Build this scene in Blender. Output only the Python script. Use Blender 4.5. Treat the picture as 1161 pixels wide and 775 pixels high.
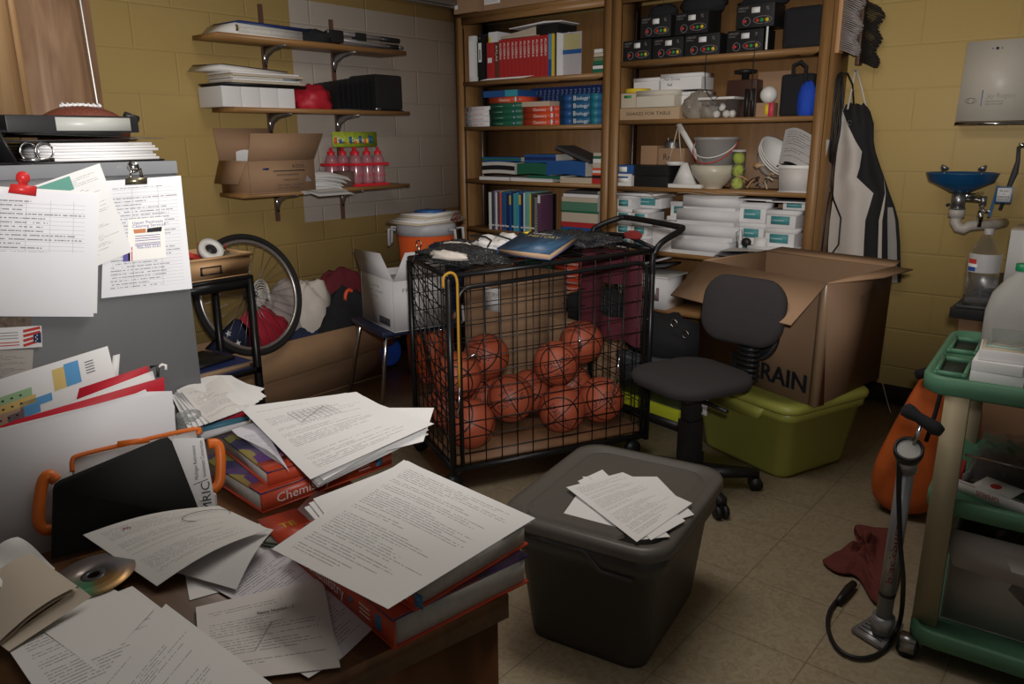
import bpy, bmesh, math, random
from mathutils import Vector, Matrix, Euler
random.seed(7)
sc = bpy.context.scene
for _o in list(bpy.data.objects): bpy.data.objects.remove(_o)
C = sc.collection
PI = math.pi
# ------------------------------------------------------------------ camera
YAW, PITCH, ROLL, FPX = 0.696918504, 0.259622435, -0.00842376177, 869.214843
EYE = Vector((0, 0, 1.40))
def _axes():
    fw = Vector((-math.sin(YAW)*math.cos(PITCH), math.cos(YAW)*math.cos(PITCH), -math.sin(PITCH)))
    r = Vector((math.cos(YAW), math.sin(YAW), 0)); u = r.cross(fw)
    c, s = math.cos(ROLL), math.sin(ROLL)
    return c*r+s*u, -s*r+c*u, fw
RT, UP, FW = _axes()
cam_d = bpy.data.cameras.new('camera'); cam = bpy.data.objects.new('camera', cam_d); C.objects.link(cam)
cam_d.sensor_fit = 'HORIZONTAL'; cam_d.sensor_width = 36; cam_d.lens = FPX/1161*36; cam_d.clip_start = 0.02
M = Matrix((RT, UP, -FW)).transposed().to_4x4(); M.translation = EYE; cam.matrix_world = M
sc.camera = cam
# ------------------------------------------------------------------ light
w = bpy.data.worlds.new('world'); sc.world = w; w.use_nodes = True
w.node_tree.nodes['Background'].inputs[0].default_value = (1.0, 0.93, 0.84, 1)
w.node_tree.nodes['Background'].inputs[1].default_value = 0.10
# the camera's flash, a hand's breadth above the lens, head turned up and to the left
fl = bpy.data.lights.new('flash', 'SPOT'); fl.energy = 340; fl.color = (1.0, 0.96, 0.93)
fl.spot_size = math.radians(108); fl.spot_blend = 1.0; fl.shadow_soft_size = 0.045
flo = bpy.data.objects.new('flash', fl); C.objects.link(flo)
flo.location = EYE + UP*0.13 + RT*0.03 - FW*0.02
_dir = FW*1.0 + RT*(-0.02) + UP*0.62
flo.rotation_euler = _dir.to_track_quat('-Z', 'Y').to_euler()
# unseen area lamp under the ceiling, added for ambient fill, dim next to the flash
ar = bpy.data.lights.new('ambient_fill', 'AREA'); ar.shape = 'RECTANGLE'; ar.size = 1.2; ar.size_y = 0.6
ar.energy = 17; ar.color = (1.0, 0.93, 0.84)
aro = bpy.data.objects.new('ambient_fill', ar); C.objects.link(aro); aro.location = (-1.3, 1.9, 2.68)
vs = sc.view_settings; vs.view_transform = 'Standard'; vs.look = 'None'; vs.exposure = 0.0; vs.gamma = 1; vs.use_curve_mapping = False
# ------------------------------------------------------------------ pixel -> place
def ray(px, py): return (RT*((px-580.5)/FPX) - UP*((py-387.5)/FPX) + FW)
def at(px, py, X=None, Y=None, Z=None, P=None, N=None):
    d = ray(px, py)
    if X is not None: t = (X-EYE.x)/d.x
    elif Y is not None: t = (Y-EYE.y)/d.y
    elif Z is not None: t = (Z-EYE.z)/d.z
    else: t = (Vector(P)-EYE).dot(N)/d.dot(N)
    return EYE + d*t
# ------------------------------------------------------------------ materials
def _n(nt, t, **k):
    n = nt.nodes.new(t)
    for a, b in k.items(): setattr(n, a, b)
    return n
def mth(nt, op, a, b=None, c=None):
    n = nt.nodes.new('ShaderNodeMath'); n.operation = op
    for i, v in enumerate((a, b, c)):
        if v is None: continue
        if isinstance(v, (int, float)): n.inputs[i].default_value = v
        else: nt.links.new(v, n.inputs[i])
    return n.outputs[0]
def mixc(nt, f, a, b, mode='MIX'):
    n = nt.nodes.new('ShaderNodeMix'); n.data_type = 'RGBA'; n.blend_type = mode
    for i, v in ((0, f), (6, a), (7, b)):
        if isinstance(v, (int, float)): n.inputs[i].default_value = v
        elif isinstance(v, (tuple, list)): n.inputs[i].default_value = (*v[:3], 1)
        else: nt.links.new(v, n.inputs[i])
    return n.outputs[2]
MATS = {}
def base(name, rough=.6, metal=0, spec=.5):
    m = bpy.data.materials.new(name); m.use_nodes = True; b = m.node_tree.nodes['Principled BSDF']
    b.inputs['Roughness'].default_value = rough; b.inputs['Metallic'].default_value = metal
    b.inputs['Specular IOR Level'].default_value = spec
    return m, m.node_tree, b
def mat(name, col, rough=.6, metal=0, spec=.4, var=.12, scale=9, bump=0, bscale=60, trans=0, alpha=1, coat=0):
    if name in MATS: return MATS[name]
    m, nt, b = base(name, rough, metal, spec)
    tc = _n(nt, 'ShaderNodeTexCoord'); nz = _n(nt, 'ShaderNodeTexNoise'); nz.inputs['Scale'].default_value = scale; nz.inputs['Detail'].default_value = 4
    nt.links.new(tc.outputs['Object'], nz.inputs['Vector'])
    f = mth(nt, 'MULTIPLY', nz.outputs['Fac'], 1.0)
    lo = tuple(c*(1-var) for c in col); hi = tuple(min(1, c*(1+var)) for c in col)
    nt.links.new(mixc(nt, f, lo, hi), b.inputs['Base Color'])
    if bump:
        n2 = _n(nt, 'ShaderNodeTexNoise'); n2.inputs['Scale'].default_value = bscale; nt.links.new(tc.outputs['Object'], n2.inputs['Vector'])
        bp = _n(nt, 'ShaderNodeBump'); bp.inputs['Strength'].default_value = bump; bp.inputs['Distance'].default_value = .01
        nt.links.new(n2.outputs['Fac'], bp.inputs['Height']); nt.links.new(bp.outputs[0], b.inputs['Normal'])
    if trans: b.inputs['Transmission Weight'].default_value = trans; b.inputs['IOR'].default_value = 1.1
    if alpha < 1: b.inputs['Alpha'].default_value = alpha
    if coat: b.inputs['Coat Weight'].default_value = coat
    MATS[name] = m; return m
def wood(name, c1, c2, scale=(1, 1, 12), rough=.45, ring=2.5, turn=0):
    if name in MATS: return MATS[name]
    m, nt, b = base(name, rough)
    tc = _n(nt, 'ShaderNodeTexCoord'); mp = _n(nt, 'ShaderNodeMapping'); mp.inputs['Scale'].default_value = scale; mp.inputs['Rotation'].default_value = (0, 0, turn)
    nt.links.new(tc.outputs['Object'], mp.inputs['Vector'])
    nz = _n(nt, 'ShaderNodeTexNoise'); nz.inputs['Scale'].default_value = ring; nz.inputs['Detail'].default_value = 6; nz.inputs['Distortion'].default_value = .8
    nt.links.new(mp.outputs[0], nz.inputs['Vector'])
    r = _n(nt, 'ShaderNodeValToRGB'); r.color_ramp.elements[0].position = .32; r.color_ramp.elements[1].position = .68
    r.color_ramp.elements[0].color = (*c1, 1); r.color_ramp.elements[1].color = (*c2, 1)
    nt.links.new(nz.outputs['Fac'], r.inputs[0]); nt.links.new(r.outputs[0], b.inputs['Base Color'])
    MATS[name] = m; return m
def paper_mat(name, col=(.80, .79, .77), N=34, ink=(.10, .10, .11), seed=0, style='text', lo=.06, hi=.94, dens=.45, amt=.62):
    if name in MATS: return MATS[name]
    m, nt, b = base(name, .85, 0, .15)
    uvn = _n(nt, 'ShaderNodeUVMap'); sp = _n(nt, 'ShaderNodeSeparateXYZ'); nt.links.new(uvn.outputs[0], sp.inputs[0])
    u, v = sp.outputs[0], sp.outputs[1]
    vn = mth(nt, 'MULTIPLY', v, N); row = mth(nt, 'FLOOR', vn); fr = mth(nt, 'FRACT', vn)
    line = mth(nt, 'MULTIPLY', mth(nt, 'GREATER_THAN', fr, .40), mth(nt, 'LESS_THAN', fr, .70))
    def vec(a, bb):
        c = _n(nt, 'ShaderNodeCombineXYZ')
        for i, q in enumerate((a, bb)):
            if isinstance(q, (int, float)): c.inputs[i].default_value = q
            else: nt.links.new(q, c.inputs[i])
        c.inputs[2].default_value = seed*3.7
        return c.outputs[0]
    def noise(vv, sca, det=1):
        z = _n(nt, 'ShaderNodeTexNoise'); z.inputs['Scale'].default_value = sca; z.inputs['Detail'].default_value = det
        nt.links.new(vv, z.inputs['Vector']); return z.outputs['Fac']
    words = mth(nt, 'GREATER_THAN', noise(vec(mth(nt, 'MULTIPLY', u, 70), mth(nt, 'MULTIPLY', row, 5.3)), 1.0, 2), .44)
    wn = _n(nt, 'ShaderNodeTexWhiteNoise'); wn.noise_dimensions = '2D'; nt.links.new(vec(row, seed+.5), wn.inputs['Vector'])
    lend = mth(nt, 'ADD', mth(nt, 'MULTIPLY', wn.outputs[0], .5), .45)
    para = mth(nt, 'GREATER_THAN', noise(vec(mth(nt, 'MULTIPLY', row, .37), seed+.2), 1.0), dens)
    msk = mth(nt, 'MULTIPLY', mth(nt, 'MULTIPLY', line, words), mth(nt, 'MULTIPLY', para, mth(nt, 'LESS_THAN', u, lend)))
    if style in ('table', 'form'):
        cols = 6 if style == 'table' else 3
        g1 = mth(nt, 'LESS_THAN', fr, .10); g2 = mth(nt, 'LESS_THAN', mth(nt, 'FRACT', mth(nt, 'MULTIPLY', u, cols)), .02)
        grid = mth(nt, 'MULTIPLY', mth(nt, 'MAXIMUM', g1, g2), .55)
        msk = mth(nt, 'MAXIMUM', msk, grid)
    for a, bb in ((u, .09), (v, lo)): msk = mth(nt, 'MULTIPLY', msk, mth(nt, 'GREATER_THAN', a, bb))
    for a, bb in ((u, .92), (v, hi)): msk = mth(nt, 'MULTIPLY', msk, mth(nt, 'LESS_THAN', a, bb))
    if style == 'blank': msk = mth(nt, 'MULTIPLY', msk, 0)
    fac = mth(nt, 'MULTIPLY', msk, amt)
    geo = _n(nt, 'ShaderNodeNewGeometry')
    if style != 'both': fac = mth(nt, 'MULTIPLY', fac, mth(nt, 'SUBTRACT', 1.0, geo.outputs['Backfacing']))
    tone = mixc(nt, noise(vec(mth(nt, 'MULTIPLY', u, 3), mth(nt, 'MULTIPLY', v, 3)), 1.0), tuple(c*.95 for c in col), col)
    nt.links.new(mixc(nt, fac, tone, ink), b.inputs['Base Color'])
    MATS[name] = m; return m
WHITE = (.77, .765, .76)
def block_wall(name, white_rect=False):
    m, nt, b = base(name, .5, 0, .35)
    g = _n(nt, 'ShaderNodeNewGeometry'); sp = _n(nt, 'ShaderNodeSeparateXYZ'); nt.links.new(g.outputs['Position'], sp.inputs[0])
    x, y, z = sp.outputs
    along = y if white_rect else x
    cv = _n(nt, 'ShaderNodeCombineXYZ'); nt.links.new(along, cv.inputs[0]); nt.links.new(mth(nt, 'ADD', z, -1.421 if not white_rect else -1.421), cv.inputs[1])
    br = _n(nt, 'ShaderNodeTexBrick'); nt.links.new(cv.outputs[0], br.inputs['Vector'])
    br.inputs['Scale'].default_value = 1; br.inputs['Brick Width'].default_value = .4064; br.inputs['Row Height'].default_value = .2032
    br.inputs['Mortar Size'].default_value = .006; br.inputs['Mortar Smooth'].default_value = .5; br.offset = .5
    nz = _n(nt, 'ShaderNodeTexNoise'); nz.inputs['Scale'].default_value = 2.2; nt.links.new(g.outputs['Position'], nz.inputs['Vector'])
    nf = _n(nt, 'ShaderNodeTexNoise'); nf.inputs['Scale'].default_value = 140; nf.inputs['Detail'].default_value = 5; nt.links.new(g.outputs['Position'], nf.inputs['Vector'])
    col = mixc(nt, nz.outputs['Fac'], (.47, .335, .125), (.53, .38, .145))
    if white_rect:
        f = mth(nt, 'MULTIPLY', mth(nt, 'GREATER_THAN', y, 2.71), mth(nt, 'MULTIPLY', mth(nt, 'GREATER_THAN', z, .93), mth(nt, 'LESS_THAN', z, 2.155)))
        col = mixc(nt, f, col, mixc(nt, nz.outputs['Fac'], (.62, .565, .49), (.69, .63, .555)))
    col = mixc(nt, mth(nt, 'MULTIPLY', br.outputs['Fac'], .13), col, (.30, .23, .10))
    nt.links.new(col, b.inputs['Base Color'])
    h = mth(nt, 'ADD', mth(nt, 'MULTIPLY', br.outputs['Fac'], -1.0), mth(nt, 'MULTIPLY', nf.outputs['Fac'], .25))
    bp = _n(nt, 'ShaderNodeBump'); bp.inputs['Strength'].default_value = .35; bp.inputs['Distance'].default_value = .005
    nt.links.new(h, bp.inputs['Height']); nt.links.new(bp.outputs[0], b.inputs['Normal'])
    return m
def floor_mat():
    m, nt, b = base('vinyl_tile', .38, 0, .4)
    g = _n(nt, 'ShaderNodeNewGeometry'); sp = _n(nt, 'ShaderNodeSeparateXYZ'); nt.links.new(g.outputs['Position'], sp.inputs[0])
    s = .3048
    fx = mth(nt, 'FRACT', mth(nt, 'DIVIDE', mth(nt, 'ADD', sp.outputs[0], .55+10*s), s)); fy = mth(nt, 'FRACT', mth(nt, 'DIVIDE', mth(nt, 'ADD', sp.outputs[1], -1.9+20*s), s))
    seam = mth(nt, 'MAXIMUM', mth(nt, 'LESS_THAN', fx, .012), mth(nt, 'LESS_THAN', fy, .012))
    nz = _n(nt, 'ShaderNodeTexNoise'); nz.inputs['Scale'].default_value = 38; nz.inputs['Detail'].default_value = 6; nz.inputs['Distortion'].default_value = 1.5; nt.links.new(g.outputs['Position'], nz.inputs['Vector'])
    r = _n(nt, 'ShaderNodeValToRGB'); r.color_ramp.elements[0].position = .36; r.color_ramp.elements[1].position = .6
    r.color_ramp.elements[0].color = (.35, .28, .185, 1); r.color_ramp.elements[1].color = (.46, .385, .27, 1)
    nt.links.new(nz.outputs['Fac'], r.inputs[0])
    n2 = _n(nt, 'ShaderNodeTexNoise'); n2.inputs['Scale'].default_value = 3; n2.inputs['Detail'].default_value = 3; nt.links.new(g.outputs['Position'], n2.inputs['Vector'])
    c = mixc(nt, mth(nt, 'MULTIPLY', n2.outputs['Fac'], .35), r.outputs[0], (.30, .25, .18))
    nt.links.new(mixc(nt, mth(nt, 'MULTIPLY', seam, .6), c, (.12, .09, .06)), b.inputs['Base Color'])
    return m
# ------------------------------------------------------------------ mesh building
_fonts = {}
def text_mesh(s):
    if s in _fonts: return _fonts[s]
    cu = bpy.data.curves.new('t', 'FONT'); cu.body = s; cu.size = 1; cu.resolution_u = 2
    o = bpy.data.objects.new('t', cu); C.objects.link(o)
    bpy.context.view_layer.update()
    me = bpy.data.meshes.new_from_object(o.evaluated_get(bpy.context.evaluated_depsgraph_get()))
    bpy.data.objects.remove(o); bpy.data.curves.remove(cu)
    _fonts[s] = ([v.co.copy() for v in me.vertices], [list(p.vertices) for p in me.polygons])
    bpy.data.meshes.remove(me)
    return _fonts[s]
def smooth(P_, k=4, closed=False):
    out = []; N = len(P_)
    for i in range(N if closed else N-1):
        a, b, c, d = (P_[(i-1) % N], P_[i], P_[(i+1) % N], P_[(i+2) % N]) if closed else (P_[max(0, i-1)], P_[i], P_[i+1], P_[min(N-1, i+2)])
        a, b, c, d = Vector(a), Vector(b), Vector(c), Vector(d)
        for j in range(k):
            s_ = j/k; out.append(.5*((2*b)+(c-a)*s_+(2*a-5*b+4*c-d)*s_*s_+(3*b-a-3*c+d)*s_**3))
    return out if closed else out+[Vector(P_[-1])]
def T(loc=(0, 0, 0), rz=0, rx=0, ry=0): return Matrix.Translation(loc) @ Euler((rx, ry, rz)).to_matrix().to_4x4()
class MB:
    def __init__(s, X=None): s.bm = bmesh.new(); s.ms = []; s.X = X or Matrix(); s.uv = s.bm.loops.layers.uv.new('UVMap')
    def mi(s, m):
        if m not in s.ms: s.ms.append(m)
        return s.ms.index(m)
    def v(s, p): return s.bm.verts.new(s.X @ Vector(p))
    def f(s, vs_, m):
        try: fc = s.bm.faces.new(vs_)
        except ValueError: return None
        fc.material_index = s.mi(m); return fc
    def box(s, lo, hi, m, t=None, taper=1.0, bev=0):
        t = t or Matrix(); cx, cy = (lo[0]+hi[0])/2, (lo[1]+hi[1])/2
        vs_ = []
        for k in (0, 1):
            q = taper if k == 0 else 1
            for x, y in ((lo[0], lo[1]), (hi[0], lo[1]), (hi[0], hi[1]), (lo[0], hi[1])):
                vs_.append(s.v(t @ Vector((cx+(x-cx)*q, cy+(y-cy)*q, (lo[2], hi[2])[k]))))
        fs = [s.f([vs_[i] for i in ix], m) for ix in ((3, 2, 1, 0), (4, 5, 6, 7), (0, 1, 5, 4), (1, 2, 6, 5), (2, 3, 7, 6), (3, 0, 4, 7))]
        if bev:
            es = list({e for f in fs for e in f.edges})
            bmesh.ops.bevel(s.bm, geom=es, offset=bev, segments=2, affect='EDGES', profile=.6)
        return s
    def cbox(s, c, d, m, t=None, **k):
        return s.box([c[i]-d[i]/2 for i in range(3)], [c[i]+d[i]/2 for i in range(3)], m, t, **k)
    def bar(s, a, b, wdt, hgt, m):
        a, b = Vector(a), Vector(b); d = (b-a); L = d.length
        q = d.to_track_quat('X', 'Z').to_matrix().to_4x4(); t = Matrix.Translation(a) @ q
        return s.box((0, -wdt/2, -hgt/2), (L, wdt/2, hgt/2), m, t)
    def tube(s, pts, r, m, n=8, closed=False):
        pts = [Vector(p) for p in pts]; N = len(pts); rings = []
        rr = r if isinstance(r, (list, tuple)) else [r]*N
        up = None
        for i, p in enumerate(pts):
            a = pts[(i-1) % N] if (i or closed) else p; b = pts[(i+1) % N] if (i < N-1 or closed) else p
            d = (b-a).normalized()
            if up is None: up = d.orthogonal().normalized()
            up = (up - d*up.dot(d))
            up = up.normalized() if up.length > 1e-6 else d.orthogonal().normalized()
            sd = d.cross(up)
            rings.append([s.v(p+(up*math.cos(2*PI*k/n)+sd*math.sin(2*PI*k/n))*rr[i]) for k in range(n)])
        for i in range(N if closed else N-1):
            A, B = rings[i], rings[(i+1) % N]
            for k in range(n): s.f([A[k], A[(k+1) % n], B[(k+1) % n], B[k]], m)
        if not closed: s.f(rings[0][::-1], m); s.f(rings[-1], m)
        return s
    def cyl(s, a, b, r, m, n=20, r2=None): return s.tube([a, b], [r, r if r2 is None else r2], m, n)
    def lathe(s, prof, m, n=28, t=None, cap=True):
        t = t or Matrix(); rings = []
        for r, z in prof: rings.append([s.v(t @ Vector((r*math.cos(2*PI*k/n), r*math.sin(2*PI*k/n), z))) for k in range(n)])
        for A, B in zip(rings, rings[1:]):
            for k in range(n): s.f([A[k], A[(k+1) % n], B[(k+1) % n], B[k]], m)
        if cap: s.f(rings[0][::-1], m); s.f(rings[-1], m)
        return s
    def sph(s, c, r, m, n=20, sc_=(1, 1, 1)):
        c = Vector(c); h = n//2; rings = []
        top = s.v(c+Vector((0, 0, r*sc_[2]))); bot = s.v(c-Vector((0, 0, r*sc_[2])))
        for i in range(1, h):
            a = PI*i/h
            rings.append([s.v(c+Vector((r*sc_[0]*math.sin(a)*math.cos(2*PI*k/n), r*sc_[1]*math.sin(a)*math.sin(2*PI*k/n), r*sc_[2]*math.cos(a)))) for k in range(n)])
        for k in range(n):
            s.f([top, rings[0][k], rings[0][(k+1) % n]], m); s.f([bot, rings[-1][(k+1) % n], rings[-1][k]], m)
        for A, B in zip(rings, rings[1:]):
            for k in range(n): s.f([A[k], B[k], B[(k+1) % n], A[(k+1) % n]], m)
        return s
    def prism(s, poly, z0, z1, m, t=None, s0=1.0):
        t = t or Matrix(); cx = sum(p[0] for p in poly)/len(poly); cy = sum(p[1] for p in poly)/len(poly)
        A = [s.v(t @ Vector((cx+(x-cx)*s0, cy+(y-cy)*s0, z0))) for x, y in poly]; B = [s.v(t @ Vector((x, y, z1))) for x, y in poly]
        n = len(poly)
        s.f(A[::-1], m); s.f(B, m)
        for k in range(n): s.f([A[k], A[(k+1) % n], B[(k+1) % n], B[k]], m)
        return s
    def hull(s, A, B, m):            # two loops of points joined into a slab
        A = [s.v(p) for p in A]; B = [s.v(p) for p in B]; n = len(A)
        s.f(A[::-1], m); s.f(B, m)
        for k in range(n): s.f([A[k], A[(k+1) % n], B[(k+1) % n], B[k]], m)
        return s
    def plate(s, pts, th, m):        # polygon in space with a thickness
        pts = [Vector(p) for p in pts]; nn = (pts[1]-pts[0]).cross(pts[2]-pts[0]).normalized()*th
        return s.hull([p-nn for p in pts], pts, m)
    def poly(s, pts, m):
        s.f([s.v(p) for p in pts], m); return s
    def text(s, st, O, r, u, h, m, width=None, center=False, wrap=None):
        V, F = text_mesh(st)
        if not V: return s
        xs = [q.x for q in V]; x0, x1 = min(xs), max(xs); k = h/.72
        kx = k if width is None else width/(x1-x0)
        O, r, u = Vector(O), Vector(r).normalized(), Vector(u).normalized()
        off = (x0+x1)/2 if center else x0
        nn = r.cross(u)
        if wrap: vv = [s.v(wrap((q.x-off)*kx, q.y*k)) for q in V]
        else: vv = [s.v(O+r*((q.x-off)*kx)+u*(q.y*k)+nn*.0006) for q in V]
        for f in F: s.f([vv[i] for i in f], m)
        return s
    def grid(s, fn, nu, nv, m, flip=False):
        G = [[s.v(fn(i/nu, j/nv)) for j in range(nv+1)] for i in range(nu+1)]
        for i in range(nu):
            for j in range(nv):
                vs_ = [G[i][j], G[i+1][j], G[i+1][j+1], G[i][j+1]]; uvs = [(i/nu, j/nv), ((i+1)/nu, j/nv), ((i+1)/nu, (j+1)/nv), (i/nu, (j+1)/nv)]
                if flip: vs_ = vs_[::-1]; uvs = uvs[::-1]
                fc = s.f(vs_, m)
                if fc:
                    for l, q in zip(fc.loops, uvs): l[s.uv].uv = q
        return s
    def build(s, name, parent=None, loc=None, rz=0, ang=38, pin=None):
        me = bpy.data.meshes.new(name)
        if pin is not None:        # put the mesh's own origin at pin (world)
            bmesh.ops.translate(s.bm, verts=s.bm.verts, vec=-Vector(pin))
        for e in s.bm.edges:
            if len(e.link_faces) == 2 and e.calc_face_angle(0) > math.radians(ang): e.smooth = False
        for f in s.bm.faces: f.smooth = True
        s.bm.to_mesh(me); s.bm.free()
        for m in s.ms: me.materials.append(m)
        o = bpy.data.objects.new(name, me); C.objects.link(o)
        if pin is not None: o.location = pin
        if loc is not None: o.location = loc
        o.rotation_euler.z = rz
        if parent: o.parent = parent
        return o
def thing(name, label, cat, loc=(0, 0, 0), rz=0, group=None):
    o = bpy.data.objects.new(name, None); o.empty_display_size = .05; C.objects.link(o); o.location = loc; o.rotation_euler.z = rz
    return tag(o, label, cat, group)
def tag(o, label, cat, group=None, kind=None):
    o['label'] = label; o['category'] = cat
    if group: o['group'] = group
    if kind: o['kind'] = kind
    return o
def struct(mb, name, **k):
    o = mb.build(name, **k); o['kind'] = 'structure'; return o
def dup(root, loc=None, rz=None, label=None, group=None, rot=None):
    r = root.copy(); C.objects.link(r)
    if loc is not None: r.location = loc
    if rz is not None: r.rotation_euler.z = rz
    if rot is not None: r.rotation_euler = rot
    if label: r['label'] = label
    if group: r['group'] = group
    for ch in list(root.children):
        c = ch.copy(); C.objects.link(c); c.parent = r
        for g in list(ch.children):
            d = g.copy(); C.objects.link(d); d.parent = c
    return r
ORD = ['first', 'second', 'third', 'fourth', 'fifth', 'sixth', 'seventh', 'eighth', 'ninth', 'tenth', 'eleventh', 'twelfth', 'thirteenth', 'fourteenth', 'fifteenth', 'sixteenth', 'seventeenth', 'eighteenth', 'nineteenth', 'twentieth', 'twenty-first', 'twenty-second', 'twenty-third', 'twenty-fourth']
# ------------------------------------------------------------------ shared materials
OAK = wood('oak', (.235, .12, .042), (.31, .165, .062), (14, 14, 1.2), .45)
OAKH = wood('oak_across', (.235, .12, .042), (.32, .17, .064), (1.2, 14, 14), .45)
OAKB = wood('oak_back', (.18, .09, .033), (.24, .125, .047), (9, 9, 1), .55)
SHELF = wood('shelf_board', (.27, .135, .045), (.36, .19, .07), (14, 1.2, 14), .45)
CARD = mat('cardboard', (.33, .20, .115), .8, var=.08, scale=6)
CARDIN = mat('cardboard_inside', (.30, .19, .11), .85, var=.08)
CARDED = mat('cardboard_edge', (.42, .27, .15), .85)
WBOX = mat('white_box', (.70, .69, .69), .7, var=.05)
BLK = mat('black_plastic', (.012, .012, .013), .45)
BLKM = mat('black_metal', (.010, .010, .011), .35, .2)
BLKF = mat('black_cloth', (.012, .012, .014), .9, bump=.3, bscale=300)
DARK = mat('dark_grey', (.05, .05, .055), .6)
INK = mat('black_ink', (.02, .02, .025), .7)
INKG = mat('grey_ink', (.22, .20, .20), .7)
REDINK = mat('red_ink', (.55, .04, .03), .7)
CHROME = mat('chrome', (.55, .55, .55), .18, 1)
STEEL = mat('steel', (.33, .33, .34), .35, .9)
PAGES = mat('page_block', (.55, .53, .49), .9, var=.18, scale=90)
PAPER = mat('plain_paper', WHITE, .85, spec=.15, var=.03)
PAPERD = mat('aged_paper', (.50, .43, .33), .85, spec=.15, var=.1)
REDB = mat('red_cover', (.42, .03, .03), .45)
ORG = mat('orange_red_cover', (.68, .085, .035), .4)
GRN = mat('green_cover', (.02, .13, .075), .45)
BLU = mat('blue_cover', (.02, .09, .28), .45)
NAVY = mat('navy_cover', (.015, .03, .12), .45)
TEAL = mat('teal_label', (.06, .26, .27), .5)
CYAN = mat('cyan_cover', (.05, .33, .42), .45)
YEL = mat('yellow_cover', (.70, .50, .03), .5)
WHT = mat('white_plastic', (.70, .69, .66), .45, var=.04)
LCHA = mat('letter_white', (.85, .84, .80), .6, var=.02)
CLEAR = mat('clear_plastic', (.85, .85, .85), .12, trans=.92, alpha=.45, spec=.6)
GLASSY = mat('clear_glass', (.85, .92, .90), .05, trans=.95, alpha=.5, spec=.7)
CORK = mat('tan_plastic', (.50, .29, .14), .5)
# ================================================================== ROOM
FL = floor_mat(); YW = block_wall('yellow_block'); LW = block_wall('yellow_block_white_patch', True)
XW, YB, CEIL = -3.85, 4.323, 2.70
struct(MB().box((XW-.2, -2.6, -.1), (2.2, YB+.2, 0), FL), 'floor')
struct(MB().box((XW-.2, -2.6, 0), (XW, YB+.2, CEIL), LW), 'wall_left')
struct(MB().box((XW, YB, 0), (2.2, YB+.2, CEIL), YW), 'wall_back')
struct(MB().box((XW-.2, -2.6, CEIL), (2.2, YB+.2, CEIL+.1), mat('ceiling_white', (.55, .53, .50), .9, bump=.2, bscale=90)), 'ceiling')
GREYT = mat('grey_trim', (.33, .32, .31), .7)
struct(MB().box((XW, -2.6, 2.255), (XW+.05, YB, 2.305), GREYT).box((XW, -2.6, 2.24), (XW+.03, YB, 2.255), GREYT), 'trim_1')
COVE = mat('cove_base', (.018, .013, .010), .5)
struct(MB().box((-1.33, YB-.012, 0), (2.2, YB, .10), COVE).box((-1.33, YB-.022, 0), (2.2, YB-.012, .012), COVE), 'baseboard_back')
struct(MB().box((XW, -2.6, 0), (XW+.012, 3.9, .10), COVE), 'baseboard_left')
# ================================================================== BOOKCASES
YF = 4.02
def bookcase(label, x0, x1, shelves, drop=0):
    t = thing('bookcase', label, 'bookcase', (x0, YF, 0))
    W = x1-x0; D = YB-.003-YF; H = 2.18
    for a in (0, W-.02): MB().box((a, .02, 0), (a+.02, D, H), OAK).build('side_panel', t)
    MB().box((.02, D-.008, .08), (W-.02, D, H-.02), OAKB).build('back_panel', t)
    MB().box((0, 0, H-.0), (W, D, H+.022), OAKH).build('top_board', t)
    MB().box((.02, .03, .08), (W-.02, D-.01, .10), OAKH).build('bottom_board', t)
    MB().box((.045, .005, 0), (W-.045, .02, .10), OAKH).build('kick_board', t)
    MB().box((.0, 0, 0), (.062, .02, H), OAK).build('stile', t); MB().box((W-.05, 0, 0), (W, .02, H), OAK).build('stile', t)
    MB().box((.062, 0, H-.045), (W-.05, .02, H), OAKH).box((.062, -.006, H-.006), (W-.05, 0, H), OAKH).build('top_rail', t)
    for z in shelves: MB().box((.021, .004, z-.024), (W-.021, D-.009, z), OAKH).build('shelf', t)
    for a in (.0215, W-.0255):
        for y in (.06, D-.06):
            p = MB()
            for k in range(1): p.box((a, y-.006, .12), (a+.004, y+.006, H-.06), STEEL)
            p.build('shelf_standard', t)
    return t
LS = [.43, .785, 1.123, 1.478, 1.772]; RS = [.40, .745, 1.116, 1.497, 1.822]
bookcase('light oak bookcase full of textbooks, against the white painted wall', -3.848, -2.598, LS)
bookcase('light oak bookcase of boxes and lab gear, beside the hanging apron', -2.596, -1.345, RS)
# contents helper: standing book, spine to the front
def stand_book(mb, x0, w_, z, h_, d_, m, y=YF+.03, band=None, txt=None, tm=None, lean=0):
    t = Matrix.Translation((x0, y, z)) @ Euler((0, lean, 0)).to_matrix().to_4x4()
    mb.box((0, 0, 0), (w_-.0012, d_, h_), m, t, bev=min(.002, w_*.2)); mb.box((.0025, .004, .003), (w_-.0035, d_+.001, h_+.0004), PAGES, t)
    if band: mb.box((.0, -.0006, h_*band[0]), (w_-.0012, 0, h_*band[1]), band[2], t)
    if txt: mb.text(txt, t @ Vector((w_*.25, -.0006, h_-.02)), (0, 0, -1), (1, 0, 0), w_*.5, tm or LCHA, width=h_*.42)
def flat_book(mb, c, w_, d_, h_, m, rz=0, txt=None, tm=None, tw=.5, page_side=False):
    t = T(c, rz)
    mb.box((-w_/2, 0, 0), (w_/2, d_, h_), m, t) if not page_side else mb.box((-w_/2, 0, 0), (w_/2, d_, .003), m, t).box((-w_/2, 0, h_-.003), (w_/2, d_, h_), m, t).box((-w_/2+.004, .004, .003), (w_/2-.004, d_-.004, h_-.003), PAGES, t)
    if txt: mb.text(txt, t @ Vector((-w_*tw/2, -.0006, h_*.25)), t.to_3x3() @ Vector((1, 0, 0)), (0, 0, 1), h_*.5, tm or LCHA, width=w_*tw)
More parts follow.
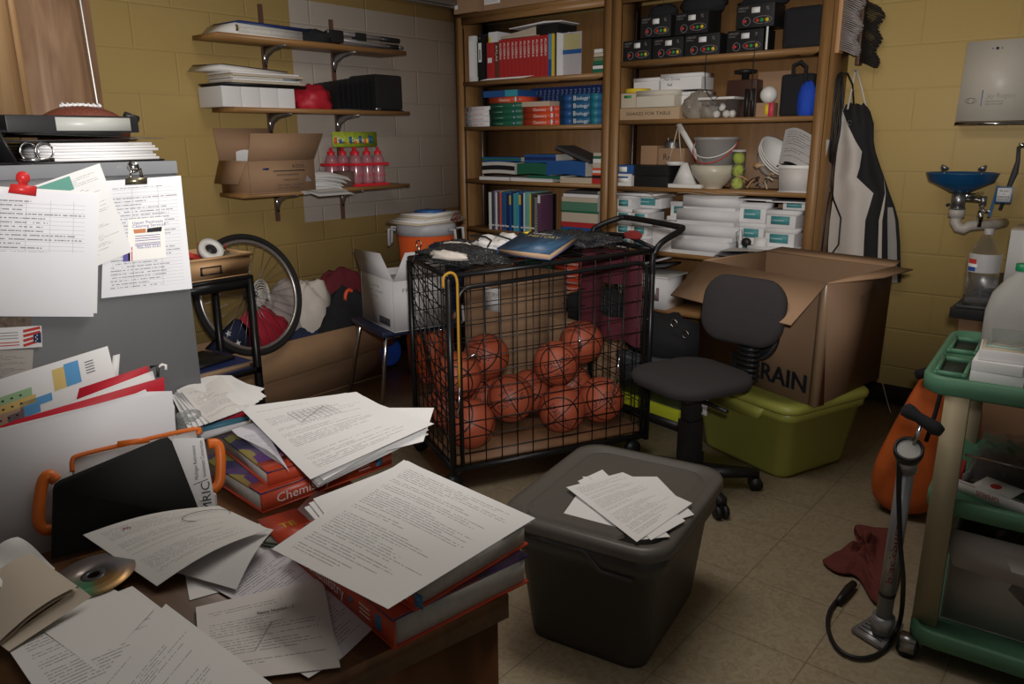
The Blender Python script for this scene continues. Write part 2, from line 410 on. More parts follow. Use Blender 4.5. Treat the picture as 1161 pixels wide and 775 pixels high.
def one(mb, name, label, cat, group=None, pin=None, ang=38):
    o = mb.build(name, pin=pin, ang=ang); return tag(o, label, cat, group)
# ---- left bookcase, top shelf
z = LS[4]+.0005
m = MB(); stand_book(m, -3.74, .055, z, .29, .24, WBOX, y=YF+.02); m.box((-3.739+.0, YF+.0195, z+.03), (-3.7, YF+.02, z+.26), PAPER); m.box((-3.684, YF+.04, z+.03), (-3.6838, YF+.16, z+.25), mat('green_picture', (.10, .2, .05), .5))
one(m, 'ring_binder', 'white ring binder standing at the left end of the top shelf', 'binder', pin=(-3.71, YF+.1, z))
m = MB(); stand_book(m, -3.66, .062, z, .29, .25, BLK, y=YF+.02); m.box((-3.652, YF+.0185, z+.12), (-3.625, YF+.02, z+.24), PAPER); m.box((-3.645, YF+.018, z+.135), (-3.632, YF+.0186, z+.20), INKG); m.lathe([(.008, 0), (.008, .003)], STEEL, t=T((-3.638, YF+.02, z+.27), 0, PI/2))
one(m, 'ring_binder', 'black ring binder with a white spine label beside the white binder', 'binder', pin=(-3.63, YF+.1, z))
m = MB(); stand_book(m, -3.575, .062, z, .235, .24, REDB, y=YF+.015); m.box((-3.565, YF+.0135, z+.11), (-3.53, YF+.015, z+.14), PAPER)
one(m, 'hardcover_book', 'thick red hardcover with a white sticker on its spine', 'book', pin=(-3.54, YF+.1, z))
m = MB(); stand_book(m, -3.508, .03, z, .235, .2, mat('brown_spine', (.12, .05, .03), .5), y=YF+.02, txt='ATLAS', band=None); m.sph((-3.5, YF+.015, z+.18), .004, CHROME, 8)
one(m, 'hardcover_book', 'dark brown book with pale spine lettering left of the red row', 'book', pin=(-3.49, YF+.1, z))
x = -3.474
proto = None
for k in range(12):
    if proto is None:
        m = MB(); stand_book(m, -.0165, .033, 0, .245, .20, REDB, y=0, txt='ALGEBRA')
        proto = tag(m.build('textbook'), 'x', 'book', 'red textbooks in a row')
        o = proto; o.location = (x+.0165, YF+.02, z)
    else: o = dup(proto, (x+.0165, YF+.02+random.uniform(-.003, .004), z))
    o['label'] = 'red textbook standing on the top shelf, %s from the left in its row' % ORD[k]
    x += .0338
m = MB(); stand_book(m, x, .026, z, .285, .2, mat('sky_cover', (.10, .30, .45), .45), y=YF+.02, band=(.0, .35, BLU))
one(m, 'softcover_book', 'light blue softcover right of the red textbooks', 'book', pin=(x, YF+.1, z)); x += .027
m = MB(); stand_book(m, x, .014, z, .28, .2, YEL, y=YF+.02); one(m, 'softcover_book', 'thin yellow book standing beside the light blue softcover', 'book', pin=(x, YF+.1, z)); x += .015
m = MB(); stand_book(m, x, .03, z, .265, .2, DARK, y=YF+.03); one(m, 'softcover_book', 'dark book with black spine next to the thin yellow book', 'book', pin=(x, YF+.1, z)); x += .031
m = MB(); m.box((0, 0, 0), (.006, .2, .26), PAPER, T((x, YF+.01, z), -.1)); m.box((x+.012, YF+.06, z), (x+.15, YF+.064, z+.25), mat('grey_folder', (.40, .38, .40), .6)); m.box((x+.02, YF+.056, z+.15), (x+.14, YF+.0605, z+.24), mat('tan_cover', (.42, .38, .18), .6)); m.box((x+.012, YF+.0565, z+.125), (x+.15, YF+.0598, z+.15), BLU)
one(m, 'folder', 'grey folder facing out with a tan and blue cover picture', 'folder', pin=(x, YF+.1, z))
for i, (mt, hh, ww, nm) in enumerate(((GRN, .022, .085, 'lowest, green'), (WBOX, .018, .08, 'second up, white'), (GRN, .022, .085, 'third up, green'), (mat('olive', (.18, .2, .1), .6), .018, .08, 'fourth up, olive'), (PAPERD, .02, .07, 'fifth up, tan'), (WBOX, .02, .055, 'topmost, white'))):
    m = MB().box((-2.735, YF+.02+i*.003, z+i*.023), (-2.735+ww, YF+.17, z+i*.023+hh), mt)
    one(m, 'small_box', 'small flat box in the right end pile of the top shelf, %s' % nm, 'box', 'small boxes at the end of the top shelf', pin=(-2.70, YF+.1, z+i*.023))
# lying on the red row
zt = z+.246
m = MB().box((-3.44, YF+.0, zt), (-3.15, YF+.2, zt+.012), PAPERD, None, bev=.002).hull([(-3.44, YF, zt+.012), (-3.15, YF, zt+.012), (-3.15, YF+.2, zt+.012), (-3.44, YF+.2, zt+.012)], [(-3.42, YF+.01, zt+.02), (-3.15, YF+.0, zt+.05), (-3.15, YF+.2, zt+.05), (-3.42, YF+.2, zt+.02)], PAPERD)
one(m, 'folder', 'bulging tan folder lying on top of the red textbooks', 'folder', pin=(-3.3, YF+.1, zt))
m = MB().box((-3.145, YF-.005, zt+.002), (-2.98, YF+.2, zt+.058), BLK, None, bev=.004).sph((-3.13, YF-.007, zt+.045), .006, CHROME, 8)
one(m, 'ring_binder', 'black binder lying flat on the right of the red textbooks', 'binder', pin=(-3.06, YF+.1, zt))
m = MB(); m.hull([(-3.36, YF-.01, zt+.052), (-3.08, YF-.01, zt+.064), (-2.95, YF, zt+.062), (-2.95, YF+.18, zt+.062), (-3.35, YF+.18, zt+.054)], [(-3.36, YF-.01, zt+.056), (-3.08, YF-.01, zt+.074), (-2.95, YF, zt+.068), (-2.95, YF+.18, zt+.068), (-3.35, YF+.18, zt+.058)], WBOX)
one(m, 'magazine', 'pale magazine draped over the black binder on the top shelf', 'magazine', pin=(-3.1, YF+.1, zt))
m = MB().box((-3.57, YF+.03, z+.2365), (-3.49, YF+.2, z+.30), WBOX).box((-3.57, YF+.029, z+.2365), (-3.553, YF+.03, z+.27), YEL)
one(m, 'small_box', 'small white box perched on the thick red hardcover', 'box', pin=(-3.53, YF+.1, z+.24))
m = MB(); 
for k in range(5): m.box((-3.62+k*.012, YF-.004+k*.003, z+k*.0022), (-3.26+k*.02, YF+.012+k*.001, z+.002+k*.0022), PAPER)
one(m, 'paper_bundle', 'few white sheets lying along the front edge of the top shelf', 'papers', pin=(-3.4, YF, z))
# ---- second shelf
z = LS[3]+.0005
def flat_stack(x, w_, n, h_, mt, name, noun, where, txt=None, tm=None, tw=.5, extra=None, d_=.22, y0=YF+.015, ps=False, z0=None, jit=.006):
    zz = z if z0 is None else z0; pr = None; out = []
    for k in range(n):
        if pr is None:
            m = MB(); flat_book(m, (0, 0, 0), w_, d_, h_-.001, mt, 0, txt, tm, tw, ps)
            if extra: extra(m)
            pr = m.build(name); tag(pr, 'x', 'book', noun+'s stacked '+where); o = pr; o.location = (x, y0, zz)
        else: o = dup(pr, (x+random.uniform(-jit, jit), y0+random.uniform(-jit, jit)*.7, zz+k*h_), random.uniform(-.02, .02))
        pos = ['lowest', 'second up', 'third up', 'fourth up', 'fifth up', 'sixth up'][k]
        if k == n-1 and n > 1: pos = 'topmost'
        o['label'] = '%s %s, %s' % (noun, where, pos); out.append(o)
    return zz+n*h_
def ex_white(m):
    m.box((-.1, -.0006, .004), (-.05, 0, .028), INKG); m.text('ANATOMY', (-.03, -.0006, .010), (1, 0, 0), (0, 0, 1), .011, REDINK, width=.1)
flat_stack(-3.675, .228, 4, .033, WBOX, 'textbook', 'white hardcover textbook', 'at the left end of the second shelf', extra=ex_white)
def ex_green(m):
    m.box((.07, -.0006, .012), (.078, 0, .02), LCHA); m.box((.085, -.0006, .006), (.093, 0, .03), BLU); m.box((-.10, -.0006, .012), (-.02, 0, .018), mat('pale_green', (.12, .3, .2), .5))
zg = flat_stack(-3.42, .275, 4, .037, GRN, 'textbook', 'green hardcover textbook', 'beside the white books', extra=ex_green)
def ex_org(m):
    m.box((.085, -.0006, .004), (.10, 0, .034), LCHA); m.box((.11, -.0006, .010), (.12, 0, .03), BLU)
flat_stack(-3.425, .27, 1, .037, ORG, 'textbook', 'orange chemistry textbook', 'lying on top of the green books', txt='Chemistry', tw=.35, extra=ex_org, z0=zg)
flat_stack(-3.13, .28, 3, .039, ORG, 'textbook', 'orange chemistry textbook', 'in the middle of the second shelf', txt='Chemistry', tw=.38, extra=ex_org)
m = MB(); flat_book(m, (-3.18, YF+.03, z+.1175), .22, .2, .03, PAPERD, .05, ps if False else None); one(m, 'softcover_book', 'grey paper covered book on the middle orange chemistry books', 'book', pin=(-3.18, YF+.1, z+.12))
def ex_bio(m):
    m.box((-.12, -.0006, .0), (-.055, 0, .042), BLU); m.box((.085, -.0006, .0), (.14, 0, .042), mat('sea_cover', (.02, .2, .26), .5)); m.text('B', (-.035, -.0007, .008), (1, 0, 0), (0, 0, 1), .028, LCHA)
flat_stack(-2.83, .285, 4, .045, mat('biology_blue', (.025, .12, .25), .45), 'textbook', 'blue biology textbook', 'at the right end of the second shelf', txt=None, extra=lambda m: (ex_bio(m), m.text('iology', (-.012, -.0007, .010), (1, 0, 0), (0, 0, 1), .020, LCHA, width=.085)))
pr = None
for k in range(17):
    x = -3.37+k*.0355
    if pr is None:
        m = MB(); stand_book(m, -.016, .034, 0, .245, .052, NAVY, y=0, txt='Physics', tm=mat('pale_blue_ink', (.2, .3, .5), .6))
        pr = tag(m.build('textbook'), 'x', 'book', 'navy textbooks standing at the back of the second shelf'); o = pr
    else: o = dup(pr)
    o.location = (x, YF+.242, z); o['label'] = 'navy textbook standing behind the piles, %s from the left' % ORD[k]
m = MB(); flat_book(m, (-3.47, YF+.03, zg+.039), .30, .2, .04, BLU, .04); m.box((-3.43, YF+.027, zg+.039), (-3.33, YF+.2, zg+.0795), CYAN)
one(m, 'hardcover_book', 'blue and turquoise book lying above the orange and green pile', 'book', pin=(-3.47, YF+.1, zg+.04))
# ---- third shelf: slumped softcovers
z = LS[2]+.0005
def soft(c, w_, d_, h_, mt, rz, label, name='softcover_book', edge=None, sag=0, cat='book', top=None):
    m = MB(); t = T((0, 0, 0), rz)
    def fn(zz):
        return lambda u, v: t @ Vector(((u-.5)*w_, v*d_, zz+sag*math.sin(PI*u)))
    m.grid(fn(h_), 8, 2, top or mt); m.grid(fn(0), 8, 2, mt, True)
    for v, fl_ in ((0, False), (1, True)):
        m.grid(lambda u, q, v=v: t @ Vector(((u-.5)*w_, v*d_, q*h_+sag*math.sin(PI*u))), 8, 1, edge or mt, fl_)
    for u in (0, 1): m.grid(lambda v, q, u=u: t @ Vector(((u-.5)*w_, v*d_, q*h_)), 1, 1, PAGES, u == 0)
    m.grid(lambda u, q: t @ Vector(((u-.5)*w_, -.0008, h_*(.3+.4*q)+sag*math.sin(PI*u))), 8, 1, edge and mt or mt)
    o = m.build(name, loc=c); return tag(o, label, cat)
soft((-3.53, YF+.02, z), .27, .2, .022, WBOX, .0, 'pale softcover at the bottom left of the third shelf pile')
soft((-3.20, YF+.015, z), .34, .2, .022, WBOX, .03, 'white booklet at the bottom middle of the third shelf pile')
soft((-3.09, YF-.0, z+.023), .28, .22, .018, GRN, -.03, 'thin green softcover with orange corner on the third shelf')
soft((-2.85, YF+.02, z), .24, .2, .034, PAPERD, 0, 'closed tan workbook at the right end of the third shelf', edge=PAPERD)
soft((-3.50, YF+.03, z+.042), .28, .2, .075, BLK, .05, 'pile of dark workbooks with grey page edges, far left', 'workbook', edge=PAGES, sag=.006)
soft((-3.19, YF+.02, z+.042), .28, .2, .07, GRN, -.04, 'thick dark green workbook in the middle of the third shelf', 'workbook', sag=.008)
soft((-2.92, YF+.01, z+.042), .30, .2, .085, BLU, .02, 'blue softcovers curling down over the shelf edge', 'workbook', sag=.012)
soft((-3.47, YF+.03, z+.125), .32, .2, .028, GRN, .10, 'green and blue book tilted on the dark workbooks', edge=BLU)
soft((-3.14, YF+.03, z+.121), .25, .2, .052, NAVY, .04, 'blue green book at the top centre of the third shelf', edge=BLU)
m = MB(); m.box((-.14, 0, 0), (.14, .2, .02), DARK, Matrix.Translation((-2.885, YF+.03, z+.165)) @ Euler((0, .33, 0)).to_matrix().to_4x4())
one(m, 'softcover_book', 'dark grey book leaning aslant on the blue softcovers', 'book', pin=(-2.88, YF+.1, z+.14))
zz = z
for i, (mt, hh, lb) in enumerate(((REDB, .034, 'red'), (BLK, .018, 'black'), (ORG, .014, 'orange'), (WBOX, .016, 'white'), (ORG, .014, 'thin orange'), (PAPERD, .03, 'cream'), (WBOX, .025, 'ivory'), (GRN, .016, 'green'), (PAPERD, .02, 'top cream'))):
    m = MB(); flat_book(m, (-2.684+.001*i, YF+.02, zz), .082, .2, hh-.001, mt, 0); one(m, 'softcover_book', '%s book spine in the narrow pile at the right of the third shelf' % lb, 'book', 'narrow pile of books on the third shelf', pin=(-2.68, YF+.1, zz)); zz += hh
# ---- fourth shelf: magazines upright
z = LS[1]+.0005
x = -3.585
cols = [(WHT, .022, 'white'), (DARK, .022, 'charcoal'), (mat('lilac', (.25, .24, .40), .5), .016, 'lilac'), (WBOX, .012, 'grey white'), (mat('plum', (.12, .05, .1), .5), .018, 'plum'), (mat('ochre', (.45, .30, .05), .5), .010, 'ochre'), (ORG, .008, 'thin orange'), (BLU, .024, 'blue'), (mat('steel_blue', (.04, .12, .22), .5), .02, 'steel blue'), (NAVY, .022, 'navy'), (BLU, .016, 'bright blue'), (NAVY, .02, 'dark navy'), (mat('aqua', (.08, .32, .36), .5), .022, 'aqua'), (CYAN, .02, 'turquoise'), (BLU, .022, 'mid blue'), (NAVY, .018, 'ink blue'), (WBOX, .008, 'thin white'), (mat('mint', (.15, .42, .38), .5), .045, 'wide mint green'), (YEL, .01, 'thin yellow'), (DARK, .028, 'dark grey')]
for i, (mt, ww, lb) in enumerate(cols):
    hh = .255+.012*((i*7) % 3)/2
    m = MB(); stand_book(m, x, ww, z, hh, .2, mt, y=YF+.022+.004*(i % 3), band=((.68, .92, YEL) if i in (10, 14) else (.1, .14, WBOX)))
    one(m, 'magazine', '%s spined magazine standing upright on the fourth shelf' % lb, 'magazine', 'upright magazines on the fourth shelf', pin=(x, YF+.1, z)); x += ww+.001
m = MB(); stand_book(m, x, .03, z, .25, .2, BLK, y=YF+.03)
for k in range(22): m.tube([(x+.015+.011*math.cos(a), YF+.024+.008*math.sin(a), z+.012+k*.0105) for a in [j*PI/4 for j in range(8)]], .0014, WHT, 5, True)
one(m, 'spiral_notebook', 'black spiral bound notebook right of the upright magazines', 'notebook', pin=(x, YF+.1, z)); x += .031
m = MB(); stand_book(m, x, .022, z, .25, .14, mat('plum', (.12, .05, .1), .5), y=YF+.02, band=(.8, 1, WHT)); one(m, 'softcover_book', 'purple softcover beside the black spiral notebook', 'book', pin=(x, YF+.1, z))
zz = z; x = -2.815
for i, (mt, hh, ww, lb) in enumerate(((GRN, .042, .29, 'dark green book at the bottom'), (BLU, .02, .28, 'blue book second from bottom'), (REDB, .032, .27, 'red folder with white tag'), (PAPERD, .06, .27, 'fat tan accordion folder'), (GRN, .012, .28, 'thin green folder'), (mat('grey_green', (.08, .2, .13), .6), .055, .27, 'grey green workbook'), (PAPERD, .03, .27, 'worn tan workbook'), (WBOX, .02, .26, 'cream booklet with orange corner'))):
    soft((x+.006*math.sin(i*2), YF+.02, zz), ww+.005, .2, hh-.001, mt, .02*math.sin(i*3), '%s of the fourth shelf pile' % lb); zz += hh
soft((x, YF+.04, zz+.003), .24, .18, .016, DARK, .02, 'dark binder lying topmost on the fourth shelf pile')
# ---- fifth shelf of the left bookcase, seen through the wire cart
z = LS[0]+.0005
zz = flat_stack(-3.2, .28, 4, .04, GRN, 'textbook', 'green textbook', 'low behind the wire cart', extra=ex_green)
flat_stack(-2.87, .28, 5, .04, ORG, 'textbook', 'orange chemistry book', 'low behind the wire cart', txt='Chemistry', tw=.38, extra=ex_org)
flat_stack(-3.55, .28, 5, .038, ORG, 'textbook', 'orange red textbook', 'low behind the left end of the cart', extra=ex_org)
# boxes on top of the left bookcase
z = 2.2025
m = MB().box((-3.83, YF-.02, z), (-3.62, YB-.03, z+.2), CARD); m.box((-3.82, YF-.0206, z+.03), (-3.795, YF-.02, z+.055), PAPER)
one(m, 'cardboard_box', 'small dark cardboard box on the left end of the bookcase top', 'box', pin=(-3.73, YF+.1, z))
m = MB().box((-3.58, YF+.0, z), (-2.85, YB-.02, z+.22), CARD); m.box((-3.575, YF-.0006, z+.035), (-3.44, YF, z+.10), PAPER); m.box((-3.0, YF-.02, z+.06), (-2.94, YF, z+.075), WHT)
for k in range(6): m.box((-3.565, YF-.0012, z+.045+k*.008), (-3.46, YF-.0006, z+.047+k*.008), INKG)
one(m, 'cardboard_box', 'long cardboard box with a white label on the bookcase top', 'box', pin=(-3.2, YF+.1, z))
m = MB().box((-3.0, YF-.0, z-.075), (-2.985, YF+.004, z-.035), WHT)
# ================================================================== RIGHT BOOKCASE
def carton(name, c, d, mt, rz, label, cat='box', group=None, lid=0, lidm=None, deco=None):
    """closed box: body + lid rim; c = centre of the base"""
    m = MB(); m.box((-d[0]/2, -d[1]/2, 0), (d[0]/2, d[1]/2, d[2]), mt, bev=.002)
    if lid: m.box((-d[0]/2-.002, -d[1]/2-.002, d[2]-lid), (d[0]/2+.002, d[1]/2+.002, d[2]+.002), lidm or mt)
    if deco: deco(m, d)
    o = m.build(name, loc=c, rz=rz); return tag(o, label, cat, group)
# top shelf: black instrument boxes
z = RS[4]+.0005
GREENL = mat('green_print', (.03, .25, .06), .5); YELL = mat('yellow_print', (.65, .5, .03), .5); REDL = mat('red_print', (.45, .03, .03), .5)
def deco_bk(m, d):
    y = -d[1]/2-.0007; w_, h = d[0], d[2]
    def ring(x, zc, rx, rz_, r=.0016, mm=INKG): m.tube([(x+rx*math.cos(a*PI/8), y, zc+rz_*math.sin(a*PI/8)) for a in range(16)], r, mm, 4, True)
    m.text('LABQUEST', (-w_*.45, y, h*.82), (1, 0, 0), (0, 0, 1), h*.09, INKG, width=w_*.28); m.text('INTERFACE', (-w_*.45, y, h*.70), (1, 0, 0), (0, 0, 1), h*.07, INKG, width=w_*.2)
    m.box((-w_*.10, y, h*.62), (w_*.12, y+.0005, h*.86), PAPER)
    ring(-w_*.22, h*.28, w_*.10, h*.18); ring(w_*.20, h*.30, w_*.24, h*.16)
    for xx, mm in ((-.27, REDL), (.06, REDL), (.18, GREENL), (.32, YELL)): m.cyl((xx*w_, y, h*.29), (xx*w_, y-.001, h*.29), h*.085, mm, 10)
    m.text('%', (w_*.28, y, h*.70), (1, 0, 0), (0, 0, 1), h*.16, INKG)
bkp = [(-2.435, 0, 'leftmost of the bottom row'), (-2.245, 0, 'second of the bottom row'), (-2.035, 0, 'third of the bottom row'), (-1.795, 0, 'rightmost of the bottom row'),
       (-2.325, 1, 'left in the upper row'), (-2.105, 1, 'middle in the upper row'), (-1.745, 1, 'right in the upper row')]
for i, (xx, lv, lb) in enumerate(bkp):
    dz = .118
    if i == 0: b0 = carton('instrument_box', (0, 0, 0), (.185, .15, .112), BLK, 0, 'x', 'box', 'black instrument boxes on the top shelf', deco=deco_bk); o = b0
    else: o = dup(b0)
    if i in (2, 3, 5, 6): o.scale = (1.08, 1, 1.0)
    o.location = (xx, YF+.10+.012*(i % 2), z+lv*dz); o.rotation_euler.z = (-.03, .02, .04, -.02, .05, -.03, .02)[i]
    o['label'] = 'black instrument box with coloured dots on its front, %s' % lb
def lump(name, c, r3, mt, label, cat, seed=0, amp=.12, n=24, flat=True, pinz=True, freq=3.0, kind=None):
    """soft heap: noisy ellipsoid resting on its underside"""
    from mathutils import noise as nz
    m = MB(); m.sph((0, 0, 0), 1, mt, n)
    for v in m.bm.verts:
        p = v.co.copy(); k = 1+amp*nz.noise(p*freq+Vector((seed, seed*2.1, 0)))*2+amp*.5*nz.noise(p*freq*2.6+Vector((seed*3, 0, 1)))
        q = Vector((p.x*r3[0]*k, p.y*r3[1]*k, p.z*r3[2]*k))
        if flat: q.z = max(q.z, -r3[2]*.55)+r3[2]*.55
        v.co = q
    o = m.build(name, loc=c, ang=80); return tag(o, label, cat, kind=kind)
lump('camera_bag', (-2.33, YF+.13, z+.232), (.085, .06, .045), BLKF, 'low black pouch on the left upper instrument box', 'bag', 1)
lump('camera_bag', (-2.085, YF+.13, z+.232), (.13, .07, .075), BLKF, 'rounded black bag on the middle upper instrument box', 'bag', 2)
lump('camera_bag', (-1.74, YF+.13, z+.232), (.13, .07, .04), BLKF, 'flat black bag on the right upper instrument box', 'bag', 3)
m = MB().box((-.0, 0, 0), (.20, .2, .20), BLKF, T((-1.605, YF+.04, z)), bev=.03); m.box((-1.695+.02, YF+.018, z+.005), (-1.665, YF+.02, z+.115), WHT)
one(m, 'camera_bag', 'large square black padded bag at the right of the top shelf', 'bag', pin=(-1.5, YF+.1, z), ang=60)
m = MB().tube([(-1.99, YF-.002, z), (-1.99, YF-.004, z-.10), (-1.985, YF-.004, z-.17), (-1.96, YF-.006, z-.21), (-1.93, YF-.01, z-.235), (-1.90, YF-.012, z-.215)], .0022, BLK, 6)
one(m, 'cable', 'thin black cable hanging from the top shelf of boxes', 'cable', pin=(-1.99, YF, z-.1))
m = MB().tube([(-1.68, YF-.0, z+.14), (-1.70, YF-.02, z+.09), (-1.715, YF-.02, z+.03), (-1.715, YF-.02, z-.20)], .0022, BLK, 6).cyl((-1.715, YF-.02, z-.20), (-1.715, YF-.02, z-.245), .008, BLK, 10)
one(m, 'power_cable', 'black cord with a plug hanging in front of the brown board', 'cable', pin=(-1.7, YF, z-.1))
# second shelf
z = RS[3]+.0005
def deco_solid(m, d):
    m.text('SHAKES FOR TABLE', (-d[0]*.36, -d[1]/2-.0006, d[2]*.38), (1, 0, 0), (0, 0, 1), d[2]*.28, INK, width=d[0]*.72)
carton('wood_box', (-2.345, YF+.13, z), (.40, .22, .066), mat('pale_wood', (.44, .31, .19), .6), 0, 'flat pale wooden box with black capitals on the second shelf', deco=deco_solid)
carton('cardboard_box', (-2.485, YF+.10, z+.068), (.10, .14, .082), PAPERD, .0, 'small tan box beside the white box on the wooden box', deco=lambda m, d: m.box((-.03, -d[1]/2-.0006, .055), (.02, -d[1]/2, .07), mat('green_print', (.03, .25, .06), .5)))
carton('paper_box', (-2.305, YF+.10, z+.068), (.24, .16, .09), mat('cream_box', (.60, .55, .46), .7), .02, 'cream white box in the middle of the second shelf', lid=.03)
m = MB(); m.lathe([(.045, 0), (.075, 0), (.075, .024), (.045, .024), (.045, 0)], YEL, 28, cap=False); tag(m.build('tape_roll', loc=(-2.465, YF+.1, z+.1515)), 'yellow tape roll lying on the small tan box', 'tape')
carton('paper_box', (-2.44, YF+.215, z+.152), (.17, .13, .085), WBOX, 0, 'white box behind the yellow tape roll', lid=.02)
carton('paper_box', (-2.15, YF+.20, z+.0), (.24, .14, .07), WBOX, 0, 'white box lowest in the pile beside the plastic bag', lid=.02)
carton('paper_box', (-2.17, YF+.19, z+.071), (.24, .15, .076), WBOX, .02, 'white box second from top of the pile by the bag', lid=.02)
def deco_hand(m, d):
    m.text('Main Drives', (-d[0]*.42, -d[1]/2-.0026, d[2]*.62), (1, 0, 0), (0, 0, 1), .012, INK, width=.10); m.text('Ref', (-d[0]*.32, -d[1]/2-.0026, d[2]*.25), (1, 0, 0), (0, 0, 1), .016, INK)
carton('paper_box', (-2.185, YF+.17, z+.160), (.25, .16, .085), WBOX, .03, 'white box with handwriting, topmost on the second shelf', lid=.02, deco=deco_hand)
lump('plastic_bag', (-2.05, YF+.07, z), (.10, .05, .09), mat('clear_bag', (.35, .30, .24), .25, alpha=.6, spec=.7), 'crumpled clear bag between the boxes and the plastic tub', 'bag', 5, .2)
# tub with balls
t = thing('plastic_tub', 'clear tub with a white lid holding white balls', 'tub', (-1.925, YF+.07, z))
m = MB(); m.box((-.10, -.06, 0), (.10, .06, .095), CLEAR, taper=.9); m.text('Ping Pong', (-.08, -.0605, .06), (1, 0, 0), (0, 0, 1), .015, INK, width=.11); m.build('body', t)
MB().box((-.105, -.065, .095), (.105, .065, .108), WHT, bev=.003).build('lid', t)
for k, (a, b, c) in enumerate(((-.06, 0, .022), (-.015, -.01, .022), (.035, .0, .022), (-.04, .01, .055), (.01, 0, .057), (.065, .01, .022))):
    m = MB().sph((0, 0, 0), .02, WHT, 14); o = m.build('table_tennis_ball', loc=(-1.925+a, YF+.07+b, z+c)); tag(o, 'white ball inside the clear tub on the second shelf', 'ball', 'white balls in the tub')
# brown appliance
BRN = mat('brown_plastic', (.055, .025, .018), .35)
t = thing('power_supply', 'dark brown instrument with a black knob behind the clear tub', 'instrument', (-1.85, YF+.2, z))
MB().box((-.085, -.045, .0), (.085, .045, .20), BRN, bev=.01, taper=1.1).build('case', t)
m = MB().lathe([(.02, .20), (.02, .23), (.06, .235), (.062, .25), (.03, .255)], BLK, 20); m.build('knob', t)
MB().box((.03, -.062, .0), (.05, -.046, .15), BLK).box((.065, -.062, .0), (.082, -.046, .15), BLK).build('leg', t)
m = MB().box((-1.80, YF+.255, z), (-1.62, YF+.27, z+.24), CARD); one(m, 'wooden_board', 'brown board standing at the back of the second shelf', 'board', pin=(-1.7, YF+.26, z))
m = MB(); m.box((-.085, -.08, 0), (.085, .08, .21), BLKF, T((-1.525, YF+.17, z)), bev=.02); m.tube([(-1.545, YF+.09, z+.2), (-1.545, YF+.085, z+.25), (-1.51, YF+.085, z+.265), (-1.48, YF+.085, z+.24), (-1.48, YF+.09, z+.12)], .01, BLKF, 8)
one(m, 'camera_bag', 'tall black bag with strap beside the blue cloth', 'bag', pin=(-1.52, YF+.17, z), ang=60)
lump('blue_cloth', (-1.455, YF+.07, z), (.05, .05, .11), mat('royal_cloth', (.01, .06, .45), .8), 'bright blue bundle at the right end of the second shelf', 'cloth', 8, .08)
carton('small_box', (-1.66, YF+.06, z), (.09, .08, .07), CARD, .1, 'small brown box with the white foam ball', deco=lambda m, d: m.box((.02, -.0412, 0), (.045, -.04, .07), mat('pink_label', (.6, .05, .1), .5)).box((.0, -.0412, .01), (.02, -.04, .06), mat('yellow_cover', (0, 0, 0))))
tag(MB().sph((0, 0, 0), .044, WHT, 20).build('foam_ball', loc=(-1.655, YF+.06, z+.110)), 'white foam ball sitting on the small brown box', 'ball')
# third shelf
z = RS[2]+.0005
carton('small_box', (-2.50, YF+.09, z), (.11, .14, .072), WBOX, 0, 'small white carton with a blue label at the lower left', deco=lambda m, d: m.box((-.035, -.0712, .02), (.035, -.07, .055), LCHA).box((-.035, -.0718, .047), (.035, -.0712, .057), BLU))
carton('small_box', (-2.495, YF+.09, z+.073), (.12, .14, .05), BLU, 0, 'small blue carton on the white carton', deco=lambda m, d: m.box((-.035, -.0712, .01), (.02, -.07, .04), LCHA))
carton('black_case', (-2.315, YF+.11, z), (.22, .18, .062), BLK, 0, 'flat black case on the third shelf, lower of two')
carton('black_case', (-2.33, YF+.12, z+.063), (.26, .18, .06), BLK, -.05, 'flat black case on the third shelf, upper of two')
carton('cardboard_box', (-2.40, YF+.20, z+.124), (.11, .12, .11), CARD, 0, 'small brown cube box at the back of the third shelf, left')
carton('cardboard_box', (-2.25, YF+.20, z+.124), (.17, .12, .095), CARD, 0, 'brown box with dark writing under the steel lamp head', deco=lambda m, d: m.text('Rx', (-.05, -.0607, .03), (1, 0, 0), (0, 0, 1), .035, INK))
t = thing('tin_cup', 'small shiny metal cup upside down on the brown box', 'cup', (-2.27, YF+.19, z+.2195))
MB().lathe([(.05, 0), (.048, .03), (.035, .048), (.0, .052)], STEEL, 20, cap=False).build('bowl', t)
m = MB().cyl((0, -.056, .025), (0, -.056, .075), .003, STEEL, 8); m.build('stem', t)
# balance
t = thing('laboratory_balance', 'white triple beam balance leaning upright beside the bucket', 'balance', (-2.12, YF+.07, z))
MB().box((-.12, -.035, 0), (.12, .06, .022), WHT, bev=.004).build('base', t)
MB().hull([(-.07, -.01, .022), (.07, -.01, .022), (.07, .03, .022), (-.07, .03, .022)], [(-.02, 0, .14), (.01, 0, .14), (.01, .02, .14), (-.02, .02, .14)], WHT).build('pedestal', t)
MB().bar((-.06, .01, .355), (.10, .03, .11), .012, .03, WHT).build('beam', t)
MB().tube([(-.06, .005, .335), (-.105, .0, .14)], .0035, PAPERD, 6).tube([(-.055, .005, .335), (-.025, .0, .14)], .0035, PAPERD, 6).build('hanger', t)
MB().lathe([(.0, .125), (.045, .125), (.055, .145), (.05, .145), (.04, .13)], WHT, 20, t=T((-.065, 0, 0)), cap=False).build('pan', t)
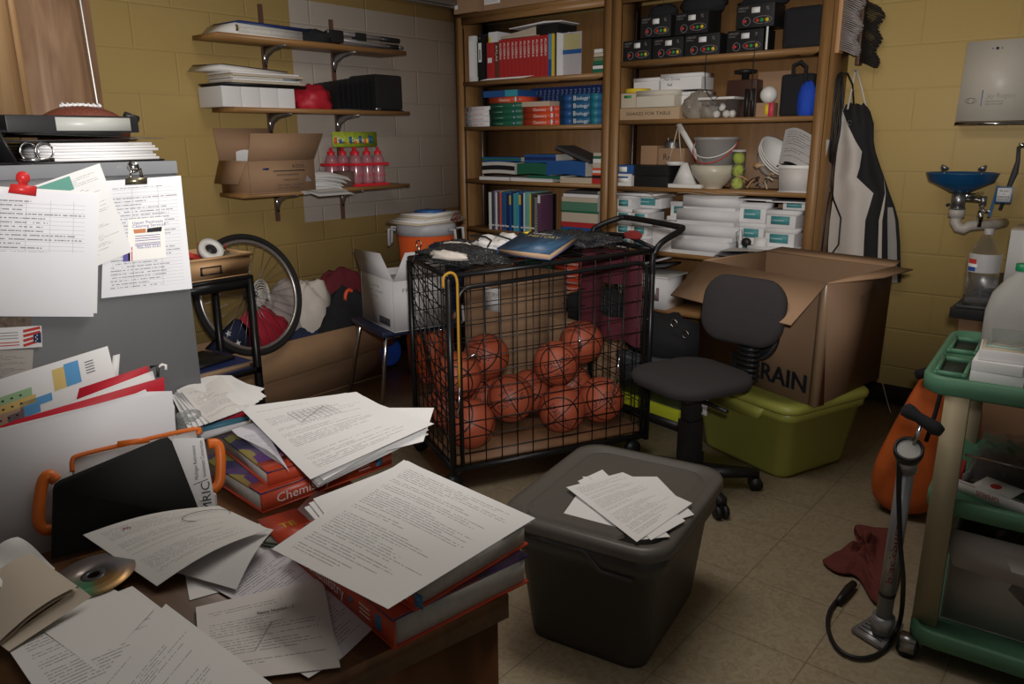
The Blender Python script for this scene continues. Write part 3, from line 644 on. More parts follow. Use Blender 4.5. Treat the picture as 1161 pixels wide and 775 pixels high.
# bowl + bucket
m = MB().lathe([(.05, 0), (.055, .012), (.075, .025), (.115, .075), (.135, .13), (.131, .13), (.11, .08), (.07, .035), (.0, .03)], mat('cream_ceramic', (.52, .48, .38), .3), 36, cap=False)
tag(m.build('mixing_bowl', loc=(-1.955, YF+.10, z)), 'cream ceramic bowl standing under the clear bucket', 'bowl')
t = thing('plastic_bucket', 'clear plastic bucket with red and white handles inside the cream bowl', 'bucket', (-1.95, YF+.10, z+.135-.0))
BUK = mat('cloudy_plastic', (.50, .49, .47), .25, alpha=.38, spec=.6)
MB().lathe([(.0, -.06), (.085, -.06), (.12, .13), (.127, .13), (.127, .145), (.121, .145), (.12, .14), (.083, -.055), (0, -.055)], BUK, 36, cap=False).build('body', t)
MB().tube([(-.125*math.cos(a), -.125*math.sin(a)*.9-.0, .12-.085*math.sin(a)) for a in [k*PI/14 for k in range(15)]], .0035, WHT, 6).build('handle', t)
MB().tube([(-.128*math.cos(a), -.128*math.sin(a)*.95, .125-.12*math.sin(a)) for a in [k*PI/14 for k in range(15)]], .003, REDINK, 6).build('handle', t)
# tennis ball can
t = thing('tennis_ball_can', 'clear tall can of yellow tennis balls beside the bucket', 'can', (-1.80, YF+.07, z))
MB().lathe([(.037, 0), (.037, .205), (.034, .21), (.034, 0.0)], CLEAR, 28, cap=False).build('tube', t)
MB().lathe([(.038, .203), (.038, .213), (.0, .213)], mat('clear_lid', (.5, .5, .5), .3), 28, cap=False).build('lid', t)
m = MB(); m.text('DUNLOP', (-.005, -.0385, .04), (0, 0, 1), (-1, 0, 0), .016, INK, width=.12); m.build('printed_name', t)
FELT = mat('tennis_felt', (.50, .62, .05), .9, bump=.4, bscale=400)
for k in range(3): tag(MB().sph((0, 0, 0), .033, FELT, 20).build('tennis_ball', loc=(-1.80, YF+.07, z+.0345+k*.0665)), 'yellow tennis ball in the clear can, %s' % ('bottom', 'middle', 'top')[k], 'ball', 'tennis balls in the can')
# nested white colanders leaning
for k in range(3):
    m = MB().lathe([(.05, 0), (.10, .05), (.115, .085), (.12, .085), (.122, .09), (.112, .09), (.095, .055), (.045, .006), (0, .006)], WHT, 32, cap=False)
    o = m.build('plastic_bowl', loc=(-1.68+.010*k, YF+.16-.012*k, z+.11+.012*k)); o.rotation_euler = (.25, .85, 0); tag(o, 'white plastic bowl leaning on the third shelf, %s of three nested' % ('innermost', 'middle', 'outermost')[k], 'bowl', 'nested white bowls')
m = MB(); rr = random.Random(4)
for k in range(14):
    a = Vector((rr.uniform(-.09, .09), rr.uniform(-.03, .03), rr.uniform(.0, .12)+.006)); b = a+Vector((rr.uniform(-.08, .08), rr.uniform(-.03, .03), rr.uniform(-.0, .05)))
    m.tube([a, (a+b)/2+Vector((0, 0, .01)), b], .0045, (CORK, PAPERD, BRN, STEEL)[k % 4], 6)
m.lathe([(.02, .12), (.03, .13), (.02, .145)], CORK, 12, t=T((.0, 0, 0)))
tag(m.build('wooden_mechanism', loc=(-1.68, YF+.06, z)), 'small tangle of wooden sticks and wires beside the tennis balls', 'sticks')
NWS = paper_mat('plastic_print', (.42, .40, .39), 14, (.05, .05, .05), 3, 'both', .1, .95, .4, .7)
m = MB(); m.grid(lambda u, v: Vector((-.09+.23*u+.03*v, -.03*math.sin(PI*u)-.02*v, .01+.17*v-.05*u*u+.012*math.sin(6*u))), 14, 10, NWS); m.grid(lambda u, v: Vector((-.085+.21*u+.03*v, .05-.03*u, .0+.16*v-.05*u*u)), 10, 8, BLK)
m.poly([(-.09, -.0, .01), (.14, 0, .0), (.14, .05, -.03), (-.09, .05, .0)], BLK)
tag(m.build('plastic_sack', loc=(-1.50, YF+.10, z+.135)), 'grey and black printed plastic sack on the white bin', 'bag')
m = MB().box((-.075, -.06, 0), (.075, .1, .004), WBOX).hull([(-.068, -.055, 0), (.062, -.055, 0), (.062, .09, 0), (-.068, .09, 0)], [(-.075, -.062, .135), (.078, -.062, .135), (.078, .1, .135), (-.075, .1, .135)], mat('off_white_bin', (.62, .58, .55), .5)).box((-.076, -.0635, .118), (.079, -.0615, .137), LCHA)
tag(m.build('plastic_bin', loc=(-1.475, YF+.065, z)), 'small off-white plastic bin at the right end of the third shelf', 'bin')
# fourth shelf: slide boxes
z = RS[1]+.0005
def deco_lab(m, d):
    y = -d[1]/2-.0022
    m.box((-d[0]*.34, y, d[2]*.22), (d[0]*.30, y+.0006, d[2]*.72), TEAL); m.box((-d[0]*.30, y-.0004, d[2]*.42), (d[0]*.1, y, d[2]*.50), mat('pale_teal', (.3, .5, .5), .5))
sb = None
def slide(x, y, zz, s, lb, rz=0):
    global sb
    if sb is None: sb = carton('slide_box', (0, 0, 0), (.105, .2, .076), WBOX, 0, 'x', 'box', 'white boxes with teal labels on the fourth shelf', lid=.018, deco=deco_lab); o = sb
    else: o = dup(sb)
    o.location = (x, y, zz); o.rotation_euler.z = rz; o.scale = s; o['label'] = 'teal labelled white box on fourth shelf, '+lb
for k in range(4):
    slide(-2.49, YF+.12, z+k*.0785, (1, 1, 1), 'left column, %s' % ('lowest', 'second up', 'third up', 'fourth up')[k]); 
    if k < 3: slide(-2.375, YF+.12, z+k*.0785, (1, 1, 1), 'second column, %s' % ('lowest', 'second up', 'third up')[k])
slide(-2.40, YF+.20, z+.236, (2.0, .7, 1.1), 'lying behind at the top left'); slide(-2.41, YF+.20, z+.32, (1.0, .7, .5), 'highest at the top left under the shelf')
slide(-2.20, YF+.22, z, (1.3, .6, 1.3), 'low behind the big white boxes'); slide(-2.20, YF+.22, z+.10, (1.3, .6, 1.2), 'second behind the big white boxes'); slide(-2.18, YF+.22, z+.195, (1.3, .6, 1.1), 'highest behind the big white boxes')
m = MB(); m.grid(lambda u, v: Vector((-.14+.28*u, -.15+.25*v, .004+.01*math.sin(PI*u)-.03*max(0, u-.85)*6)), 10, 4, paper_mat('magazine_page', (.45, .42, .38), 12, (.15, .08, .06), 5, 'both', .0, 1, .3, .8)); m.box((-.14, -.14, -.012), (.12, .1, .0), WBOX)
tag(m.build('magazine', loc=(-2.39, YF+.13, z+.330)), 'curling magazine lying on the left teal labelled boxes', 'magazine')
carton('paper_box', (-2.22, YF+.10, z), (.13, .16, .17), WBOX, 0, 'plain white upright box left of the big white stack', lid=.03)
def bigbox(x, zz, w_, lb, rz=0, h=.083, extra=None):
    carton('flat_box', (x, YF+.135, zz), (w_, .25, h), WBOX, rz, 'large flat white box in the centre stack, '+lb, 'box', 'large flat white boxes on the fourth shelf', lid=.06)
bigbox(-1.98, z-.0, .34, 'bottom', -.02); bigbox(-1.955, z+.086, .345, 'second from bottom', .015); bigbox(-1.95, z+.172, .35, 'third from bottom', -.01); bigbox(-1.935, z+.258, .31, 'top', .03, .075)
m = MB(); m.grid(lambda u, v: Vector((-.19+.36*u, -.14+.24*v, .01*math.sin(9*u)*.4+.012*math.sin(PI*v)+.006)), 12, 4, PAPERD); m.grid(lambda u, v: Vector((-.10+.30*u, -.13+.22*v, .012+.01*math.sin(7*u+1)*.5+.012*math.sin(PI*v)+.004)), 12, 4, mat('cream_box', (0, 0, 0)))
tag(m.build('envelope_pile', loc=(-1.93, YF+.12, z+.337)), 'creased tan envelopes lying on the big white stack', 'envelopes')
slide(-1.70, YF+.15, z, (1.3, .8, 1.2), 'right group, lower left'); slide(-1.70, YF+.15, z+.095, (1.3, .8, 1.25), 'right group, middle left'); slide(-1.70, YF+.15, z+.195, (1.4, .8, 1.35), 'right group, upper left')
slide(-1.53, YF+.13, z+.08, (1.5, .9, 1.25), 'right group, lower right'); slide(-1.53, YF+.13, z+.18, (1.5, .9, 1.15), 'right group, middle right'); slide(-1.50, YF+.20, z+.27, (1.2, .6, .7), 'right group, highest right')
carton('paper_box', (-1.56, YF+.10, z), (.25, .2, .078), WBOX, 0, 'long white box at the bottom right of the fourth shelf', lid=.02)
m = MB()
for k in range(6): m.grid(lambda u, v, k=k: Vector((-.12+.22*u+.01*k, -.10+.16*v, .004+k*.011+.006*math.sin(3*u+k))), 8, 2, (mat('grey_folder', (0, 0, 0)), DARK, PAGES)[k % 3])
tag(m.build('paper_bundle', loc=(-1.80+.07, YF+.0, z)), 'dark crumpled papers beside the big white stack', 'papers')
m = MB(); m.sph((0, 0, .03), .03, BLK, 10, (1, .7, .9)); m.tube([(-.05, 0, .0), (-.06, 0, .08), (-.03, 0, .1), (-.02, 0, .03)], .002, BLK, 6)
tag(m.build('adapter_plug', loc=(-1.70, YF+.01, z+.065)), 'small black plug with a loop of wire on the dark papers', 'plug')
m = MB().box((-.03, -.003, 0), (.04, .003, .05), PAPER, T((0, 0, 0), 0, -.4)); tag(m.build('card', loc=(-1.63, YF+.005, z+.079)), 'small white card leaning by the black plug', 'card')
for o_, p_ in ((-1.70, .34), (-1.50, .335)):
    m = MB().box((-.12, -.09, 0), (.12, .09, .006), WBOX, T((0, 0, 0), .1*(-1 if o_ < -1.6 else 1))); m.box((-.1, -.08, .007), (.1, .09, .011), DARK)
    tag(m.build('folder', loc=(o_, YF+.12, z+p_-.02)), ('grey folder squeezed under the third shelf, left of two', 'grey folder squeezed under the third shelf, right of two')[o_ > -1.6], 'folder')
# fifth shelf (low, between cart and carton)
z = RS[0]+.0005
t = thing('storage_box', 'white box with a printed photo label under the low shelf edge', 'box', (-2.33, YF+.11, z))
m = MB().box((-.17, -.12, 0), (.17, .12, .19), WBOX, taper=.96); m.box((-.14, -.1206, .05), (.12, -.1195, .13), mat('photo_label', (.20, .14, .14), .5, var=.6, scale=30)).box((-.14, -.1212, .12), (-.05, -.1204, .15), CYAN).box((.04, -.1212, .09), (.1, -.1204, .15), PAPER); m.build('body', t)
MB().box((-.178, -.128, .19), (.178, .128, .2), WHT, bev=.004).build('lid', t)
m = MB().box((-.12, -.1, 0), (.12, .1, .012), mat('grey_folder', (0, 0, 0)), T((0, 0, .05), .1, 0, -.3)).box((-.12, -.1, 0), (.12, .1, .012), DARK, T((0, 0, .02), 0, 0, -.15))
tag(m.build('magazine', loc=(-2.30, YF+.1, z+.218)), 'grey magazines tilted on the white box with photo label', 'magazine')
m = MB().box((-.03, -.03, 0), (.04, .03, .045), REDL, T((0, 0, 0), .3)).box((-.06, -.02, 0), (-.03, .03, .04), BLU); tag(m.build('small_box', loc=(-2.47, YF+.08, z+.201)), 'small red and blue packet beside the grey magazines', 'packet')
z = .1005
carton('black_case', (-2.1, YF+.13, z), (.5, .2, .18), BLK, 0, 'black equipment case on the bottom shelf behind the office chair')
carton('cardboard_box', (-2.42, YF+.13, z), (.12, .2, .24), CARD, 0, 'narrow brown box on the bottom shelf behind the office chair')
# ================================================================== WALL SHELVES (left wall)
XS = -3.60
def ys(px, py=130, X=XS): return at(px, py, X=X).y
for k, (yy, z0, z1) in enumerate(((2.525, .955, 2.10), (2.985, .93, 2.07))):
    m = MB().box((XW, yy-.012, z0), (XW+.012, yy+.012, z1), mat('brown_standard', (.10, .05, .035), .5))
    one(m, 'shelf_standard', 'slotted brown metal %s' % ('upright rail nearer the filing cabinet' if k == 0 else 'upright rail behind the red bottles'), 'shelf rail', 'wall shelf uprights', pin=(XW+.006, yy, 1.5))
for k, (zt, y0, y1, lb) in enumerate(((1.906, 2.12, 3.34, 'highest wooden wall shelf, carrying binders and a tripod'), (1.562, 2.185, 3.35, 'middle wooden wall shelf, carrying white boxes and black trays'), (1.133, 2.18, 3.325, 'lowest wooden wall shelf, carrying the open carton and red bottles'))):
    t = thing('wall_shelf', lb, 'shelf', (XW, 2.7, zt))
    MB().box((.013, y0-2.7, -.021), (.25, y1-2.7, 0), SHELF).build('board', t)
    for yy in (2.525, 2.985):
        y = yy-2.7; pr = [(.013, -.0215), (.215, -.0215), (.215, -.03), (.10, -.048), (.045, -.075), (.028, -.105), (.013, -.125)]
        MB().hull([(a, y-.004, b) for a, b in pr], [(a, y+.004, b) for a, b in pr], STEEL).box((.0125, y-.008, -.125), (.018, y+.008, -.0215), CHROME).build('bracket', t)
# --- highest shelf
z = 1.9065
t = thing('ring_binder', 'white ring binder with open end on the highest wall shelf', 'binder', (-3.72, 2.37, z))
m = MB().hull([(-.12, -.21, 0), (.115, -.19, 0), (.115, .24, 0), (-.12, .24, 0)], [(-.12, -.16, .05), (.115, -.15, .05), (.115, .24, .042), (-.12, .24, .042)], WHT); m.build('cover', t)
m = MB().box((.1152, -.135, .006), (.1162, .235, .036), PAGES).box((.1155, -.148, .012), (.117, -.136, .042), DARK).tube([(.118, -.14+.008*math.cos(a), .028+.011*math.sin(a)) for a in [k*PI/6 for k in range(12)]], .002, mat('brass', (.5, .35, .1), .3, .8), 5, True); m.build('rings', t)
m = MB().hull([(-.11, -.15, .0505), (.11, -.14, .0505), (.11, .30, .0505), (-.11, .3, .0505)], [(-.11, -.13, .064), (.11, -.12, .064), (.11, .3, .060), (-.11, .3, .060)], NAVY)
tag(m.build('binder', loc=(-3.725, 2.37, z+.001)), 'navy binder lying on the white binder, highest wall shelf', 'binder')
lump('strap_bundle', (-3.68, 2.76, z), (.06, .14, .045), BLKF, 'bundle of black straps between binders and tripod on the shelf', 'straps', 3, .25)
t = thing('camera_tripod', 'folded tripod with grey legs and black grips on the highest shelf', 'tripod', (-3.66, 3.0, z))
GRYP = mat('grey_tube', (.22, .21, .21), .4, .3)
MB().tube([(.02, -.2, .065), (.03, .24, .058)], .012, GRYP, 10).build('leg', t); MB().tube([(.03, -.15, .03), (.05, .25, .016)], .012, GRYP, 10).build('leg', t); MB().tube([(-.01, -.15, .025), (-.0, .22, .014)], .011, GRYP, 10).build('leg', t)
MB().tube([(.029, .17, .058), (.031, .31, .056)], .014, BLK, 10).build('grip', t); MB().tube([(.052, .19, .017), (.053, .28, .017)], .013, BLK, 10).cyl((.053, .28, .017), (.053, .32, .017), .009, STEEL, 10).build('grip', t)
MB().box((-.0, -.02, .03), (.05, .05, .075), BLK, bev=.006).build('clamp', t); MB().box((-.01, -.2, .01), (.05, -.11, .075), BLK, bev=.01).build('head', t)
# --- middle shelf
z = 1.5625
wb = None
for k in range(4):
    if wb is None: wb = carton('file_box', (0, 0, 0), (.22, .102, .098), WBOX, 0, 'x', 'box', 'white boxes in a row on the middle wall shelf'); o = wb
    else: o = dup(wb)
    o.location = (-3.725, ys(258)+.04+k*.106, z); o['label'] = 'plain white box on the middle wall shelf, %s from the left' % ORD[k]
y0 = ys(262)
m = MB().hull([(-.12, 0, 0), (.12, 0.01, 0), (.12, .46, 0), (-.12, .46, 0)], [(-.12, -.02, .016), (.13, -.01, .016), (.12, .47, .012), (-.12, .47, .012)], BLK)
tag(m.build('document_tray', loc=(-3.73, y0, z+.1)), 'thin black tray lying over the row of white boxes', 'tray')
m = MB()
for k in range(5): m.box((-.11, .03+.01*(k % 2), .0+k*.011), (.115-.004*(k % 3), .45-.02*(k % 3), .010+k*.011), (PAPERD, WBOX, PAGES)[k % 3], bev=.001)
m.box((.112, .33, .02), (.1165, .42, .03), mat('grey_print', (.2, .22, .24), .6)); tag(m.build('paper_bundle', loc=(-3.73, y0, z+.1172)), 'bundle of wrapped papers on the black tray', 'papers')
m = MB().hull([(-.1, -.07, 0), (.13, -.04, 0), (.12, .36, 0), (-.1, .36, 0)], [(-.1, -.04, .03), (.12, -.01, .024), (.12, .36, .006), (-.1, .36, .006)], WHT).hull([(-.1, -.045, .0305), (.12, -.015, .0245), (.12, .36, .0065), (-.1, .36, .0065)], [(-.1, -.03, .034), (.12, -.0, .028), (.12, .37, .01), (-.1, .37, .01)], BLK)
tag(m.build('folder', loc=(-3.73, y0-.01, z+.172)), 'white folder with black cover, topmost over the white boxes', 'folder')
lump('red_bag', (-3.70, ys(367), z), (.10, .11, .085), mat('red_nylon', (.42, .015, .03), .5, bump=.3, bscale=20), 'crumpled red pouch between white boxes and black trays', 'bag', 12, .16)
t = thing('desk_organizer', 'black ribbed upright file organizer on the middle wall shelf', 'organizer', (-3.73, ys(388), z))
L = ys(459)-ys(388)
MB().box((-.12, 0, 0), (.12, L, .006), BLK).build('base', t)
for k in range(8):
    a = .0+k*.036; m = MB().box((-.115, a, .006), (.105+.0*k, a+.004, .150+.006*k), BLK, bev=.0015); m.build('divider', t)
MB().box((-.12, .26, .006), (.12, L, .205), BLK, bev=.016).box((.1205, .255, .004), (.1215, .30, .016), STEEL).build('tray_body', t)
# --- lowest shelf: open carton
z = 1.1335
t = thing('cardboard_carton', 'open brown carton with black print on the lowest wall shelf', 'carton', (-3.71, 2.40, z))
def open_box(t, x0, x1, y0, y1, h, th, mo, mi_, deco=None, rzm=None):
    m = MB(); m.box((x0, y0, 0), (x1, y1, th), mo)
    for a, b in (((x0, y0, th), (x0+th, y1, h)), ((x1-th, y0, th), (x1, y1, h)), ((x0+th, y0, th), (x1-th, y0+th, h)), ((x0+th, y1-th, th), (x1-th, y1, h))): m.box(a, b, mo)
    if deco: deco(m)
    return m.build('body', t)
def dk(m):
    X = .1412
    def tx(s, y, zz, h, w_): m.text(s, (X, y, zz), (0, 1, 0), (0, 0, 1), h, INK, width=w_)
    tx('KOOL', .06, .125, .018, .075); m.box((X, -.06, .108), (X+.0006, .135, .113), INK); tx('HAWAIIAN', -.04, .085, .012, .13); tx('MEDIUM', .0, .06, .008, .09)
    m.box((X, -.12, .118), (X+.0006, -.085, .128), NAVY); tx('FRAGILE - CLASS', -.04, .035, .006, .16); tx('NET WT. KEEP DRY', -.04, .02, .006, .14)
    m.poly([(X, .135, .05), (X, .175, .05), (X, .145, .085)], INKG)
open_box(t, -.135, .14, -.20, .20, .165, .004, CARD, CARDIN, dk)
MB().hull([(.137, -.2, .166), (.141, -.2, .166), (.141, .2, .166), (.137, .2, .166)], [(.165, -.19, .30), (.169, -.19, .30), (.169, .25, .30), (.165, .25, .30)], CARD).build('flap', t)
MB().hull([(-.135, -.2, .166), (-.131, -.2, .166), (-.131, .2, .166), (-.135, .2, .166)], [(-.137, -.215, .33), (-.133, -.215, .33), (-.133, .12, .33), (-.137, .12, .33)], CARD).build('flap', t)
MB().hull([(-.13, -.204, .166), (.13, -.204, .166), (.13, -.2, .166), (-.13, -.2, .166)], [(-.13, -.245, .05), (.10, -.245, .05), (.10, -.241, .05), (-.13, -.241, .05)], CARD).build('flap', t)
m = MB(); m.grid(lambda u, v: Vector((-.05+.02*v, -.16+.2*u, .0+.19*v+.01*math.sin(6*u))), 8, 4, PAPER); m.grid(lambda u, v: Vector((-.0+.02*v, -.12+.2*u, .0+.16*v+.012*math.sin(5*u+1))), 8, 4, PAPER)
tag(m.build('paper_bundle', loc=(-3.71, 2.40, z+.02)), 'white papers poking up out of the open carton', 'papers')
y0 = ys(343, 210)
m = MB()
for k in range(9): m.grid(lambda u, v, k=k: Vector((-.11+.26*v+.01*math.sin(k), .01*k+.24*u-.03*(k % 2), .006+.011*k*(1-.35*u)+.012*math.sin(PI*u)*(1 if k > 2 else .2)-(.0 if v < .85 else .03*(v-.85)*6))), 8, 8, PAPER)
tag(m.build('paper_bundle', loc=(-3.74, y0+.0, z+.0), ang=60), 'slumping stack of white papers beside the open carton', 'papers', kind=None)
m = MB(); m.grid(lambda u, v: Vector((.0+.16*v, .24*u, -.03*v+.002)), 6, 6, PAPER); m.grid(lambda u, v: Vector((.0+.14*v, .02+.2*u, -.015*v+.006)), 6, 6, PAPER)
tag(m.build('loose_paper', loc=(-3.62, y0, z+.002)), 'white sheets sliding off the lowest shelf edge', 'papers')
m = MB().lathe([(.03, 0), (.04, .06), (.02, .07), (.012, .11)], CLEAR, 14); tag(m.build('plastic_bottle', loc=(-3.80, y0+.06, z+.115)), 'small clear crumpled cup behind the slumping papers', 'cup')
m = MB().box((-.06, -.06, 0), (.06, .06, .09), mat('dark_brown_box', (.10, .06, .045), .7)); tag(m.build('small_box', loc=(-3.68, ys(402, 205), z)), 'dark brown box between the papers and the red bottles', 'box')
RPL = mat('red_plastic', (.60, .02, .035), .35); RCL = mat('pink_clear', (.42, .17, .20), .15, alpha=.75, spec=.7)
def bottle_pack(c, n, lb):
    t = thing('bottle_pack', lb, 'bottles', c)
    W = .084*n
    MB().box((-.045, -.042, 0), (.045, W-.042, .016), RPL, bev=.004).build('tray', t)
    MB().box((-.047, -.047, .118), (.047, W-.037, .134), RPL, bev=.003).build('band', t)
    for k in range(n):
        b = MB().lathe([(.036, .016), (.038, .03), (.038, .145), (.030, .17), (.020, .182)], RCL, 20, t=T((0, k*.084, 0))); b.text('Fruit', (.0386, k*.084-.02, .05), (0, 1, .3), (0, 0, 1), .018, RPL); b = b.build('bottle', t)
        MB().lathe([(.022, .180), (.022, .198), (.010, .203), (.008, .222), (.0, .224)], RPL, 16, t=T((0, k*.084, 0)), cap=False).build('cap', b)
    return t
ya = ys(398, 180)+.045
bottle_pack((-3.64, ya+.02, z), 3, 'row of clear bottles with red caps at the right end of shelf')
bottle_pack((-3.75, ya-.07, z), 3, 'second row of red capped bottles, half hidden behind the first')
t = thing('header_card', 'bright green and yellow printed card standing above red bottles', 'card', (-3.70, ya-.06, z+.225))
m = MB().box((-.003, -.03, 0), (.0, .30, .085), mat('lime_print', (.30, .38, .03), .5, var=.5, scale=40))
for k in range(16): m.cyl((.0, .0+.018*k-.01, .02+.05*random.random()), (.0008, .0+.018*k-.01, .02), .009, (ORG, YEL, BLU, GRN)[k % 4], 8)
m.text('Xtreme', (.0014, .09, .025), (0, 1, 0), (0, 0, 1), .03, LCHA, width=.13); m.text('Xtr', (.0014, -.02, .025), (0, 1, 0), (0, 0, 1), .03, LCHA, width=.07); m.build('printed_card', t)
# ================================================================== ORANGE COOLERS
OR = mat('cooler_orange', (.62, .095, .018), .45, var=.05); LIDW = mat('cooler_white', (.40, .40, .43), .5)
def cooler(c, h, lb, r=.17):
    t = thing('drink_cooler', lb, 'cooler', c)
    MB().lathe([(0, 0), (r*.86, 0), (r*.88, .02), (r, h-.06), (r, h-.06), (0, h-.06)], OR, 40, cap=False).build('body', t)
    MB().lathe([(0, h-.06), (r*1.03, h-.06), (r*1.05, h-.02), (r*1.04, h), (r*.95, h+.006), (0, h+.006)], LIDW, 40, cap=False).build('lid', t)
    for a in (-2.45, .35):
        cx, cy = math.cos(a+0.0), math.sin(a); q = Vector((cx, cy, 0)); s_ = Vector((-cy, cx, 0))
        MB().tube([q*r*1.02+s_*.06+Vector((0, 0, h-.03)), q*(r*1.02+.04)+s_*.06+Vector((0, 0, h-.025)), q*(r+.05)+s_*.055+Vector((0, 0, h-.12)), q*(r+.05)-s_*.055+Vector((0, 0, h-.12)), q*(r*1.02+.04)-s_*.06+Vector((0, 0, h-.025)), q*r*1.02-s_*.06+Vector((0, 0, h-.03))], .009, LIDW, 8).build('handle', t)
    return t
cooler((-3.36, 3.22, 0), .43, 'orange cooler standing on the floor under the blue school chair', .155)
cooler((-3.36, 3.22, .437), .475, 'orange drink cooler with grey white lid against the wall')
z = .920
m = MB()
for k, (mm, s_) in enumerate(((PAPERD, 1.0), (WBOX, .95), (PAGES, .86), (PAPERD, .82), (WBOX, .8))): m.box((-.13*s_, -.20*s_, k*.011), (.14*s_, .20*s_, k*.011+.010), mm, T((0, .01*k, 0), .05*k))
tag(m.build('magazine_pile', loc=(-3.36, 3.22, z)), 'pile of papers and magazines on the orange cooler lid', 'papers')
m = MB().box((-.08, -.07, 0), (.06, .07, .012), BLU, T((0, 0, 0), .3)); tag(m.build('softcover_book', loc=(-3.36, 3.27, z+.0555)), 'small blue booklet on the papers above the cooler', 'booklet')
m = MB()
for k in range(7): m.tube([(0, 0, 0), (.03+.01*k, .02*math.sin(k*2), .02+.008*math.cos(k)), (.07, .025*math.sin(k*2.3), .035*math.cos(k*1.3)+.02)], .003, mat('dried_red', (.15, .03, .02), .7), 5)
tag(m.build('dried_leaf', loc=(-3.24, 3.30, z+.006)), 'small dark red dried leaf at the right of the cooler papers', 'leaf')
# ================================================================== SCHOOL CHAIR + FILE BOX
t = thing('school_chair', 'navy school chair with chrome legs carrying the white file box', 'chair', (-3.05, 2.74, 0), math.radians(73))
NVP = mat('navy_plastic', (.012, .018, .045), .4)
MB().box((-.23, -.21, .425), (.23, .21, .455), NVP, bev=.013).build('seat', t)
m = MB(); m.grid(lambda u, v: Vector((.22+.03*v-.02*math.sin(PI*u), -.2+.4*u, .50+.30*v)), 10, 6, NVP); m.grid(lambda u, v: Vector((.235+.03*v-.02*math.sin(PI*u), -.2+.4*u, .50+.30*v)), 10, 6, NVP, True); m.build('backrest', t)
for y in (-.17, .17): MB().tube([(.19, y, .40), (.235, y, .47), (.252, y, .72)], .010, CHROME, 8).build('back_frame', t)
for x, y, xx, yy in ((-.19, -.17, -.26, -.22), (-.19, .17, -.26, .22), (.17, -.17, .25, -.2), (.17, .17, .25, .2)):
    l = MB().tube([(x*.6, y, .418), (x, y, .41), (xx, yy, .012)], .0105, CHROME, 10).build('leg', t); MB().cyl((xx, yy, .0), (xx, yy, .02), .014, BLK, 10).build('foot', l)
t = thing('file_box', 'white open office storage box with flaps up on the navy chair', 'box', (-3.01, 2.70, .4565), math.radians(-17))
def dfb(m):
    Y = -.1512
    m.text('PRINTED MATTER', (-.16, Y, .205), (1, 0, 0), (0, 0, 1), .012, INKG, width=.20); m.text('KEEP DRY - 10 REAMS', (-.14, Y, .18), (1, 0, 0), (0, 0, 1), .010, INKG, width=.22); m.text('MADE IN USA', (-.10, Y, .15), (1, 0, 0), (0, 0, 1), .010, INKG, width=.12)
    for k in range(24): m.box((.02+k*.0055, Y, .02), (.0225+k*.0055+.001*(k % 3), Y+.0008, .06), INK)
    m.text('FRAGILE', (.2065, -.10, .20), (0, 1, 0), (0, 0, 1), .022, INKG, width=.14)
FBX = mat('file_box_white', (.50, .49, .50), .7)
open_box(t, -.205, .205, -.15, .15, .26, .004, FBX, WBOX, dfb)
MB().hull([(-.205, -.15, .26), (.205, -.15, .26), (.205, -.146, .26), (-.205, -.146, .26)], [(-.29, -.15, .37), (.06, -.15, .385), (.06, -.146, .385), (-.29, -.146, .37)], FBX).build('flap', t)
MB().hull([(.201, -.146, .26), (.205, -.146, .26), (.205, .146, .26), (.201, .146, .26)], [(.21, -.08, .40), (.214, -.08, .40), (.214, .14, .40), (.21, .14, .40)], FBX).build('flap', t)
MB().box((-.19, -.14, .01), (.19, .14, .225), PAPER).build('paper_fill', t)
m = MB(); m.grid(lambda u, v: Vector((.0+.10*v, -.05+.25*u-.04*v, .0-.28*v*v+.02*math.sin(5*u))), 8, 8, mat('navy_cloth', (.01, .014, .035), .9)); m.grid(lambda u, v: Vector((-.03+.05*v, -.04+.1*u, .0-.22*v)), 4, 6, mat('olive_cloth', (.25, .16, .02), .8))
m.bm.transform(Matrix.Scale(.55, 4)); tag(m.build('cloth', loc=(-3.06, 2.97, .83)), 'navy and olive cloth draped over the chair back', 'cloth')
# ================================================================== LONG CARDBOARD BOX, CLOTHES, FLAG, WHEEL
t = thing('cardboard_carton', 'long low cardboard box full of clothes along the wall', 'carton', (-3.66, 2.3, 0))
open_box(t, -.17, .16, -.75, .64, .35, .005, CARD, CARDIN)
MB().hull([(.161, -.75, .352), (.166, -.75, .352), (.166, .64, .352), (.161, .64, .352)], [(.215, -.72, .155), (.22, -.72, .155), (.22, .70, .20), (.215, .70, .20)], mat('cardboard_light', (.36, .22, .12), .8)).build('flap', t)
MAR = mat('maroon_cloth', (.115, .012, .02), .85, bump=.3, bscale=30); GRC = mat('grey_cloth', (.33, .28, .26), .9, bump=.3, bscale=30); WCL = mat('white_cloth', (.58, .53, .48), .9, bump=.2, bscale=30)
BLUC = mat('denim_cloth', (.02, .03, .07), .9)
zc = .25
lump('maroon_clothing', at(386, 330, X=-3.74)-Vector((0, 0, .31)), (.09, .23, .29), MAR, 'maroon garment heaped highest in the long box by the wall', 'clothing', 21, .06, 32)
lump('grey_clothing', at(330, 350, X=-3.70)-Vector((0, 0, .24)), (.10, .17, .26), GRC, 'grey brown shirt heaped behind the bicycle wheel', 'clothing', 22, .10, 32)
lump('white_clothing', at(350, 350, X=-3.66)-Vector((0, 0, .26)), (.08, .17, .27), WCL, 'cream white garment in the middle of the clothes pile', 'clothing', 23, .14, 32)
lump('black_clothing', at(400, 368, X=-3.56)-Vector((0, 0, .20)), (.055, .22, .27), BLKF, 'black jersey at the right end of the clothes pile', 'clothing', 24, .16, 28)
lump('dark_clothing', at(352, 398, X=-3.61)-Vector((0, 0, .10)), (.075, .33, .15), BLUC, 'dark navy clothes low in the long box', 'clothing', 25, .14, 28)
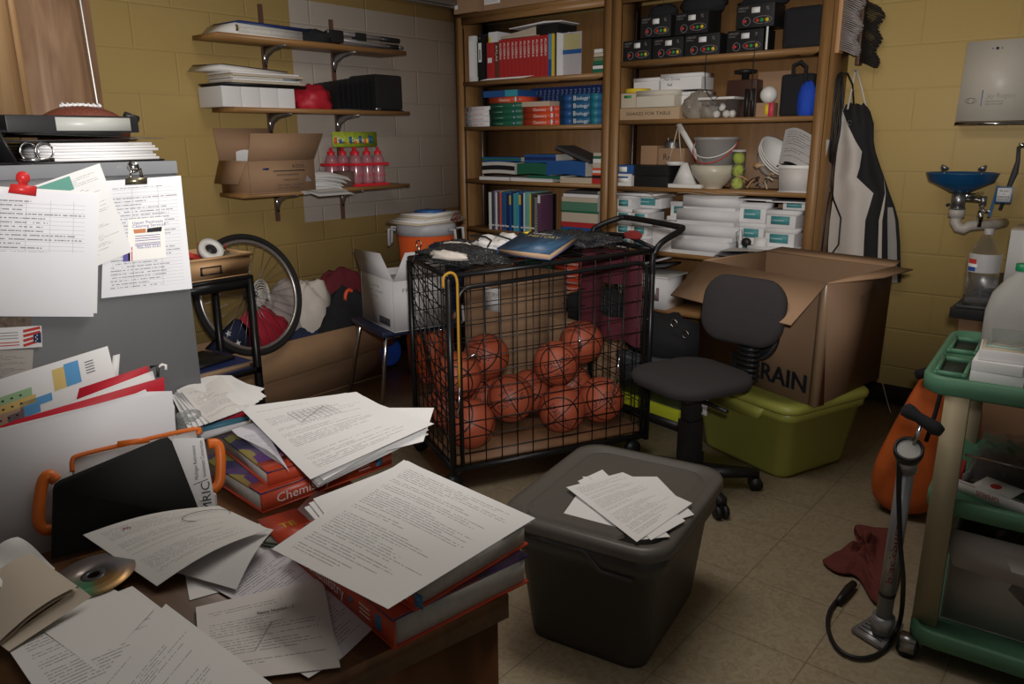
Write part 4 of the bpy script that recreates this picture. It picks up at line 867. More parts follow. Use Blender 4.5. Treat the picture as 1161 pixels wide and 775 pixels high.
lump('red_clothing', at(296, 385, X=-3.60)-Vector((0, 0, .13)), (.07, .17, .19), mat('crimson_cloth', (.36, .012, .03), .8), 'bright red cloth lying beside the starred flag', 'clothing', 26, .12, 28)
m = MB(); m.tube([Vector((.0, .03*math.cos(a), .045*math.sin(a))) for a in [k*PI/6 for k in range(12)]], .012, ORG, 6, True); tag(m.build('orange_strap', loc=at(396, 337, X=-3.55)), 'orange loop of strap on the black clothes', 'strap')
m = MB().box((-.02, -.07, 0), (.03, .07, .01), YEL, T((0, 0, 0), .2, 0, .3)); tag(m.build('yellow_tag', loc=at(408, 362, X=-3.56)), 'yellow and grey scrap at the right of the clothes pile', 'scrap')
# starred flag: navy triangle with white stars
fp = [at(*q, X=-3.50) for q in ((238, 397), (272, 362), (282, 372), (284, 400), (262, 400))]
t = thing('folded_flag', 'folded flag, navy with white stars, in front of the wheel', 'flag', fp[0])
m = MB(); A = [p-fp[0] for p in fp]; m.hull([p-Vector((.05, 0, 0)) for p in A], A, mat('flag_navy', (.012, .018, .05), .8)); m.build('canton', t)
def star(m, c, r, mt, ax=Vector((0, 1, 0)), az=Vector((0, 0, 1))):
    m.poly([c+ax*(r*(1 if k % 2 == 0 else .4)*math.sin(k*PI/5))+az*(r*(1 if k % 2 == 0 else .4)*math.cos(k*PI/5)) for k in range(10)], mt)
m = MB()
for q in ((259, 378), (257, 390), (270, 389)): star(m, at(*q, X=-3.497)-fp[0], .019, PAPER)
m.build('stars', t)
m = MB(); m.hull([at(*q, X=-3.51)-fp[0] for q in ((271, 362), (281, 352), (330, 380), (300, 404), (284, 385))], [at(*q, X=-3.5)-fp[0] for q in ((271, 362), (281, 352), (330, 380), (300, 404), (284, 385))], mat('crimson_cloth', (0, 0, 0))); m.build('red_stripe', t)
# bicycle wheel
t = thing('bicycle_wheel', 'large spoked bicycle wheel leaning against the yellow wall', 'wheel', (-3.46, 2.075, .645))
t.rotation_euler = (0, math.radians(-14), math.radians(4))
R_ = .298
MB().tube([(0, R_*math.cos(a), R_*math.sin(a)) for a in [k*PI/36 for k in range(72)]], .0135, mat('tyre', (.012, .012, .012), .8), 10, True).build('tyre', t)
MB().tube([(0, (R_-.024)*math.cos(a), (R_-.024)*math.sin(a)) for a in [k*PI/36 for k in range(72)]], .010, mat('alloy_rim', (.45, .42, .40), .3, .8), 8, True).build('rim', t)
MB().cyl((-.035, 0, 0), (.035, 0, 0), .016, STEEL, 14).cyl((-.055, 0, 0), (.055, 0, 0), .005, CHROME, 8).build('hub', t)
for k in range(32):
    a = 2*PI*k/32; s_ = 1 if k % 2 else -1; b = a+(.9 if (k//2) % 2 else -.9)
    MB().cyl((s_*.028, .018*math.cos(b), .018*math.sin(b)), (0, (R_-.03)*math.cos(a), (R_-.03)*math.sin(a)), .0013, STEEL, 4).build('spoke', t)
# cassette / white basket behind wheel
m = MB()
for k in range(8): m.tube([(0, .055*math.cos(a), .006*k+.0+.1*max(0, math.sin(a))*(.4+.08*k)) for a in [j*PI/8 for j in range(9)]], .003, WHT, 5)
m.sph((-.03, 0, .03), .05, WCL, 14, (.5, 1, 1)); tag(m.build('white_bundle', loc=at(297, 345, X=-3.70)), 'small ribbed white bundle seen through the wheel spokes', 'bundle')
# ================================================================== BLACK STAND WITH TAN TRAY
t = thing('metal_stand', 'black metal stand beside the filing cabinet, tray on top', 'stand', (-3.05, 1.565, 0))
hx, hy, H_ = .16, .19, .852
for x in (-hx, hx-.025):
    for y in (-hy, hy-.025): MB().box((x, y, 0), (x+.025, y+.025, H_-.012), BLKM).build('leg', t)
MB().box((-hx, -hy, H_-.012), (hx, hy, H_), BLKM).box((-hx+.001, -hy+.001, H_-.05), (hx-.001, hy-.001, H_-.012), BLKM).build('top', t)
MB().box((-hx, -hy, .425), (hx, hy, .45), BLKM).build('shelf', t); MB().box((-hx, -hy, .12), (hx, hy, .14), BLKM).build('shelf', t)
TAN = mat('tan_tray', (.66, .40, .20), .5, var=.05)
t = thing('parts_tray', 'tan plastic tray with a black label frame on the stand', 'tray', (-3.05, 1.58, H_+.0005))
m = MB(); a, b, h = .145, .18, .085
m.hull([(-a*.92, -b*.93, 0), (a*.92, -b*.93, 0), (a*.92, b*.93, 0), (-a*.92, b*.93, 0)], [(-a*.92, -b*.93, .004), (a*.92, -b*.93, .004), (a*.92, b*.93, .004), (-a*.92, b*.93, .004)], TAN)
cr = [(-1, -1), (1, -1), (1, 1), (-1, 1)]
for i in range(4):
    (p, q), (r, s_) = cr[i], cr[(i+1) % 4]
    m.hull([(p*a*.92, q*b*.93, .004), (r*a*.92, s_*b*.93, .004), (r*a*.89, s_*b*.90, .004), (p*a*.89, q*b*.90, .004)], [(p*a, q*b, h), (r*a, s_*b, h), (r*a*.97, s_*b*.97, h), (p*a*.97, q*b*.97, h)], TAN)
    m.hull([(p*a*1.05, q*b*1.04, h-.003), (r*a*1.05, s_*b*1.04, h-.003), (r*a*.97, s_*b*.97, h-.003), (p*a*.97, q*b*.97, h-.003)], [(p*a*1.05, q*b*1.04, h+.008), (r*a*1.05, s_*b*1.04, h+.008), (r*a*.97, s_*b*.97, h+.008), (p*a*.97, q*b*.97, h+.008)], TAN)
m.build('body', t)
m = MB()
for (y0, z0, y1, z1) in ((-.045, .022, .045, .027), (-.045, .051, .045, .056), (-.045, .022, -.040, .056), (.040, .022, .045, .056)): m.box((.136, y0, z0), (.146, y1, z1), BLK)
m.build('label_frame', t)
zt = H_+.032
m = MB().lathe([(.026, 0), (.05, 0), (.05, .028), (.026, .028), (.026, 0)], WHT, 28, T((0, 0, 0), 0, .0), cap=False).lathe([(.0, .004), (.024, .004), (.024, .022), (.0, .022)], BLK, 20, cap=False)
o = m.build('tape_roll', loc=(-2.98, 1.62, zt+.072)); o.rotation_euler = (0, .9, 0); tag(o, 'white roll of tape leaning in the tan tray', 'tape')
for i, (dx, dy, rz, mm, ht) in enumerate(((.05, -.12, .4, WBOX, .075), (.09, -.06, -.3, REDL, .06), (-.02, -.07, .9, WBOX, .09), (.0, .0, .2, REDINK, .07), (.06, .12, .5, PAPERD, .05))):
    m = MB().box((-.03, -.045, 0), (.03, .045, .022), mm, T((0, 0, 0), rz, .35*(-1)**i)); m.box((-.02, -.03, .0225), (.02, .01, .0235), (REDINK, PAPER)[i % 2], T((0, 0, 0), rz, .35*(-1)**i))
    tag(m.build('small_packet', loc=(-3.05+dx, 1.58+dy, zt+ht-.03)), '%s packet in the tan tray, %s' % (('white', 'dark red', 'white', 'bright red', 'tan')[i], ('at its left end', 'by its front edge', 'at the back', 'in the middle', 'at its right end')[i]), 'packet', 'packets in the tan tray')
m = MB(); rr = random.Random(9)
for k in range(26):
    a = Vector((rr.uniform(-.06, .06), rr.uniform(-.06, .07), rr.uniform(0, .03))); b = a+Vector((rr.uniform(-.03, .03), rr.uniform(-.03, .03), rr.uniform(0, .03))); m.tube([a, b], .0035, (STEEL, BLK, CHROME, REDL)[k % 4], 5)
tag(m.build('metal_clips', loc=(-3.05, 1.67, zt+.05)), 'loose heap of metal clips at the right of the tan tray', 'clips', kind='stuff')
z = .4505
t = thing('hardcover_book', 'dark blue hardcover lying on the lower shelf of the stand', 'book', (-3.03, 1.56, z), .03)
MB().box((-.13, -.17, 0), (.135, .15, .004), NAVY).box((-.13, -.17, .032), (.135, .15, .036), NAVY, bev=.001).box((-.13, -.17, .004), (-.126, .15, .032), NAVY).build('cover', t); MB().box((-.125, -.165, .004), (.128, .145, .032), mat('tan_pages', (.45, .30, .19), .8)).build('page_block', t)
m = MB().box((-.1, -.14, 0), (.1, .14, .012), BLK, T((0, 0, 0), .2)); m.box((-.03, .02, .0125), (.0, .05, .0135), PAPER, T((0, 0, 0), .6)); tag(m.build('notebook', loc=(-3.04, 1.52, z+.037)), 'black notebook on the dark blue hardcover', 'notebook')
# items hanging from the long box
m = MB().tube([(0, 0, .13), (0, .003, .07), (0, 0, .02)], .0015, BLK, 5).sph((0, 0, 0), .018, BLK, 12, (.6, 1, 1)); tag(m.build('ear_clip', loc=at(405, 391, X=-3.465)), 'small black fob hanging on a cord over the carton edge', 'fob')
m = MB().lathe([(0, 0), (.09, .0), (.10, .012), (.09, .016), (.0, .01)], mat('blue_plate', (.01, .035, .20), .4), 28, cap=False); o = m.build('plastic_disc', loc=(-3.62, 3.09, .105)); o.rotation_euler = (.3, 1.25, 0.2); tag(o, 'dark blue disc lying on the floor behind the school chair', 'disc')
lump('orange_rag', (-3.19, 3.02, 0), (.05, .04, .035), mat('coral_cloth', (.60, .12, .06), .8), 'small coral rag on the floor beside the lower cooler', 'rag', 31, .2)
# ================================================================== BASKETBALL CART
A0 = math.radians(63.5); CD = Vector((math.cos(A0), math.sin(A0), 0)); CS = Vector((-math.sin(A0), math.cos(A0), 0))
CO = Vector((-2.03, 2.05, 0)); CL, CW_, CH0, CH1 = .92, .52, .895, .935
def cp(a, b, z): return CO + CD*a + CS*b + Vector((0, 0, z))       # along the front, into depth, height
def ch(a): return CH0+(CH1-CH0)*a/CL
t = thing('ball_cart', 'black wire cage cart full of basketballs in the room middle', 'cart', CO)
def L(p): return p-CO
def tb(name, pts, r, mm=BLKM, n=8, closed=False): return MB().tube([L(p) for p in pts], r, mm, n, closed).build(name, t)
zb = .10
for a in (0, CL):
    for b in (0, CW_): MB().tube([L(cp(a, b, zb-.02)), L(cp(a, b, ch(a)-.01))], .013, BLKM, 10).build('post', t)
for a0, b0, a1, b1 in ((0, 0, CL, 0), (CL, 0, CL, CW_), (CL, CW_, 0, CW_), (0, CW_, 0, 0)):
    tb('rail', [cp(a0, b0, zb), cp(a1, b1, zb)], .014); tb('rail', [cp(a0, b0, ch(a0)), cp(a1, b1, ch(a1))], .011)
# inner front arch hoop
rr_ = .05; pts = [cp(.035, -.012, .12)]+[cp(.035+rr_*(1-math.cos(k*PI/10)), -.012, ch(0)-.045-rr_+rr_*math.sin(k*PI/10)) for k in range(6)]+[cp(CL-.035-rr_*(1-math.cos(PI/2-k*PI/10)), -.012, ch(CL)-.045-rr_+rr_*math.sin(PI/2-k*PI/10)) for k in range(6)]+[cp(CL-.035, -.012, .12)]
tb('front_hoop', pts, .009)
def panel(name, a0, b0, a1, b1, nv, nh, z0=zb, hh=None):
    m = MB()
    for k in range(nv+1):
        f = k/nv; a, b = a0+(a1-a0)*f, b0+(b1-b0)*f; m.tube([L(cp(a, b, z0)), L(cp(a, b, ch(a)))], .0024, BLKM, 4)
    for k in range(nh+1):
        f = k/nh; m.tube([L(cp(a0, b0, z0+(ch(a0)-z0)*f)), L(cp(a1, b1, z0+(ch(a1)-z0)*f))], .0024, BLKM, 4)
    return m.build(name, t)
panel('wire_panel', 0, -.006, CL, -.006, 13, 12); panel('wire_panel', 0, CW_, CL, CW_, 13, 10); panel('wire_panel', CL, 0, CL, CW_, 8, 12)
m = MB()
for k in range(9): f = k/8; m.tube([L(cp(0, CW_*f, zb)), L(cp(0, CW_*f, CH0))], .0024, BLKM, 4)
for k in range(13): z = zb+(CH0-zb)*k/12; m.tube([L(cp(0, 0, z)), L(cp(0, CW_, z))], .0024, BLKM, 4)
for k in range(9): z = zb+(CH0-zb)*k/9; m.tube([L(cp(0, 0, z)), L(cp(0, CW_, min(CH0, z+.30)))], .0024, BLKM, 4)
m.build('wire_panel', t)
m = MB()
for k in range(10): a = CL*k/9; m.tube([L(cp(a, 0, ch(a)+.009)), L(cp(a, CW_, ch(a)+.009))], .0024, BLKM, 4)
for k in range(7): b = CW_*k/6; m.tube([L(cp(0, b, CH0+.009)), L(cp(CL, b, CH1+.009))], .0024, BLKM, 4)
m.build('lid_grid', t)
MB().hull([L(cp(a, b, zb+.014)) for a, b in ((.01, .01), (CL-.01, .01), (CL-.01, CW_-.01), (.01, CW_-.01))], [L(cp(a, b, zb+.026)) for a, b in ((.01, .01), (CL-.01, .01), (CL-.01, CW_-.01), (.01, CW_-.01))], wood('deck_wood', (.17, .08, .04), (.23, .12, .06), (3, 3, 3))).build('deck', t)
tb('handle', smooth([cp(CL, CW_, CH1-.1), cp(CL, CW_, CH1+.02), cp(CL+.03, CW_, CH1+.05), cp(CL+.12, CW_-.03, CH1+.085), cp(CL+.16, CW_-.08, CH1+.09), cp(CL+.17, .08, CH1+.085), cp(CL+.16, .03, CH1+.075), cp(CL+.04, 0, CH1+.03), cp(CL, 0, CH1-.03), cp(CL, 0, CH1-.1)]), .0135)
tb('handle', [cp(CL, CW_, CH1+.02), cp(CL+.03, CW_*.5, CH1+.035), cp(CL, 0, CH1+.01)], .010)
for a in (.03, CL-.03):
    for b in (.03, CW_-.03):
        c_ = L(cp(a, b, 0)); m = MB().box((-.03, -.006, .045), (.0, .006, .095), BLKM, Matrix.Translation(c_) @ Euler((0, 0, A0)).to_matrix().to_4x4(), bev=.002).cyl(c_+Vector((0, 0, .07)), c_+Vector((0, 0, .1)), .012, STEEL, 10); cs = m.build('caster', t)
        q = CS*.012; m = MB().cyl(c_-CD*.02-q+Vector((0, 0, .036)), c_-CD*.02+q+Vector((0, 0, .036)), .036, BLK, 20); m.build('wheel', cs)
# chrome latch loops
tb('latch_rod', [cp(CL-.16, -.016, .50), cp(CL-.155, -.018, .56), cp(CL-.17, -.018, .43), cp(CL-.20, -.018, .26)], .004, CHROME)
tb('latch_rod', [cp(.56, -.016, .60), cp(.57, -.016, .55)], .005, CHROME); tb('latch_rod', [cp(.06, -.02, .57), cp(.10, -.02, .585), cp(.12, -.02, .56)], .004, CHROME)
# bungee
t2 = thing('bungee_cord', 'mustard yellow bungee cord hooked on the left of the cart', 'cord', cp(.02, -.03, .5))
P0 = cp(.02, -.03, .5)
MB().tube(smooth([cp(-.03, -.032, .86)-P0, cp(-.028, -.032, .90)-P0, cp(.0, -.034, .915)-P0, cp(.022, -.034, .89)-P0, cp(.024, -.034, .80)-P0, cp(.022, -.034, .46)-P0]), .0055, mat('mustard', (.42, .22, .02), .6), 8).build('elastic', t2)
MB().tube([cp(.022, -.034, .46)-P0, cp(.018, -.034, .38)-P0, cp(.008, -.032, .34)-P0], .005, CHROME, 8).build('hook', t2)
# basketballs
def ball_mat():
    m, nt, b = base('basketball_rubber', .5, 0, .5)
    tc = _n(nt, 'ShaderNodeTexCoord'); sp = _n(nt, 'ShaderNodeSeparateXYZ'); nt.links.new(tc.outputs['Object'], sp.inputs[0]); x, y, z = sp.outputs
    ab = lambda q: mth(nt, 'ABSOLUTE', q)
    l1 = mth(nt, 'LESS_THAN', ab(x), .0028); l2 = mth(nt, 'LESS_THAN', ab(z), .0028)
    # the two side ribs: small circles whose planes bow about +-y
    c = mth(nt, 'SUBTRACT', ab(y), mth(nt, 'ADD', .052, mth(nt, 'MULTIPLY', mth(nt, 'MULTIPLY', x, x), 2.2)))
    l3 = mth(nt, 'LESS_THAN', ab(c), .0034)
    seam = mth(nt, 'MAXIMUM', mth(nt, 'MAXIMUM', l1, l2), l3)
    nz = _n(nt, 'ShaderNodeTexNoise'); nz.inputs['Scale'].default_value = 15; nt.links.new(tc.outputs['Object'], nz.inputs['Vector'])
    col = mixc(nt, nz.outputs['Fac'], (.33, .065, .028), (.42, .09, .042))
    nt.links.new(mixc(nt, seam, col, (.012, .010, .010)), b.inputs['Base Color'])
    vo = _n(nt, 'ShaderNodeTexVoronoi'); vo.inputs['Scale'].default_value = 420; nt.links.new(tc.outputs['Object'], vo.inputs['Vector'])
    bp = _n(nt, 'ShaderNodeBump'); bp.inputs['Strength'].default_value = .15; bp.inputs['Distance'].default_value = .001; nt.links.new(vo.outputs['Distance'], bp.inputs['Height']); nt.links.new(bp.outputs[0], b.inputs['Normal'])
    return m
BM = ball_mat(); RB = .105
m = MB(); m.sph((0, 0, 0), RB, BM, 48)
def wr(lat0, lon0=0.0, q=1):
    def w_(x, y):
        lon = lon0+x/RB; lat = lat0+y/RB; r = RB+.0007
        return (r*math.cos(lat)*math.sin(lon), -r*math.cos(lat)*math.cos(lon), r*math.sin(lat))
    return w_
for lo in (.0, PI): m.text('SPALDING', (0, 0, 0), (1, 0, 0), (0, 0, 1), .030, INK, width=.135, center=True, wrap=wr(.10, lo)); m.text('TF-1000', (0, 0, 0), (1, 0, 0), (0, 0, 1), .015, INK, width=.07, center=True, wrap=wr(-.30, lo))
b0 = m.build('basketball', ang=80)
def look(d, roll):     # turn local -Y (the lettered side) to direction d
    q = Vector(d).normalized().to_track_quat('-Y', 'Z').to_matrix().to_4x4() @ Matrix.Rotation(roll, 4, 'Y')
    return q.to_euler()
balls = [((533, 466), .240, (-.4, -.9, .6), 1.4, 'leftmost on the cart deck'), ((578, 446), .330, (.55, -.8, .4), 2.6, 'with a bright highlight, front middle left'), ((557, 409), .44, (.3, -.9, .65), 3.3, 'upper left'),
         ((627, 413), .42, (.75, -.7, .1), -.45, 'upper middle'), ((664, 391), .50, (.1, -.6, .9), .1, 'highest on the right'), ((637, 465), .238, (.35, -.9, -.15), .8, 'on the deck in the middle'),
         ((681, 448), .245, (.8, -.6, .25), -.6, 'rightmost on the deck'), ((515, 430), .43, (.4, -.9, -.3), .9, 'behind the left wires'), ((606, 448), None, (.2, -.9, .5), .3, 'half hidden behind the middle balls'), ((668, 432), None, (.6, -.6, .5), -.9, 'half hidden behind the rightmost ball'),
         ((585, 480), None, (0, -1, 0), .3, 'low at the back behind the highlighted ball'), ((540, 440), None, (0, -.8, .5), 2, 'at the back left of the cage')]
backs = {8: (.53, .41, .231), 9: (.75, .41, .231), 10: (.32, .41, .231), 11: (.11, .36, .231)}
front = {0: (.123, .125, .231), 1: (.337, .19, .293), 2: (.30, .38, .438), 3: (.604, .28, .393), 4: (.80, .40, .443), 5: (.556, .125, .231), 6: (.773, .16, .231), 7: (.11, .24, .413)}
for i, (pp, z, d, rl, lb) in enumerate(balls):
    o = b0 if i == 0 else dup(b0)
    a, b, zz = (backs.get(i) or front[i]); o.location = cp(a, b, zz+.007)
    o.rotation_euler = look(d, rl); tag(o, 'orange brown basketball in the wire cart, '+lb, 'basketball', 'basketballs in the cart')
# maroon cloth inside right end of the cart
m = MB()
mc = mat('maroon_mesh', (.10, .018, .028), .85, bump=.3, bscale=60)
def mcl(u, v): return cp(CL-.03-.012*math.sin(14*u), .03+.52*u, CH1-.02-.42*v+.01*math.sin(9*u))
for i in range(20):
    for j in range(16):
        if 6 <= i <= 12 and 6 <= j <= 11: continue
        q = [mcl(i/20, j/16), mcl((i+1)/20, j/16), mcl((i+1)/20, (j+1)/16), mcl(i/20, (j+1)/16)]; m.poly([p-cp(CL-.03, .3, .9) for p in q], mc)
bmesh.ops.remove_doubles(m.bm, verts=m.bm.verts, dist=.0005)
tag(m.build('maroon_vest', loc=cp(CL-.03, .3, .9), ang=90), 'maroon mesh cloth hanging inside the right end of the cart', 'cloth')
# jerseys and book on the cart lid
zc = lambda a: ch(a)+.012
def mesh_fabric():
    m, nt, b = base('black_mesh_fabric', .8); tc = _n(nt, 'ShaderNodeTexCoord'); vo = _n(nt, 'ShaderNodeTexVoronoi'); vo.inputs['Scale'].default_value = 110; nt.links.new(tc.outputs['Object'], vo.inputs['Vector'])
    nt.links.new(mixc(nt, mth(nt, 'LESS_THAN', vo.outputs['Distance'], .25), (.010, .010, .012), (.16, .15, .15)), b.inputs['Base Color']); return m
MF = mesh_fabric()
lump('black_jersey', cp(.16, .22, zc(.16)), (.20, .15, .035), MF, 'black mesh jersey bunched at the left end of the cart lid', 'clothing', 41, .25, 36, freq=2.2)
lump('black_jersey', cp(.20, .42, zc(.1)), (.12, .08, .04), MF, 'taller black mesh heap at the back left of the cart', 'clothing', 42, .25, 32)
lump('black_jersey', cp(.72, .30, zc(.75)), (.19, .14, .035), MF, 'black mesh jersey bunched at the right end of the cart lid', 'clothing', 43, .28, 36)
lump('white_jersey', cp(.345, .27, zc(.33)), (.135, .12, .055), mat('white_jersey_cloth', (.62, .60, .58), .85, bump=.3, bscale=40), 'white jersey with black piping in the middle of the lid', 'clothing', 44, .22, 36)
P0 = cp(.33, .27, zc(.33))
m = MB()
for k in range(3): m.tube([cp(.22+.09*k+.03*math.sin(j*1.3+k), .12+.03*j+.02*math.cos(k), zc(.3)+.045+.05*math.sin(PI*(j+.6)/7.2))-P0 for j in range(7)], .004, BLK, 5)
tag(m.build('jersey_piping', loc=P0), 'black trim lines lying across the white jersey', 'trim')
for k, (a, b, s_) in enumerate(((.05, .13, .05), (.17, .34, .045), (.88, .10, .022))):
    mm = (WCL, WCL, mat('deep_red_cloth', (.16, .012, .012), .9))[k]; lump('trim_cloth', cp(a, b, zc(a)+.03), (s_*2.0, s_*.6, .022), mm, '%s strip of jersey at the %s of the cart lid' % (('white', 'cream', 'red')[k], ('front left', 'back left', 'right end')[k]), 'clothing', 50+k, .2)
_q = [at(573, 262, Z=1.03), at(627, 272, Z=1.02), at(648, 299, Z=.965), at(592, 298, Z=.965)]
_o = sum(_q, Vector())/4; _x = ((_q[1]+_q[2])-(_q[0]+_q[3])).normalized(); _z = _x.cross((_q[0]+_q[1])-(_q[2]+_q[3])).normalized(); _y = _z.cross(_x)
t = thing('textbook', 'blue purple paperback with a yellow corner slanting on the jerseys', 'book', _o)
t.rotation_euler = Matrix((_x, _y, _z)).transposed().to_euler()
t.scale = (.72, .95, 1)

m = MB().box((-.16, -.10, 0), (.16, .11, .003), NAVY).box((-.16, -.10, .022), (.16, .11, .025), mat('book_cover_art', (.03, .07, .13), .35, var=.9, scale=25)).box((-.163, -.10, 0), (-.16, .11, .025), BLU); m.box((-.16, .085, .0251), (-.13, .11, .026), YEL); m.text('HISTORY', (-.10, .055, .0255), (1, 0, 0), (0, 1, 0), .026, mat('gold_ink', (.45, .36, .15), .5), width=.19); m.text('THE AMERICAN', (-.10, .09, .0255), (1, 0, 0), (0, 1, 0), .010, LCHA, width=.12); m.build('cover', t)
MB().box((-.158, -.098, .003), (.157, .107, .022), mat('tan_pages', (0, 0, 0))).build('page_block', t)
m = MB().tube([(-.05, 0, .0), (-.07, .05, .03), (.02, .07, .035), (.08, .02, .03), (.07, -.03, .012)], .004, BLKM, 6).tube([(-.05, 0, .0), (.0, -.03, .01), (.07, -.03, .012)], .004, BLKM, 6); tag(m.build('wire_hanger', loc=cp(-.01, .32, zc(0))), 'bent black wire sticking out at the cart left corner', 'wire')
m = MB().tube([(.016*math.cos(a), 0, .016*math.sin(a)+.05) for a in [k*PI/6 for k in range(12)]], .003, CHROME, 6, True).cyl((0, 0, 0), (0, 0, .034), .006, CHROME, 8); tag(m.build('metal_ring', loc=cp(.04, .50, zc(.0))), 'small chrome ring standing at the back of the cart lid', 'ring')
# boxes behind the cart, seen through its wires
carton('cardboard_box', (-2.95, 3.55, 0), (.50, .35, .62), CARD, .1, 'tall brown box on the floor between cart and left bookcase', deco=lambda m, d: m.box((-.10, -d[1]/2-.001, .40), (.02, -d[1]/2, .54), PAPER).text('SHIP TO', (-.09, -d[1]/2-.0016, .5), (1, 0, 0), (0, 0, 1), .014, INK))
carton('cardboard_box', (-2.36, 3.60, 0), (.48, .34, .40), CARD, -.05, 'lower brown box on the floor behind the right cart end')
lump('dark_bag', (-2.36, 3.58, .405), (.20, .13, .12), BLKF, 'dark bag slumped on the lower brown box behind the cart', 'bag', 61, .15)
# ================================================================== TOTES, CARTON, CHAIR
def rounded(w_, d_, r, n=5):
    pts = []
    for cx, cy, a0 in ((w_/2-r, d_/2-r, 0), (-w_/2+r, d_/2-r, PI/2), (-w_/2+r, -d_/2+r, PI), (w_/2-r, -d_/2+r, 3*PI/2)):
        pts += [(cx+r*math.cos(a0+k*PI/2/n), cy+r*math.sin(a0+k*PI/2/n)) for k in range(n+1)]
    return pts
def loops(m, specs, mt, cap0=True, cap1=True):     # specs: (w, d, r, z)
    R = [[m.v((x, y, z)) for x, y in rounded(w_, d_, r)] for w_, d_, r, z in specs]; n = len(R[0])
    for A, B in zip(R, R[1:]):
        for k in range(n): m.f([A[k], A[(k+1) % n], B[(k+1) % n], B[k]], mt)
    if cap0: m.f(R[0][::-1], mt)
    if cap1: m.f(R[-1], mt)
    return m
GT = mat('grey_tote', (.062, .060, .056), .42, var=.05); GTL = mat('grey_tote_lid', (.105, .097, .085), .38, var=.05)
t = thing('storage_tote', 'dark grey plastic tote with rounded lid, in the foreground', 'tote', (-1.085, 1.775, 0), math.radians(9)); t.scale = (.96, .96, 1)
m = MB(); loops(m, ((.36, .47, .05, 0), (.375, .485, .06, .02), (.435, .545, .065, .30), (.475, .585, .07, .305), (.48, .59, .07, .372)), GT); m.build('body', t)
m = MB()
for s_ in (-1,):   # handle recess lip on the near side
    y = -.297
    m.hull([(-.17, y, .345), (.02, y, .345), (.07, y, .30), (.17, y, .30), (.17, y, .312), (.078, y, .312), (.028, y, .357), (-.17, y, .357)], [(-.17, y+.02, .345), (.02, y+.02, .345), (.07, y+.02, .30), (.17, y+.02, .30), (.17, y+.02, .312), (.078, y+.02, .312), (.028, y+.02, .357), (-.17, y+.02, .357)], GT)
m.build('handle_ridge', t)
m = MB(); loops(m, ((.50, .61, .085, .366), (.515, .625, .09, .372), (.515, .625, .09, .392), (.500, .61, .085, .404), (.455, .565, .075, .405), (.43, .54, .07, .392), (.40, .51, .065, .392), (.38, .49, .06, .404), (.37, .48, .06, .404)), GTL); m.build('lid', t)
m = MB()
loops(m, ((.30, .06, .028, .404), (.285, .045, .02, .412)), GTL); bmesh.ops.translate(m.bm, verts=m.bm.verts, vec=(-.02, -.255, 0)); m.build('lid_rib', t)
TOTE_PAPERS = True
# lime tote
LIME = mat('lime_plastic', (.29, .30, .06), .4, var=.06)
t = thing('storage_tote', 'lime green plastic tote under the big brown carton', 'tote', (-1.19, 3.27, 0), math.radians(-20))
m = MB(); loops(m, ((.46, .40, .05, 0), (.48, .42, .06, .02), (.555, .49, .06, .27), (.58, .51, .06, .275), (.585, .515, .06, .315)), LIME); m.build('body', t)
m = MB(); loops(m, ((.60, .53, .07, .31), (.61, .54, .075, .318), (.61, .54, .075, .335), (.59, .52, .07, .346), (.5, .44, .05, .347)), LIME); m.build('lid', t)
m = MB(); y = -.262
m.hull([(-.16, y, .30), (-.13, y, .25), (.13, y, .25), (.16, y, .30), (.15, y, .31), (-.15, y, .31)], [(-.16, y+.03, .30), (-.13, y+.03, .25), (.13, y+.03, .25), (.16, y+.03, .30), (.15, y+.03, .31), (-.15, y+.03, .31)], LIME); m.build('handle', t)
m = MB().box((-.245, -.256, .17), (-.165, -.2525, .25), PAPER).box((-.24, -.2565, .22), (-.17, -.256, .245), mat('label_blue', (.05, .2, .4), .5)).box((-.24, -.2568, .18), (-.19, -.256, .205), INK); m.build('sticker', t)
# yellow-lidded clear box under the chair
t = thing('storage_tote', 'low clear box with lime yellow base behind the office chair', 'tote', (-1.80, 3.42, 0), math.radians(-12))
MB().box((-.22, -.16, .0), (.22, .16, .05), BLK).build('base', t); MB().box((-.225, -.165, .05), (.225, .165, .11), mat('lime_bright', (.45, .50, .03), .4), bev=.006).build('rim', t)
MB().box((-.215, -.155, .11), (.215, .155, .30), mat('blue_grey_clear', (.10, .13, .15), .3), taper=.97).build('body', t); MB().box((-.23, -.17, .30), (.23, .17, .32), mat('blue_grey_lid', (.12, .14, .16), .35), bev=.004).build('lid', t)
lump('black_bag', (-1.85, 3.44, .321), (.22, .14, .13), BLKF, 'black bag with shiny buckles on the low clear box', 'bag', 71, .14)
m = MB()
for k, (x, y, zz) in enumerate(((-.05, -.1, .0), (.12, -.12, .02), (.18, -.11, -.03))): m.tube([(x+.018*math.cos(a), y, zz+.018*math.sin(a)) for a in [j*PI/5 for j in range(10)]], .004, CHROME, 6, True)
tag(m.build('buckles', loc=(-1.85, 3.42, .50)), 'chrome buckles shining on the black bag behind the chair', 'buckles')
carton('small_box', (-1.62, 3.55, .321), (.14, .2, .11), WBOX, 0, 'white carton beside the black bag behind the office chair')
